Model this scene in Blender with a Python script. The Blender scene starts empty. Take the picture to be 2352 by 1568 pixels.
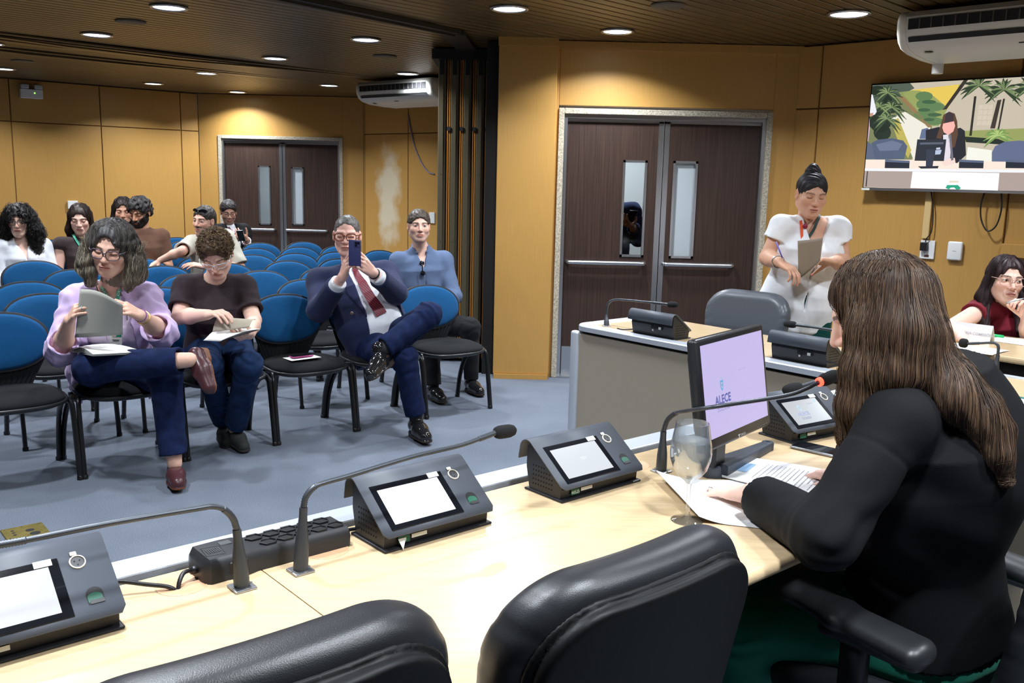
import bpy, bmesh, math, random, os
import numpy as np
from mathutils import Vector, Matrix
random.seed(7); RNG = np.random.default_rng(7)
C = bpy.context.scene.collection
SC = bpy.context.scene
PI = math.pi
# ------------------------------------------------------------------ camera, world, exposure
FPX, CH = 2113.0, 1.58
_d = np.array([-281.0, 12100.0, FPX]); _d /= np.linalg.norm(_d)
_up = -_d
_yw = np.array([0, 0, 1.0]) - _up * _up[2]; _yw /= np.linalg.norm(_yw)
_xw = np.cross(_yw, _up); _xw = _xw if _xw[0] > 0 else -_xw
RC = np.array([_xw, _yw, _up])
CAM = np.array([0, 0, CH])
cd = bpy.data.cameras.new('camera'); cam = bpy.data.objects.new('camera', cd); C.objects.link(cam)
cd.sensor_width = 36; cd.lens = FPX / 2352 * 36; cd.clip_start = .05; cd.clip_end = 60
_r, _u, _b = RC @ np.array([1, 0, 0.]), RC @ np.array([0, -1., 0]), RC @ np.array([0, 0, -1.])
cam.matrix_world = Matrix(((_r[0], _u[0], _b[0], 0), (_r[1], _u[1], _b[1], 0), (_r[2], _u[2], _b[2], CH), (0, 0, 0, 1)))
SC.camera = cam
w = bpy.data.worlds.new('world'); SC.world = w; w.use_nodes = True
w.node_tree.nodes['Background'].inputs[0].default_value = (.75, .85, 1, 1)
w.node_tree.nodes['Background'].inputs[1].default_value = .05
SC.view_settings.view_transform = 'Standard'; SC.view_settings.look = 'None'
SC.view_settings.exposure = 0.0; SC.view_settings.gamma = 1; SC.view_settings.use_curve_mapping = False
SC.cycles.max_bounces = 10; SC.cycles.diffuse_bounces = 4; SC.cycles.glossy_bounces = 3
SC.cycles.transmission_bounces = 10; SC.cycles.transparent_max_bounces = 6
SC.cycles.caustics_reflective = False; SC.cycles.caustics_refractive = False
SC.cycles.sample_clamp_indirect = 6
LAMP_W, LAMP_SPREAD, DIFFUSER = 31.0, 135, 9.0
LAMP_COL = (.87, .93, 1.0)

def ray(px, py):
    return RC @ np.array([(px - 1176) / FPX, (py - 784) / FPX, 1.0])
def at(px, py, y):                     # the point at depth y that the photo shows at a pixel
    r = ray(px, py); return CAM + r * (y / r[1])
def atz(px, py, z):                    # same, on a level plane
    r = ray(px, py); return CAM + r * ((z - CH) / r[2])
# table frame: u runs along the head table, v towards the people seated at it
TZ = .83
TO = np.array([-.712, 1.619, 0]); TU = np.array([.759, .651, 0]); TV = np.array([.651, -.759, 0])
TROT = math.atan2(.651, .759)
def uv(u, v, z=0): return TO + TU * u + TV * v + np.array([0, 0, z])
def atv(px, py, v):                    # on the upright plane v = const
    r = ray(px, py); t = (v - (CAM - TO).dot(TV)) / r.dot(TV); return CAM + r * t
def atu(px, py, u):
    r = ray(px, py); t = (u - (CAM - TO).dot(TU)) / r.dot(TU); return CAM + r * t
def A(*x): return np.array(x, float)
def nrm(a): a = np.asarray(a, float); return a / max(1e-9, np.linalg.norm(a))

# ------------------------------------------------------------------ materials
def srgb(r, g, b):
    f = lambda c: (c / 255 / 12.92) if c / 255 <= .04045 else ((c / 255 + .055) / 1.055) ** 2.4
    return (f(r), f(g), f(b))
MATS = {}
def mat(name, col, rough=.5, metal=0, spec=.5, coat=0, bump=0, bscale=200, var=0, vscale=8, emit=0, emitcol=None, trans=0, ior=1.45, attr=None, sheen=0, sss=0, vstretch=None):
    if name in MATS: return MATS[name]
    m = bpy.data.materials.new(name); m.use_nodes = True; nt = m.node_tree; b = nt.nodes['Principled BSDF']
    I = b.inputs
    I['Base Color'].default_value = (*col, 1); I['Roughness'].default_value = rough; I['Metallic'].default_value = metal
    I['Specular IOR Level'].default_value = spec; I['Coat Weight'].default_value = coat; I['Coat Roughness'].default_value = .08
    I['Transmission Weight'].default_value = trans; I['IOR'].default_value = ior
    I['Sheen Weight'].default_value = sheen
    if sss: I['Subsurface Weight'].default_value = sss; I['Subsurface Radius'].default_value = (.01, .004, .002); I['Subsurface Scale'].default_value = .5
    if emit: I['Emission Color'].default_value = (*(emitcol or col), 1); I['Emission Strength'].default_value = emit
    tc = nt.nodes.new('ShaderNodeTexCoord')
    if var:
        n = nt.nodes.new('ShaderNodeTexNoise'); n.inputs['Scale'].default_value = vscale; n.inputs['Detail'].default_value = 4
        src = tc.outputs['Object']
        if vstretch:
            mp = nt.nodes.new('ShaderNodeMapping'); mp.inputs['Scale'].default_value = vstretch
            nt.links.new(src, mp.inputs[0]); src = mp.outputs[0]
        nt.links.new(src, n.inputs['Vector'])
        r = nt.nodes.new('ShaderNodeValToRGB')
        r.color_ramp.elements[0].position = .3; r.color_ramp.elements[1].position = .7
        r.color_ramp.elements[0].color = (*[c * (1 - var) for c in col], 1)
        r.color_ramp.elements[1].color = (*[min(1, c * (1 + var)) for c in col], 1)
        nt.links.new(n.outputs[0], r.inputs[0]); nt.links.new(r.outputs[0], I['Base Color'])
    if attr:
        a = nt.nodes.new('ShaderNodeAttribute'); a.attribute_name = attr; nt.links.new(a.outputs['Color'], I['Base Color'])
    if bump:
        n = nt.nodes.new('ShaderNodeTexNoise'); n.inputs['Scale'].default_value = bscale; n.inputs['Detail'].default_value = 3
        nt.links.new(tc.outputs['Object'], n.inputs['Vector'])
        bp = nt.nodes.new('ShaderNodeBump'); bp.inputs['Strength'].default_value = bump; bp.inputs['Distance'].default_value = .002
        nt.links.new(n.outputs[0], bp.inputs['Height']); nt.links.new(bp.outputs[0], I['Normal'])
    MATS[name] = m; return m

# ------------------------------------------------------------------ objects
def thing(name, label, cat, loc=(0, 0, 0), rz=0, group=None):
    o = bpy.data.objects.new(name, None); C.objects.link(o)
    o.location = tuple(loc); o.rotation_euler = (0, 0, rz); o.empty_display_size = .05
    o['label'] = label; o['category'] = cat
    if group: o['group'] = group
    return o
def tag(o, label, cat, group=None):
    o['label'] = label; o['category'] = cat
    if group: o['group'] = group
    return o
def struct(o):
    o['kind'] = 'structure'; return o
def dup(root, loc, rz, label, group=None):
    r = root.copy(); C.objects.link(r); r.location = tuple(loc); r.rotation_euler = (0, 0, rz); r['label'] = label
    if group: r['group'] = group
    for ch in list(root.children):
        c = ch.copy(); C.objects.link(c); c.parent = r
        for g in list(ch.children):
            d = g.copy(); C.objects.link(d); d.parent = c
    return r

class MB:
    """collects polygons of one mesh"""
    def __init__(s): s.v = []; s.f = []; s.m = []; s.n = 0
    def add(s, vs, fs, mi=0):
        vs = np.asarray(vs, float).reshape(-1, 3); s.v.append(vs)
        for f in fs: s.f.append([i + s.n for i in f]); s.m.append(mi)
        s.n += len(vs); return s
    def box(s, c, h, R=None, mi=0):
        vs = np.array([[x, y, z] for x in (-1, 1) for y in (-1, 1) for z in (-1, 1)], float) * np.array(h)
        if R is not None: vs = vs @ np.asarray(R).T
        return s.add(vs + np.array(c), [(0, 1, 3, 2), (4, 6, 7, 5), (0, 4, 5, 1), (2, 3, 7, 6), (0, 2, 6, 4), (1, 5, 7, 3)], mi)
    def rbox(s, c, h, r=.01, R=None, mi=0, seg=3):
        """box with rounded edges"""
        bm = bmesh.new(); bmesh.ops.create_cube(bm, size=2)
        for v in bm.verts: v.co = Vector((v.co.x * h[0], v.co.y * h[1], v.co.z * h[2]))
        bmesh.ops.bevel(bm, geom=bm.edges[:], offset=min(r, min(h) * .98), segments=seg, affect='EDGES', profile=.5)
        return s.bm(bm, c, R, mi)
    def bm(s, bm, c=(0, 0, 0), R=None, mi=0):
        bm.verts.index_update()
        vs = np.array([v.co[:] for v in bm.verts]); fs = [[v.index for v in f.verts] for f in bm.faces]; bm.free()
        if R is not None: vs = vs @ np.asarray(R).T
        return s.add(vs + np.array(c), fs, mi)
    def tube(s, pts, r, seg=8, mi=0, cap=True, flat=1.0, side=None):
        pts = np.asarray(pts, float); n = len(pts); r = np.broadcast_to(np.asarray(r, float), (n,))
        T = np.gradient(pts, axis=0); T /= np.linalg.norm(T, axis=1)[:, None] + 1e-12
        a = np.array(side, float) if side is not None else (np.array([0, 0, 1.]) if abs(T[0][2]) < .9 else np.array([1., 0, 0]))
        V = []
        for i in range(n):
            a = a - T[i] * a.dot(T[i]); a /= np.linalg.norm(a) + 1e-12; b = np.cross(T[i], a)
            for k in range(seg):
                t = 2 * PI * k / seg; V.append(pts[i] + r[i] * (a * math.cos(t) + b * math.sin(t) * flat))
        F = [(i * seg + k, i * seg + (k + 1) % seg, (i + 1) * seg + (k + 1) % seg, (i + 1) * seg + k) for i in range(n - 1) for k in range(seg)]
        if cap: F += [tuple(range(seg))[::-1], tuple((n - 1) * seg + k for k in range(seg))]
        return s.add(V, F, mi)
    def lathe(s, prof, seg=24, c=(0, 0, 0), R=None, mi=0, cap=True):
        V = [(r * math.cos(2 * PI * k / seg), r * math.sin(2 * PI * k / seg), z) for r, z in prof for k in range(seg)]
        n = len(prof); V = np.array(V)
        if R is not None: V = V @ np.asarray(R).T
        F = [(i * seg + k, i * seg + (k + 1) % seg, (i + 1) * seg + (k + 1) % seg, (i + 1) * seg + k) for i in range(n - 1) for k in range(seg)]
        if cap: F += [tuple(range(seg))[::-1], tuple((n - 1) * seg + k for k in range(seg))]
        return s.add(V + np.array(c), F, mi)
    def prism(s, poly, depth, c=(0, 0, 0), R=None, mi=0):
        """polygon in xz pushed along y by depth (centred)"""
        n = len(poly); V = np.array([(x, -depth / 2, z) for x, z in poly] + [(x, depth / 2, z) for x, z in poly], float)
        if R is not None: V = V @ np.asarray(R).T
        F = [tuple(range(n)), tuple(range(n, 2 * n))[::-1]] + [(i, i + n, (i + 1) % n + n, (i + 1) % n) for i in range(n)]
        return s.add(V + np.array(c), F, mi)
    def loft(s, rings, mi=0, cap=True, close=True):
        m = len(rings[0]); n = len(rings)
        F = [(i * m + k, i * m + (k + 1) % m, (i + 1) * m + (k + 1) % m, (i + 1) * m + k) for i in range(n - 1) for k in range(m if close else m - 1)]
        if cap: F += [tuple(range(m))[::-1], tuple((n - 1) * m + k for k in range(m))]
        return s.add(np.concatenate([np.asarray(r, float) for r in rings]), F, mi)
    def grid(s, fn, nu, nv, mi=0):
        V = [fn(i / nu, j / nv) for i in range(nu + 1) for j in range(nv + 1)]
        F = [(i * (nv + 1) + j, (i + 1) * (nv + 1) + j, (i + 1) * (nv + 1) + j + 1, i * (nv + 1) + j + 1) for i in range(nu) for j in range(nv)]
        return s.add(V, F, mi)
    def obj(s, name, mats, parent=None, smooth=False, world=True, fixn=True, angle=None, solid=0):
        V = np.concatenate(s.v)
        if parent is not None and world: V = V - np.array(parent.location if parent.parent is None else parent.parent.location)
        me = bpy.data.meshes.new(name); me.from_pydata(V.tolist(), [], s.f)
        for m in (mats if isinstance(mats, (list, tuple)) else [mats]): me.materials.append(m)
        me.polygons.foreach_set('material_index', s.m)
        if fixn:
            b = bmesh.new(); b.from_mesh(me); bmesh.ops.recalc_face_normals(b, faces=b.faces[:]); b.to_mesh(me); b.free()
        me.polygons.foreach_set('use_smooth', [bool(smooth)] * len(me.polygons))
        if angle is not None: me.set_sharp_from_angle(angle=math.radians(angle))
        o = bpy.data.objects.new(name, me); C.objects.link(o)
        if parent is not None: o.parent = parent
        if solid:
            md = o.modifiers.new('solid', 'SOLIDIFY'); md.thickness = solid; md.offset = 0
        return o
def frame(x=None, y=None, z=None):
    """rotation matrix with columns x,y,z from two given axes"""
    if x is None: y, z = nrm(y), nrm(z); x = nrm(np.cross(y, z)); z = np.cross(x, y)
    elif y is None: x, z = nrm(x), nrm(z); y = nrm(np.cross(z, x)); z = np.cross(x, y)
    else: x, y = nrm(x), nrm(y); z = nrm(np.cross(x, y)); y = np.cross(z, x)
    return np.array([x, y, z]).T
def text_mesh(mb, s, size, org, X, Y, mi=0, off=0.0, align='CENTER'):
    """flat lettering added to mb: org + x*X + y*Y"""
    cu = bpy.data.curves.new('t', 'FONT'); cu.body = s; cu.size = size; cu.align_x = align; cu.align_y = 'CENTER'; cu.resolution_u = 2; cu.offset = off
    ob = bpy.data.objects.new('t', cu); me = bpy.data.meshes.new_from_object(ob)
    vs = np.array([v.co[:] for v in me.vertices]).reshape(-1, 3)
    if len(vs): mb.add(np.array(org) + vs[:, :1] * np.array(X) + vs[:, 1:2] * np.array(Y), [list(p.vertices) for p in me.polygons], mi)
    bpy.data.objects.remove(ob); bpy.data.meshes.remove(me); bpy.data.curves.remove(cu)
def spline(pts, n=6):
    """Catmull-Rom through pts"""
    P = np.asarray(pts, float); P = np.concatenate([[2 * P[0] - P[1]], P, [2 * P[-1] - P[-2]]]); out = []
    for i in range(1, len(P) - 2):
        for k in range(n):
            t = k / n; a, b, c, d = P[i - 1:i + 3]
            out.append(.5 * ((2 * b) + (c - a) * t + (2 * a - 5 * b + 4 * c - d) * t * t + (-a + 3 * b - 3 * c + d) * t ** 3))
    out.append(P[-2]); return np.array(out)

# ------------------------------------------------------------------ signed-distance modelling
def ln(v): return np.sqrt((v * v).sum(-1))
def cap(p, a, b, r1, r2=None):
    r2 = r1 if r2 is None else r2
    a = np.asarray(a, np.float32); b = np.asarray(b, np.float32); ab = b - a; L = max(1e-9, float(ab @ ab))
    pa = p - a; t = np.clip(pa @ ab / L, 0, 1); return ln(pa - t[:, None] * ab) - (r1 + (r2 - r1) * t)
def ell(p, c, r):
    q = p - np.asarray(c, np.float32); r = np.asarray(r, np.float32); k0 = ln(q / r); k1 = ln(q / (r * r)) + 1e-9
    return k0 * (k0 - 1) / k1
def rbx(p, c, h, r):
    q = np.abs(p - np.asarray(c, np.float32)) - (np.asarray(h, np.float32) - r)
    return ln(np.maximum(q, 0)) + np.minimum(q.max(-1), 0) - r
def sm(a, b, k):
    h = np.clip(.5 + .5 * (b - a) / k, 0, 1); return b + (a - b) * h - k * h * (1 - h)
def smx(a, b, k): return -sm(-a, -b, k)
def pl(p, c, n): return (p - np.asarray(c, np.float32)) @ np.asarray(nrm(n), np.float32)     # > 0 on the side of n
def fold(p, s, seed=0):
    """cheap wrinkle noise about -1..1"""
    q = p * s + seed
    return (np.sin(q[:, 0] * 1.7 + 2.1 * np.sin(q[:, 2] * 1.1 + q[:, 1])) * np.sin(q[:, 2] * 2.3 + 1.3 * np.sin(q[:, 1] * 1.9 + q[:, 0])) + .5 * np.sin(q[:, 1] * 3.1 + q[:, 2] * 2.2 + 1.7 * np.sin(q[:, 0] * 2.7)))

def nets(f, lo, hi, vox, newton=True, B=6):
    """surface of f<0 inside the box, as vertex and quad arrays"""
    lo = np.asarray(lo, float); hi = np.asarray(hi, float)
    nb = np.maximum(1, np.ceil((hi - lo) / (vox * B)).astype(int)); n = nb * B
    F = np.ones(tuple(n), np.float32)
    g = np.stack(np.meshgrid(*[np.arange(k) for k in nb], indexing='ij'), -1).reshape(-1, 3)
    cen = (lo + (g * B + (B - 1) / 2) * vox).astype(np.float32)
    d = f(cen); near = np.abs(d) < vox * B * 1.25
    Fb = F.reshape(nb[0], B, nb[1], B, nb[2], B)
    Fb[:] = np.where(d < 0, -1, 1).reshape(nb[0], 1, nb[1], 1, nb[2], 1)
    gi = g[near]
    if len(gi) == 0: return np.zeros((0, 3)), np.zeros((0, 4), int)
    o = np.stack(np.meshgrid(*[np.arange(B)] * 3, indexing='ij'), -1).reshape(-1, 3)
    CHK = 2500
    for i in range(0, len(gi), CHK):
        gg = gi[i:i + CHK]; idx = (gg[:, None] * B + o[None]).reshape(-1, 3)
        F[idx[:, 0], idx[:, 1], idx[:, 2]] = f((lo + idx * vox).astype(np.float32))
    S = (F < 0); c = np.zeros(tuple(n - 1), np.int8)
    for dx in (0, 1):
        for dy in (0, 1):
            for dz in (0, 1): c += S[dx:n[0] - 1 + dx, dy:n[1] - 1 + dy, dz:n[2] - 1 + dz]
    cells = np.argwhere((c > 0) & (c < 8))
    if len(cells) == 0: return np.zeros((0, 3)), np.zeros((0, 4), int)
    K = [(x, y, z) for x in (0, 1) for y in (0, 1) for z in (0, 1)]
    val = np.stack([F[cells[:, 0] + k[0], cells[:, 1] + k[1], cells[:, 2] + k[2]] for k in K], 1)
    acc = np.zeros((len(cells), 3)); cnt = np.zeros(len(cells))
    for i, a in enumerate(K):
        for j, b in enumerate(K):
            if j > i and sum(abs(a[q] - b[q]) for q in range(3)) == 1:
                va, vb = val[:, i], val[:, j]; m = (va < 0) != (vb < 0)
                t = np.where(m, va / np.where(m, va - vb, 1), 0)
                acc += (np.array(a)[None] + t[:, None] * (np.array(b) - np.array(a))[None]) * m[:, None]; cnt += m
    V = lo + (cells + acc / cnt[:, None]) * vox
    ID = np.full(tuple(n - 1), -1, np.int32); ID[cells[:, 0], cells[:, 1], cells[:, 2]] = np.arange(len(cells))
    Q = []
    for ax in range(3):
        sl = [slice(1, -1)] * 3; a0 = list(sl); a1 = list(sl); a0[ax] = slice(0, -1); a1[ax] = slice(1, None)
        s0, s1 = S[tuple(a0)], S[tuple(a1)]; e = np.argwhere(s0 != s1)
        if len(e) == 0: continue
        flip = s0[e[:, 0], e[:, 1], e[:, 2]]
        off = np.ones(3, int); off[ax] = 0; e = e + off
        b, cc = (ax + 1) % 3, (ax + 2) % 3
        qs = []
        for (db, dc) in ((-1, -1), (0, -1), (0, 0), (-1, 0)):
            k = e.copy(); k[:, b] += db; k[:, cc] += dc; qs.append(ID[k[:, 0], k[:, 1], k[:, 2]])
        q = np.stack(qs, 1); q[~flip] = q[~flip][:, ::-1]; Q.append(q[(q >= 0).all(1)])
    Q = np.concatenate(Q) if Q else np.zeros((0, 4), int)
    if newton and len(V):
        h = vox * .3; Vf = V.astype(np.float32); d = f(Vf)
        G = np.stack([(f(Vf + np.eye(3, dtype=np.float32)[i] * h) - f(Vf - np.eye(3, dtype=np.float32)[i] * h)) / (2 * h) for i in range(3)], 1)
        st = -d[:, None] * G / np.maximum((G * G).sum(1), .2)[:, None]
        V = V + np.clip(st, -vox * .6, vox * .6)
    return V, Q
def quads_obj(name, V, Q, mats, parent=None, mi=None, cols=None, smooth=True, sub=0):
    """mesh object from arrays (V in world space)"""
    if parent is not None:
        top = parent if parent.parent is None else parent.parent
        V = V - np.array(top.location)
    me = bpy.data.meshes.new(name); me.vertices.add(len(V)); me.vertices.foreach_set('co', np.asarray(V, np.float32).ravel())
    k = Q.shape[1] if len(Q) else 4
    me.loops.add(len(Q) * k); me.loops.foreach_set('vertex_index', np.asarray(Q, np.int32).ravel())
    me.polygons.add(len(Q)); me.polygons.foreach_set('loop_start', np.arange(0, len(Q) * k, k, dtype=np.int32))
    for m in (mats if isinstance(mats, (list, tuple)) else [mats]): me.materials.append(m)
    if mi is not None: me.polygons.foreach_set('material_index', np.asarray(mi, np.int32))
    me.polygons.foreach_set('use_smooth', np.full(len(Q), smooth))
    if cols is not None:
        ca = me.color_attributes.new('Col', 'FLOAT_COLOR', 'POINT')
        ca.data.foreach_set('color', np.concatenate([cols, np.ones((len(cols), 1))], 1).astype(np.float32).ravel())
    me.update(calc_edges=True); me.validate()
    o = bpy.data.objects.new(name, me); C.objects.link(o)
    if parent is not None: o.parent = parent
    return o
def sdf_obj(name, f, lo, hi, vox, mats, parent=None, paint=None):
    V, Q = nets(f, lo, hi, vox); cols = paint(V) if paint else None
    return quads_obj(name, V, Q, mats, parent, cols=cols)
# ------------------------------------------------------------------ shared materials
M_WALL = mat('golden_laminate', srgb(186, 142, 76), .42, var=.07, vscale=9, vstretch=(30, 30, .6))
M_GROOVE = mat('groove_dark', srgb(120, 84, 38), .7)
M_BLACK = mat('black_plastic', (.012, .012, .014), .38)
M_BLACKM = mat('black_matte', (.010, .010, .012), .7)
M_STEEL = mat('brushed_steel', (.55, .56, .58), .32, metal=1)
M_ALU = mat('anodised_aluminium', (.56, .60, .66), .42, metal=.55)
M_WHITEP = mat('white_plastic', (.78, .78, .77), .4)
M_CREAM = mat('cream_plastic', (.72, .70, .62), .42)
M_PAPER = mat('white_paper', (.82, .82, .80), .8)
M_KRAFT = mat('kraft_card', srgb(176, 166, 148), .85, var=.04, vscale=60)
M_GREEN = mat('green_print', srgb(20, 130, 100), .5)
M_TEXT = mat('grey_ink', (.12, .13, .16), .8)
M_WOOD = mat('maple_top', srgb(206, 180, 142), .24, coat=.3, var=.07, vscale=6, vstretch=(1.2, 14, 14))
def wood_grain(name, col, var, stretch, scale=3, rough=.3, coat=0):
    return mat(name, col, rough, coat=coat, var=var, vscale=scale, vstretch=stretch)
M_DOOR = wood_grain('wenge_laminate', srgb(58, 42, 35), .34, (70, 70, 1.2), 2, .42)
M_GRANITE = mat('speckled_granite', srgb(176, 168, 150), .35, var=.45, vscale=90)

# carpet
def carpet():
    m = mat('blue_grey_carpet', srgb(128, 138, 158), .98, spec=.15, sheen=0, bump=.6, bscale=420); nt = m.node_tree; b = nt.nodes['Principled BSDF']
    tc = nt.nodes.new('ShaderNodeTexCoord'); n1 = nt.nodes.new('ShaderNodeTexNoise'); n1.inputs['Scale'].default_value = 260; n1.inputs['Detail'].default_value = 5
    n2 = nt.nodes.new('ShaderNodeTexNoise'); n2.inputs['Scale'].default_value = 1.6; n2.inputs['Detail'].default_value = 5
    nt.links.new(tc.outputs['Object'], n1.inputs[0]); nt.links.new(tc.outputs['Object'], n2.inputs[0])
    mx = nt.nodes.new('ShaderNodeMath'); mx.operation = 'MULTIPLY_ADD'; mx.inputs[1].default_value = .35
    nt.links.new(n2.outputs[0], mx.inputs[0]); nt.links.new(n1.outputs[0], mx.inputs[2])
    r = nt.nodes.new('ShaderNodeValToRGB'); r.color_ramp.elements[0].position = .42; r.color_ramp.elements[1].position = .95
    r.color_ramp.elements[0].color = (*srgb(70, 77, 89), 1); r.color_ramp.elements[1].color = (*srgb(126, 133, 145), 1)
    nt.links.new(mx.outputs[0], r.inputs[0]); nt.links.new(r.outputs[0], b.inputs['Base Color']); return m
# ------------------------------------------------------------------ room shell
CEIL = 2.65
struct(MB().box((-1.2, 5.5, -.05), (8, 10, .05)).obj('floor', carpet()))
# ceiling of long dark metal slats running diagonally
def ceiling():
    mb = MB(); d = nrm((.70, .714, 0)); n = A(d[1], -d[0], 0); c0 = A(-1.2, 5.5, 0)
    sag = [(atz(330, 118, CEIL), .06, 1.6), (atz(60, 95, CEIL), .05, 1.2), (atz(150, 128, CEIL), .04, 1.5)]
    pitch, wd = .098, .083; k0 = -120
    for k in range(-118, 119):
        o = c0 + n * k * pitch
        S = np.linspace(-12, 12, 25); rings = []
        for s_ in S:
            c = o + d * s_
            if not (-9 < c[0] < 6.5 and -4.2 < c[1] < 15.2): continue
            z = CEIL + .006
            for q, dep, rr in sag:
                e = c - q; a, b = e.dot(d), e.dot(n)
                if abs(b) < .13: z -= dep * math.exp(-(a / rr) ** 2) * (1 - abs(b) / .15)
            h = n * wd / 2
            rings.append([c - h + A(0, 0, z + .014), c - h + A(0, 0, z + .003), c - h * .93 + A(0, 0, z), c + h * .93 + A(0, 0, z), c + h + A(0, 0, z + .003), c + h + A(0, 0, z + .014)])
        if len(rings) > 1: mb.loft(rings, cap=False, close=False)
    m = mat('bronze_slats', srgb(104, 84, 52), .36, metal=.35, var=.22, vscale=1.1)
    mk = mat('plenum_black', (.015, .012, .01), .9)
    mb.box((-1.2, 5.5, CEIL + .09), (8, 10, .02), mi=1)
    return struct(mb.obj('ceiling', [m, mk], fixn=False))
ceiling()
def wall_pt(px, py, P, D):
    """where a pixel's ray meets the upright plane through P along D"""
    n = A(-D[1], D[0], 0); r = ray(px, py); t = (A(*P, 0) - CAM).dot(n) / r.dot(n); return CAM + r * t
def panelled(name, P, D, cols, rows, thick=.03, L0=None, extra=None):
    """wall from P along D built of panels with open joints; cols = distances of vertical joints, rows = heights"""
    P = A(*P, 0); D = nrm((*D, 0)); N = A(D[1], -D[0], 0)
    if N.dot(A(0, 0, 0) - P) < 0: N = -N
    R = frame(x=D, z=A(0, 0, 1)); mb = MB(); g = .006
    for i in range(len(cols) - 1):
        for j in range(len(rows) - 1):
            a, b, c, d = cols[i], cols[i + 1], rows[j], rows[j + 1]
            mb.rbox(P + D * (a + b) / 2 - N * thick / 2 + A(0, 0, (c + d) / 2), ((b - a) / 2 - g, thick / 2, (d - c) / 2 - g), .003, R, 0, 1)
    a, b = cols[0], cols[-1]
    mb.box(P + D * (a + b) / 2 - N * (thick + .03) + A(0, 0, (rows[0] + rows[-1]) / 2), ((b - a) / 2, .045, (rows[-1] - rows[0]) / 2), R, 1)
    if extra: extra(mb, P, D, N, R)
    return struct(mb.obj(name, [M_WALL, M_GROOVE]))
# near door wall with its pier
DWY = 7.4; DL, DR, DH = .325, 2.0, 2.15
def pier():
    mb = MB(); mb.rbox((.075, 7.44, CEIL / 2 + .02), (.225, .14, CEIL / 2 - .02), .004, None, 0, 1)
    mb.box((.075, 7.295, .02), (.22, .012, .02), mi=0); mb.box((.075, 7.293, CEIL - .02), (.23, .012, .035), mi=0)
    return struct(mb.obj('wall_pillar', [M_WALL]))
pier()
def near_wall():
    mb = MB(); t = .05
    mb.rbox(((DL + DR) / 2 - .0, DWY + t, (DH + CEIL) / 2 + .02), ((DR - DL) / 2, t, (CEIL - DH) / 2), .003, None, 0, 1)
    mb.rbox(((DR + 2.18) / 2, DWY + t, CEIL / 2), ((2.18 - DR) / 2, t, CEIL / 2), .003, None, 0, 1)
    mb.box((1.2, DWY - .012, CEIL - .03), (1.0, .012, .03), mi=0)
    mb.box((.31, DWY + t, CEIL / 2), (.014, t, CEIL / 2), mi=0)
    return struct(mb.obj('wall_front', [M_WALL]))
near_wall()
WRD = nrm((.72, -.694, 0))[:2]
wp = wall_pt(1876, 300, (2.17, 7.4), WRD); rz = wall_pt(1850, 250, (2.17, 7.4), WRD)[2]
panelled('wall_right', (2.17, 7.4), WRD, [0, float(np.linalg.norm(wp[:2] - A(2.17, 7.4))), 1.6, 3.0, 4.4, 6.0], [0, rz, CEIL])
# far room
FY = 12.9
FL, FR = at(503, 400, FY)[0], at(788, 400, FY)[0]; FH = at(640, 313, FY)[2]
CL, CR = at(460, 400, FY)[0], at(835, 400, FY)[0]
def far_wall():
    mb = MB(); t = .05
    mb.rbox(((CL + FL) / 2, FY + t, CEIL / 2), ((FL - CL) / 2, t, CEIL / 2), .003, None, 0, 1)
    mb.rbox(((CR + FR) / 2, FY + t, CEIL / 2), ((CR - FR) / 2, t, CEIL / 2), .003, None, 0, 1)
    mb.rbox(((FL + FR) / 2, FY + t, (FH + CEIL) / 2), ((FR - FL) / 2, t, (CEIL - FH) / 2), .003, None, 0, 1)
    return struct(mb.obj('wall_back', [M_WALL]))
far_wall()
LWD = nrm((-.749, -.662, 0))[:2]
def dist_on(px, py, P, D): q = wall_pt(px, py, P, D); return float((q[:2] - A(*P)).dot(A(*D)))
lc = [0] + [dist_on(x, 400, (CL, FY), LWD) for x in (420, 238, 34)]; lc += [lc[-1] + 1.15, lc[-1] + 2.3, lc[-1] + 3.45, lc[-1] + 4.6]
lz = wall_pt(240, 290, (CL, FY), LWD)[2]
panelled('wall_left', (CL, FY), LWD, lc, [0, lz, CEIL])
RWD = nrm((.77, -.64, 0))[:2]
rc = [0, dist_on(838, 400, (CR, FY), RWD), dist_on(937, 400, (CR, FY), RWD)]; rc += [rc[-1] + .9, rc[-1] + 1.8, rc[-1] + 3.2]
M_PATCH = mat('pale_patch', srgb(214, 204, 176), .35, var=.05, vscale=14)
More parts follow.
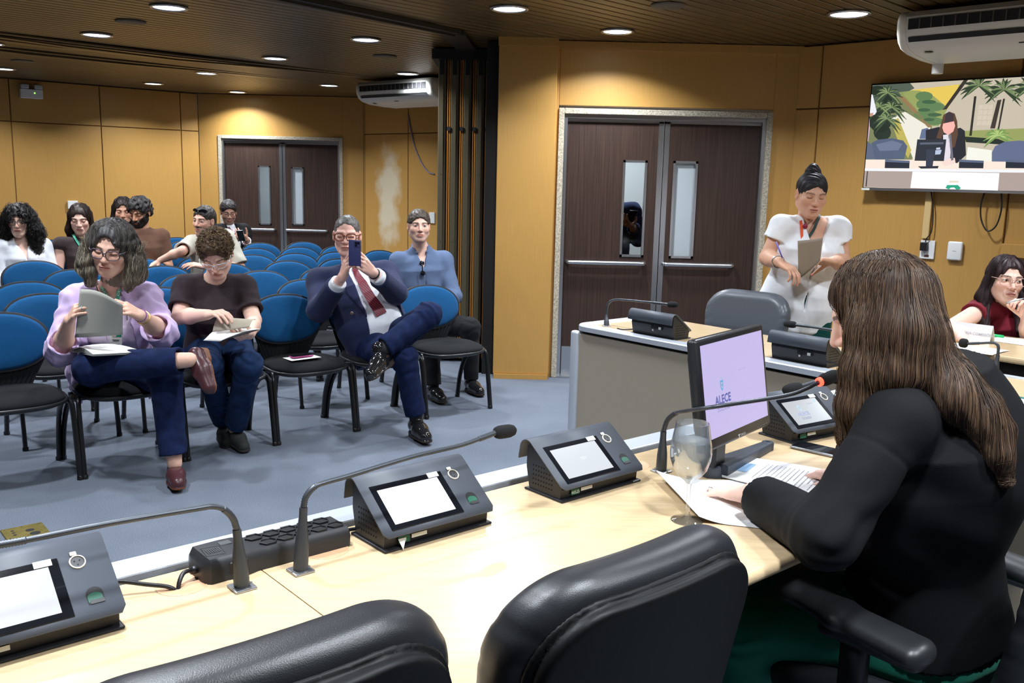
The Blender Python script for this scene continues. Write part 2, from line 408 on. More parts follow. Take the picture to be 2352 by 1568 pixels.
def patch_mat():
    """laminate with one soft-edged whitish patch"""
    m = M_WALL.copy(); m.name = 'golden_laminate_patched'; nt = m.node_tree; b = nt.nodes['Principled BSDF']
    src = b.inputs['Base Color'].links[0].from_socket
    tc = nt.nodes.new('ShaderNodeTexCoord'); c = wall_pt(893, 455, (CR, FY), RWD)
    mp = nt.nodes.new('ShaderNodeVectorMath'); mp.operation = 'SUBTRACT'; mp.inputs[1].default_value = tuple(c); nt.links.new(tc.outputs['Object'], mp.inputs[0])
    sc = nt.nodes.new('ShaderNodeVectorMath'); sc.operation = 'MULTIPLY'; sc.inputs[1].default_value = (2.1, 2.1, .72); nt.links.new(mp.outputs[0], sc.inputs[0])
    ln_ = nt.nodes.new('ShaderNodeVectorMath'); ln_.operation = 'LENGTH'; nt.links.new(sc.outputs[0], ln_.inputs[0])
    nz = nt.nodes.new('ShaderNodeTexNoise'); nz.inputs['Scale'].default_value = 3.5; nz.inputs['Detail'].default_value = 5; nt.links.new(tc.outputs['Object'], nz.inputs[0])
    ma = nt.nodes.new('ShaderNodeMath'); ma.operation = 'MULTIPLY_ADD'; ma.inputs[1].default_value = .9; nt.links.new(nz.outputs[0], ma.inputs[0]); nt.links.new(ln_.outputs['Value'], ma.inputs[2])
    r = nt.nodes.new('ShaderNodeValToRGB'); r.color_ramp.elements[0].position = .72; r.color_ramp.elements[1].position = 1.3 / 1.0 if False else 1.0
    r.color_ramp.elements[0].color = (.8, .8, .8, 1); r.color_ramp.elements[1].color = (0, 0, 0, 1); nt.links.new(ma.outputs[0], r.inputs[0])
    mix = nt.nodes.new('ShaderNodeMix'); mix.data_type = 'RGBA'; mix.inputs[7].default_value = (*srgb(216, 208, 184), 1)
    nt.links.new(r.outputs[0], mix.inputs[0]); nt.links.new(src, mix.inputs[6]); nt.links.new(mix.outputs[2], b.inputs['Base Color']); return m
rz2 = wall_pt(900, 307, (CR, FY), RWD)[2]
_o = panelled('wall_far_right', (CR, FY), RWD, rc, [0, rz2, CEIL]); _o.data.materials[0] = patch_mat()
# unseen sides that close the room behind the photographer
q1 = A(CL, FY) + A(*LWD) * lc[-1]
for nm, c, h in (('wall_rear', (-1, -3.6, CEIL / 2), (8, .05, CEIL / 2)), ('wall_side_left', (-8.3, 2, CEIL / 2), (.05, 6, CEIL / 2)), ('wall_side_right', (5.6, 1, CEIL / 2), (.05, 4.6, CEIL / 2))):
    struct(MB().box(c, h).obj(nm, M_WALL))

# ------------------------------------------------------------------ double doors
M_GLASS = mat('door_glass', (.8, .86, .88), .04, trans=1, ior=1.3)
M_FROST = mat('frosted_glass', (.62, .68, .72), .25, trans=.35, ior=1.3)
def double_door(name, xl, xr, y, h, splitx, win, barz, label, opening=0):
    root = bpy.data.objects.new(name, None); C.objects.link(root); root.location = ((xl + xr) / 2, y, 0); root['kind'] = 'structure'; root['label'] = label
    g = MB(); w_ = .045
    for x in (xl + w_ / 2, xr - w_ / 2): g.rbox((x, y + .03, h / 2), (w_ / 2, .05, h / 2), .004, None, 0, 1)
    g.rbox(((xl + xr) / 2, y + .03, h - w_ / 2), ((xr - xl) / 2 - w_ - .0005, .05, w_ / 2), .004, None, 0, 1)
    g.obj('granite_surround', M_GRANITE, root)
    f = MB(); a, b = xl + w_, xr - w_; s_ = .028
    for x in (a + s_ / 2, b - s_ / 2): f.box((x, y + .06, (h - w_) / 2 - .0005), (s_ / 2, .05, (h - w_) / 2 - .0005))
    f.box(((a + b) / 2, y + .06, h - w_ - s_ / 2 - .0005), ((b - a) / 2 - s_ - .0005, .05, s_ / 2))
    f.box(((a + b) / 2, y + .03, .006), ((b - a) / 2, .06, .006)); f.obj('steel_frame', M_STEEL, root)
    a += s_; b -= s_; top = h - w_ - s_
    for side, (x0, x1) in enumerate(((a, splitx - .004), (splitx + .004, b))):
        leaf = MB(); yy = y + .075; e = .04; wx0, wx1, wz0, wz1 = win[side]
        # leaf with a real opening for the vision panel
        leaf.box(((x0 + wx0) / 2, yy, top / 2 + .01), ((wx0 - x0) / 2, .02, top / 2 - .01)); leaf.box(((wx1 + x1) / 2, yy, top / 2 + .01), ((x1 - wx1) / 2, .02, top / 2 - .01))
        leaf.box(((wx0 + wx1) / 2, yy, (wz0 + .02) / 2), ((wx1 - wx0) / 2, .02, wz0 / 2 - .01)); leaf.box(((wx0 + wx1) / 2, yy, (wz1 + top) / 2), ((wx1 - wx0) / 2, .02, (top - wz1) / 2))
        lo = leaf.obj('door_leaf', M_DOOR, root)
        fr = MB(); t = .018
        for x in (wx0 + t / 2, wx1 - t / 2): fr.box((x, yy - .012, (wz0 + wz1) / 2), (t / 2, .016, (wz1 - wz0) / 2))
        for z in (wz0 + t / 2, wz1 - t / 2): fr.box(((wx0 + wx1) / 2, yy - .012, z), ((wx1 - wx0) / 2, .016, t / 2))
        fr.obj('window_frame', M_STEEL, lo)
        MB().box(((wx0 + wx1) / 2, yy, (wz0 + wz1) / 2), ((wx1 - wx0) / 2 - t, .003, (wz1 - wz0) / 2 - t)).obj('glass_pane', M_GLASS if side == 0 else M_FROST, lo)
        ed = MB(); xe = x1 - .02 if side == 0 else x0 + .02
        ed.box((xe, yy - .003, top / 2), (.02, .021, top / 2 - .012)); ed.box(((x0 + x1) / 2, yy - .003, top - .014), ((x1 - x0) / 2, .021, .012)); ed.obj('edge_trim', M_STEEL, lo)
        k = MB(); k.box(((x0 + x1) / 2, yy - .022, .13), ((x1 - x0) / 2 - .01, .003, .12)); k.obj('kick_plate', M_STEEL, lo)
        bx0, bx1 = (x0 + .03, x1 - .11) if side == 0 else (x0 + .035, x1 - .16)
        br = MB(); br.tube(spline([(bx0, yy - .02, barz), (bx0 + .015, yy - .065, barz), (bx0 + .06, yy - .075, barz), (bx1 - .06, yy - .075, barz), (bx1 - .015, yy - .065, barz), (bx1, yy - .02, barz)], 4), .017, 10)
        br.obj('push_bar', M_STEEL, lo, smooth=True)
    return root
def zz(px, py, y): return float(at(px, py, y)[2])
def xx(px, py, y): return float(at(px, py, y)[0])
double_door('door_1', DL, DR, DWY, DH, xx(1519, 450, 7.45), [(xx(1427, 480, 7.46), xx(1482, 480, 7.46), zz(1455, 590, 7.46), zz(1455, 368, 7.46)), (xx(1541, 480, 7.46), xx(1597, 480, 7.46), zz(1565, 593, 7.46), zz(1570, 370, 7.46))], zz(1395, 604, 7.4), 'dark brown double door with push bars and narrow windows, beside the yellow pillar')
double_door('door_2', FL, FR, FY, FH, xx(650, 450, 12.95), [(xx(594, 450, 12.95), xx(622, 450, 12.95), zz(607, 516, 12.95), zz(607, 381, 12.95)), (xx(670, 450, 12.95), xx(698, 450, 12.95), zz(684, 517, 12.95), zz(684, 384, 12.95))], zz(650, 528, 12.9), 'dark brown double door at the far end of the audience room')
# what lies beyond the doors: a pale corridor
M_CORR = mat('corridor_paint', (.62, .66, .68), .8)
struct(MB().box((1.2, 9.4, 1.3), (1.6, .05, 1.35)).box((1.2, 8.45, -.02), (1.6, .95, .02)).box((1.2, 8.45, 2.70), (1.6, .95, .02)).box((2.8, 8.45, 1.3), (.05, .95, 1.3)).obj('wall_corridor', M_CORR))
struct(MB().box((-2.9, 15, 1.3), (2.2, .05, 1.35)).box((-2.9, 14, 2.70), (2.2, 1, .02)).obj('wall_corridor_far', M_CORR))

struct(MB().box((.27, 9.4, CEIL / 2), (.03, 1.85, CEIL / 2)).obj('wall_partition_side', M_WALL))
# ------------------------------------------------------------------ ceiling lamps
def downlight(px, py, label, r=.105, z=CEIL, pos=None):
    p = atz(px, py, z) if pos is None else A(*pos, z)
    t = thing('ceiling_downlight', label, 'ceiling light', (p[0], p[1], z), 0, 'round ceiling downlights')
    MB().lathe([(r, .02), (r + .018, .0), (r + .018, -.006), (r + .004, -.010), (r - .004, -.004), (r - .006, .004), (r - .006, .02)], 32, p, cap=False).obj('trim_ring', M_STEEL, t, smooth=True)
    MB().lathe([(.001, -.002), (r - .004, -.002), (r - .004, .0)], 32, p, cap=False).obj('diffuser', mat('lamp_diffuser', (.9, .95, 1), .5, emit=DIFFUSER, emitcol=(.93, .97, 1)), t)
    ld = bpy.data.lights.new('lamp', 'AREA'); ld.shape = 'DISK'; ld.size = r * 1.8; ld.energy = LAMP_W; ld.color = LAMP_COL; ld.spread = math.radians(LAMP_SPREAD)
    lo = bpy.data.objects.new('lamp_light', ld); C.objects.link(lo); lo.parent = t; lo.location = (0, 0, -.014)
    return t
for px, py, lb in [(388, 17, 'round lit downlight near the upper left picture edge, nearest of its line'), (222, 80, 'round lit downlight above the emergency light end of the audience room'),
                   (840, 91, 'round lit downlight over the audience, nearest in front of the far air conditioner'), (632, 134, 'round lit downlight over the middle of the audience room'),
                   (474, 168, 'round lit downlight over the rear chair rows, second from the far doors wall'), (352, 192, 'round lit downlight close to the left panelled wall of the audience room'),
                   (545, 211, 'round lit downlight directly above the far double door'), (756, 196, 'round lit downlight to the left of the far air conditioner'),
                   (935, 169, 'round lit downlight right above the far air conditioner'), (1170, 20, 'round lit downlight at the top edge over the pillar'),
                   (1418, 72, 'round lit downlight in front of the near double door'), (1950, 32, 'large round lit downlight beside the near air conditioner'),
                   (8, 158, 'round lit downlight cut by the left picture edge')]:
    downlight(px, py, lb, r=.115 if px == 1950 else .105)
for i, (x, y) in enumerate([(.95, 8.5), (-3.3, 13.9), (-3.4, 5.1), (-2.2, 3.9), (-1.1, 2.6), (.1, 4.6), (1.3, 3.4), (.70, 1.15), (1.75, 1.0), (-.7, 1.5), (3.0, 4.2), (2.7, 2.0), (-4.6, 8.3), (-5.8, 6.6)]):  # lamps out of view, added and placed for the light they give
    downlight(0, 0, 'round lit downlight above the meeting tables, outside the photograph', pos=(x, y))
for px, py, lb in [(1535, 14, 'flat grey round ceiling speaker above the near double door'), (300, 51, 'flat grey round ceiling speaker between two downlights at upper left'), (884, 130, 'flat grey round ceiling speaker before the far air conditioner'), (52, 141, 'flat grey round ceiling speaker near the left picture edge')]:
    p = atz(px, py, CEIL - .001)
    tag(MB().lathe([(.001, -.006), (.09, -.006), (.105, -.003), (.108, .004)], 28, p, cap=False).obj('ceiling_speaker', mat('grille_grey', (.13, .11, .08), .55, metal=.3), smooth=True), lb, 'speaker', 'round ceiling speakers')

# ------------------------------------------------------------------ folding partition parked beside the pillar
def partition():
    y = 7.95; x0, x1 = xx(1004, 500, y), xx(1119, 500, y)
    t = thing('folding_partition', 'folded accordion partition of olive metal and wood edges, parked left of the yellow pillar', 'partition', ((x0 + x1) / 2, y, 0))
    mo = mat('olive_metal', srgb(104, 96, 76), .4, metal=.4); mw = mat('partition_wood', srgb(176, 116, 44), .45)
    n = 4; pw = (x1 - x0) / n
    for i in range(n):
        a = x0 + i * pw; mb = MB()
        mb.rbox((a + pw * .30, y + .42, 1.30), (pw * .30, .42, 1.27), .006, None, 0, 2)
        mb.box((a + pw * .30, y - .004, 1.30), (pw * .10, .006, 1.25), mi=0)
        mb.box((a + pw * .66, y + .44, 1.30), (pw * .05, .42, 1.25), mi=2)
        mb.rbox((a + pw * .76, y + .425, 1.30), (pw * .045, .42, 1.27), .003, None, 1, 1)
        mb.box((a + pw * .84, y + .44, 1.30), (pw * .03, .42, 1.25), mi=2)
        mb.rbox((a + pw * .92, y + .425, 1.30), (pw * .05, .42, 1.27), .003, None, 1, 1)
        for z in (1.05, 1.62): mb.lathe([(.009, 0), (.009, .004), (.004, .006)], 10, (a + pw * .3, y - .004, z), frame(x=A(1, 0, 0), z=A(0, -1, 0)), 2)
        mb.box((a + pw * .3, y - .006, 2.5), (pw * .16, .01, .06), mi=2); mb.box((a + pw * .85, y - .006, 2.0), (pw * .14, .006, .016), mi=2)
        mb.obj('panel', [mo, mw, M_BLACKM], t)
    MB().box(((x1 - .15) / 2 + .0, 7.52, 1.32), ((-.15 - x1) / 2 + .01, .06, 1.32)).obj('jamb_post', M_BLACKM, t)
    MB().box(((x0 + x1) / 2, y + .4, 2.60), ((x1 - x0) / 2 + .05, .46, .04)).obj('head_track', M_BLACKM, t)
partition()
def track():
    a, b = atz(708, 0, CEIL), atz(1010, 64, CEIL); d = nrm(b - a); R = frame(x=d, z=A(0, 0, 1))
    mb = MB(); mb.box(a + d * -.6 + A(0, 0, -.012), (1.95, .07, .016), R); mb.box(a + d * -.6 + A(0, 0, -.03), (1.95, .015, .012), R)
    e = a + d * 1.35; f = A(-.42, 7.9, CEIL); d2 = nrm(f - e); mb.box((e + f) / 2 + A(0, 0, -.013), (np.linalg.norm(f - e) / 2, .08, .016), frame(x=d2, z=A(0, 0, 1)))
    struct(mb.obj('trim_1', mat('track_dark', (.03, .024, .016), .5)))
track()
# ------------------------------------------------------------------ audience chairs
M_BLUE = mat('blue_fabric', srgb(16, 76, 122), .9, spec=.2, sheen=.08, bump=.35, bscale=900, var=.06, vscale=40)
M_SEAT = mat('black_fabric', (.0105, .011, .0125), .95, spec=.15, sheen=.03, bump=.35, bscale=900)
M_SHELL = mat('charcoal_plastic', (.018, .019, .021), .38)
M_LEG = mat('black_enamel', (.009, .009, .010), .3)
def sup(a, b, n, k, N=36):
    t = 2 * PI * k / N; c, s = math.cos(t), math.sin(t)
    return a * math.copysign(abs(c) ** (2 / n), c), b * math.copysign(abs(s) ** (2 / n), s)
def back_pt(x, z):
    """chair-back surface: x across, z up from the oval's centre -> y"""
    return A(x, -.215 + .55 * x * x - .22 * z, .683 + z)
def oval_rings(a, b, prof, n=2.25):
    R = []
    for s_, off in prof:
        R.append([back_pt(*sup(a * s_, b * s_, n, k)) + A(0, off, .16 * off) for k in range(36)])
    return R
def make_chair():
    t = thing('audience_chair', 'blue oval-backed chair', 'chair')
    O = lambda rings: rings
    mb = MB()
    pr = [(.02, .475), (.55, .474), (.85, .466), (.96, .455), (1.0, .443), (.985, .432), (.9, .428)]
    def ring(s_, z, a=.238, b=.222, cy=.035):
        return [(lambda q: A(q[0] * s_ * (1 + .06 * q[1] / b), cy + q[1] * s_, z - .012 * max(0, q[1]) / b))(sup(a, b, 2.7, k)) for k in range(36)]
    mb.loft([ring(s_, z) for s_, z in pr]); mb.obj('seat', M_SEAT, t, smooth=True)
    mb = MB(); mb.loft([ring(s_, z, .247, .231) for s_, z in [(.9, .434), (1.0, .437), (1.012, .430), (1.0, .420), (.86, .405), (.3, .395)]]); mb.obj('seat_shell', M_SHELL, t, smooth=True)
    mb = MB(); mb.loft(oval_rings(.243, .148, [(.03, .028), (.6, .027), (.88, .021), (.97, .012), (1.0, 0), (.98, -.008)])); mb.obj('backrest', M_BLUE, t, smooth=True)
    mb = MB(); mb.loft(oval_rings(.251, .156, [(.93, .006), (1.0, .004), (1.012, -.004), (.99, -.014), (.85, -.022), (.03, -.022)]))
    # ribbed bracket from the oval down to the seat pan
    def brk(i, j):
        s_ = i * 2 - 1; zt = .63 - .10 * (1 - abs(s_) ** 1.6) ; z = zt + (.418 - zt) * j
        wd = .235 - .095 * j; rib = .0025 * math.cos(i * 26 * PI)
        return A(s_ * wd, -.218 + .55 * (s_ * wd) ** 2 * (1 - j) + .026 * (1 - j) + .012 * j + rib, z)
    mb.grid(brk, 52, 6); mb.grid(lambda i, j: brk(i, j) + A(0, -.012, 0), 52, 6)
    mb.obj('back_shell', M_SHELL, t, smooth=True, fixn=True, angle=50)
    for s_ in (-1, 1):
        f = spline([(s_ * .19, .05, .405), (s_ * .235, .10, .412), (s_ * .252, .145, .398), (s_ * .257, .165, .34), (s_ * .259, .20, .12), (s_ * .26, .215, .004)], 5)
        m2 = MB(); m2.tube(f, .0125, 10, flat=1.35, side=A(1, 0, 0)); m2.lathe([(.0165, 0), (.0165, .018), (.012, .024)], 10, f[-1] - A(0, 0, .004)); m2.obj('leg', M_LEG, t, smooth=True, angle=40)
        f = spline([(s_ * .245, .11, .405), (s_ * .25, .0, .385), (s_ * .254, -.10, .31), (s_ * .258, -.17, .17), (s_ * .26, -.205, .004)], 5)
        m2 = MB(); m2.tube(f, .0135, 10, flat=1.5, side=A(1, 0, 0)); m2.lathe([(.0175, 0), (.0175, .018), (.012, .024)], 10, f[-1] - A(0, 0, .004)); m2.obj('leg', M_LEG, t, smooth=True, angle=40)
    m2 = MB()
    for y in (.06, -.08): m2.tube([(-.245, y, .392), (.245, y, .392)], .011, 8)
    m2.box((0, -.0, .385), (.03, .14, .012)); m2.obj('under_frame', M_LEG, t, smooth=True, angle=40)
    return t
AV = nrm((.6396, -.7687, 0)); AU = nrm((.7687, .6396, 0)); AO = A(-2.217, 4.585, 0)
AROT = math.atan2(-AV[0], AV[1])
chair0 = make_chair(); _used = [False]
def place_chair(p, rz, label, group):
    if not _used[0]:
        _used[0] = True; chair0.location = (p[0], p[1], 0); chair0.rotation_euler = (0, 0, rz); chair0['label'] = label; chair0['group'] = group; return chair0
    return dup(chair0, (p[0], p[1], 0), rz, label, group)
def front(k): return AO + AU * (.542 * (k + .5)) - AV * .215
for k, lb in [(-1, 'blue oval-backed chair, front row, cut by the left picture edge'), (0, 'blue oval-backed chair under the woman in the lilac blazer'), (1, 'blue oval-backed chair under the curly-haired woman in a dark T-shirt'),
              (2, 'empty blue oval-backed front-row chair with pink pen on its seat'), (3, 'blue oval-backed chair under the man in the navy suit'), (4, 'empty blue front-row chair beside the folding partition')]:
    place_chair(front(k), AROT + (-.05 if k == 4 else 0), lb, 'front row audience chairs')
G2 = 'audience chairs behind the front row'
for r, k, dr, lb in [
    (1, -.25, .03, 'blue chair back directly behind the cut-off front-row chair at left'), (2, -.15, 0, 'blue chair back, third up from the bottom at the left edge'),
    (1, 1.0, 0, 'blue chair back just above the lilac woman\'s left elbow'), (1, 2.95, 0, 'bright blue chair back directly behind the empty chair with the pen'),
    (1, 4.6, -.03, 'blue chair under the man in the blue-grey shirt'),
    (2, 1.86, 0, 'blue chair back at the curly-haired woman\'s right shoulder'), (2, 2.92, 0, 'blue chair back beside the dark T-shirt woman\'s left shoulder'), (2, 3.93, 0, 'blue chair back touching the navy suit man\'s right shoulder'),
    (3, .74, 0, 'blue chair back in front of the sleeveless brown-top woman'), (3, 1.95, 0, 'blue chair back left of the resting hand of the man in beige shirt'), (3, 2.95, 0, 'blue chair back half hidden behind the curly-haired woman\'s head'),
    (3, 3.97, 0, 'blue chair back, fourth up in the stack above the empty chair'), (3, 4.92, 0, 'blue chair back right above the navy suit man\'s right shoulder'),
    (4.2, .55, 0, 'blue chair back in front of the woman with long curly black hair'), (5, 1.5, 0, 'blue chair under the woman in the sleeveless brown top'),
    (4, 2.12, .1, 'blue chair back that the beige-shirt man drapes his arm over'), (4, 3.06, 0, 'blue chair under the man in the beige shirt'), (4, 3.95, 0, 'blue chair back at the beige-shirt man\'s left elbow'), (4, 4.76, 0, 'blue chair back, fifth up in the stack above the empty chair'), (4, 5.6, 0, 'blue chair back second from farthest, left of the suited man\'s jaw'),
    (4, 6.55, .06, 'blue chair back visible behind the navy suit man\'s left shoulder'),
    (5, .62, 0, 'blue chair under the woman with long curly black hair'), (5, 2.4, 0, 'blue chair under the bearded man in brown'),
    (5, 4.6, 0, 'blue chair back at the beige-shirt man\'s left side'), (5, 5.5, 0, 'blue chair back, sixth up in the stack, nearer the far doors'), (5, 6.38, 0, 'blue chair back farthest away, left of the suited man\'s ear'),
    (6, 5.30, 0, 'blue chair back in front of the young man in black suit'), (6, 6.27, 0, 'blue chair back farthest away, in front of the far right door leaf'), (6, 2.45, 0, 'blue chair under the dark-haired woman behind the bearded man'),
    (6.7, 4.1, 0, 'blue chair back by the yellow wall, nearer of the pair right of the bearded man'), (7.6, 4.35, 0, 'blue chair back by the yellow wall, farther of the pair right of the bearded man'),
    (6.1, 1.45, 0, 'blue chair back by the yellow wall right of the curly-haired woman, lower'), (7.7, 1.85, 0, 'blue chair back by the yellow wall right of the curly-haired woman, upper'),
    (7.0, 5.2, 0, 'blue chair under the young man in black suit')]:
    p = AO + AU * (.542 * (k + .5)) - AV * (.53 + .715 * r - .315)
    place_chair(p, AROT + dr, lb, G2)

# ------------------------------------------------------------------ head table and side desks
M_TOPE = wood_grain('desk_edge', srgb(224, 194, 146), .05, (4, 4, 20), 3, .35)
M_TAUPE = mat('taupe_panel', srgb(150, 140, 124), .7, bump=.15, bscale=500)
TR = frame(x=TU, z=A(0, 0, 1))          # local x=u, y=-v
def desk_run(t, u0, u1, v0, v1, seams, along='u', round_front=None, r=.02):
    pass
def bar(mb, u0, u1, v0, v1, z0, z1, r=.004, mi=0):
    mb.rbox(uv((u0 + u1) / 2, (v0 + v1) / 2, (z0 + z1) / 2), (abs(u1 - u0) / 2, abs(v1 - v0) / 2, abs(z1 - z0) / 2), r, TR, mi, 2)
def head_table():
    t = thing('head_table', 'long maple head table with pale metal rail along its audience side', 'table', uv(.9, .36))
    g = .0012
    seams = [-1.4, .215, 1.60, 2.93, 3.46]
    for i, (a, b) in enumerate(zip(seams[:-1], seams[1:])):
        mb = MB(); v1 = .715
        # top panel with a rounded long front edge
        prof = [(.022, TZ - .028), (.022, TZ - .0015), (.024, TZ)] + [(v1 - .014 + .014 * math.sin(q), TZ - .014 + .014 * math.cos(q)) for q in np.linspace(0, PI, 9)]
        rings = [[uv(u, v, z) for v, z in prof] for u in (a + g, b - g)]
        mb.loft(rings); mb.obj('top_panel', M_WOOD, t, smooth=True, angle=35)
    mb = MB(); bar(mb, -1.4, 2.88, -.085, -.005, TZ - .02, TZ + .004); mb.obj('rail', M_ALU, t)
    mb = MB(); bar(mb, 3.462, 3.50, .16, .72, TZ - .02, TZ + .004); mb.obj('rail', M_ALU, t)
    mb = MB(); bar(mb, -1.4, 2.88, -.012, .03, TZ - .06, TZ - .012); bar(mb, 3.44, 3.47, .16, .72, TZ - .06, TZ - .012); mb.obj('shadow_gap', M_BLACKM, t)
    mb = MB(); bar(mb, -1.4, 2.88, -.07, -.04, .04, TZ - .03); mb.obj('front_panel', M_TAUPE, t)
    for u in (-1.0, .215, 1.6, 2.9):
        mb = MB(); bar(mb, u - .015, u + .015, .02, .55, .0, TZ - .03); mb.obj('support', M_TAUPE, t)
    # round grommet inserts
    for u, v in ((.07, .09), (.36, .105), (1.30, .09)):
        mb = MB(); c = uv(u, v, TZ); mb.lathe([(.001, .0012), (.044, .0012), (.045, .0018), (.047, .0004)], 32, c, cap=False); mb.obj('cable_grommet', mat('grommet_pink', srgb(206, 160, 124), .5), t, smooth=True)
    return t
head_table()
def side_desk():
    t = thing('side_desk', 'side desk with taupe front panels and rounded pale metal frame near the door', 'desk', uv(3.2, -.9))
    u0, u1, v0, v1 = 2.89, 3.46, -1.80, -.09
    mb = MB(); bar(mb, u0 + .085, u1 + .06, v0 + .075, v1 + .08, TZ - .028, TZ); mb.obj('top_panel', M_WOOD, t)
    mb = MB()                                                   # rail with a rounded corner
    P = [uv(u0 + .04, v1 + .06)] + [uv(u0 + .04, v0 + .11)] + [uv(u0 + .11 - .07 * math.cos(q), v0 + .11 - .07 * math.sin(q)) for q in np.linspace(0.2, PI / 2, 6)] + [uv(u1 - .02, v0 + .04)]
    rings = []
    P = np.array(P); T = np.gradient(P, axis=0)
    for p, d in zip(P, T):
        d = nrm(d); n = A(-d[1], d[0], 0)
        rings.append([p + n * a + A(0, 0, z) for a, z in ((-.04, TZ - .024), (-.04, TZ), (-.036, TZ + .004), (.036, TZ + .004), (.04, TZ), (.04, TZ - .024))])
    mb.loft(rings)
    mb.rbox(uv(u0 + .02, v0 + .03, TZ / 2 - .02), (.022, .03, TZ / 2 - .01), .015, TR, 0, 3)      # corner post
    mb.obj('rail', M_ALU, t, smooth=True, angle=40)
    mb = MB(); bar(mb, u0 + .03, u0 + .09, v0 + .06, v1 + .05, TZ - .05, TZ - .02); mb.obj('shadow_gap', M_BLACKM, t)
    for a, b in ((v0 + .055, -.93), (-.915, v1 - .0)):
        mb = MB(); bar(mb, u0 + .012, u0 + .035, a, b, .03, TZ - .042); mb.obj('front_panel', M_TAUPE, t)
    mb = MB(); bar(mb, u0 + .035, u0 + .05, v0 + .05, v1, .0, TZ - .04); mb.obj('back_board', M_BLACKM, t)
    mb = MB(); bar(mb, u0 + .05, u1 - .1, v0 + .06, v0 + .08, 0, TZ - .03); mb.obj('end_panel', M_TAUPE, t)
side_desk()
def clerk_desk():
    t = thing('clerk_desk', 'maple clerk desk of the woman in dark red, by the right wall', 'desk', uv(4.25, -.1))
    mb = MB(); bar(mb, 3.96, 4.62, -.75, .7, TZ - .03, TZ, .01); mb.obj('top_panel', M_WOOD, t)
    mb = MB(); bar(mb, 3.99, 4.01, -.73, .7, .05, TZ - .11); mb.obj('modesty_panel', M_TOPE, t)
    mb = MB(); bar(mb, 4.02, 4.05, -.73, .7, .0, TZ - .03); mb.obj('back_board', M_BLACKM, t)
    mb = MB(); bar(mb, 4.05, 4.58, -.74, -.71, 0, TZ - .03); mb.obj('end_panel', M_TOPE, t)
clerk_desk()

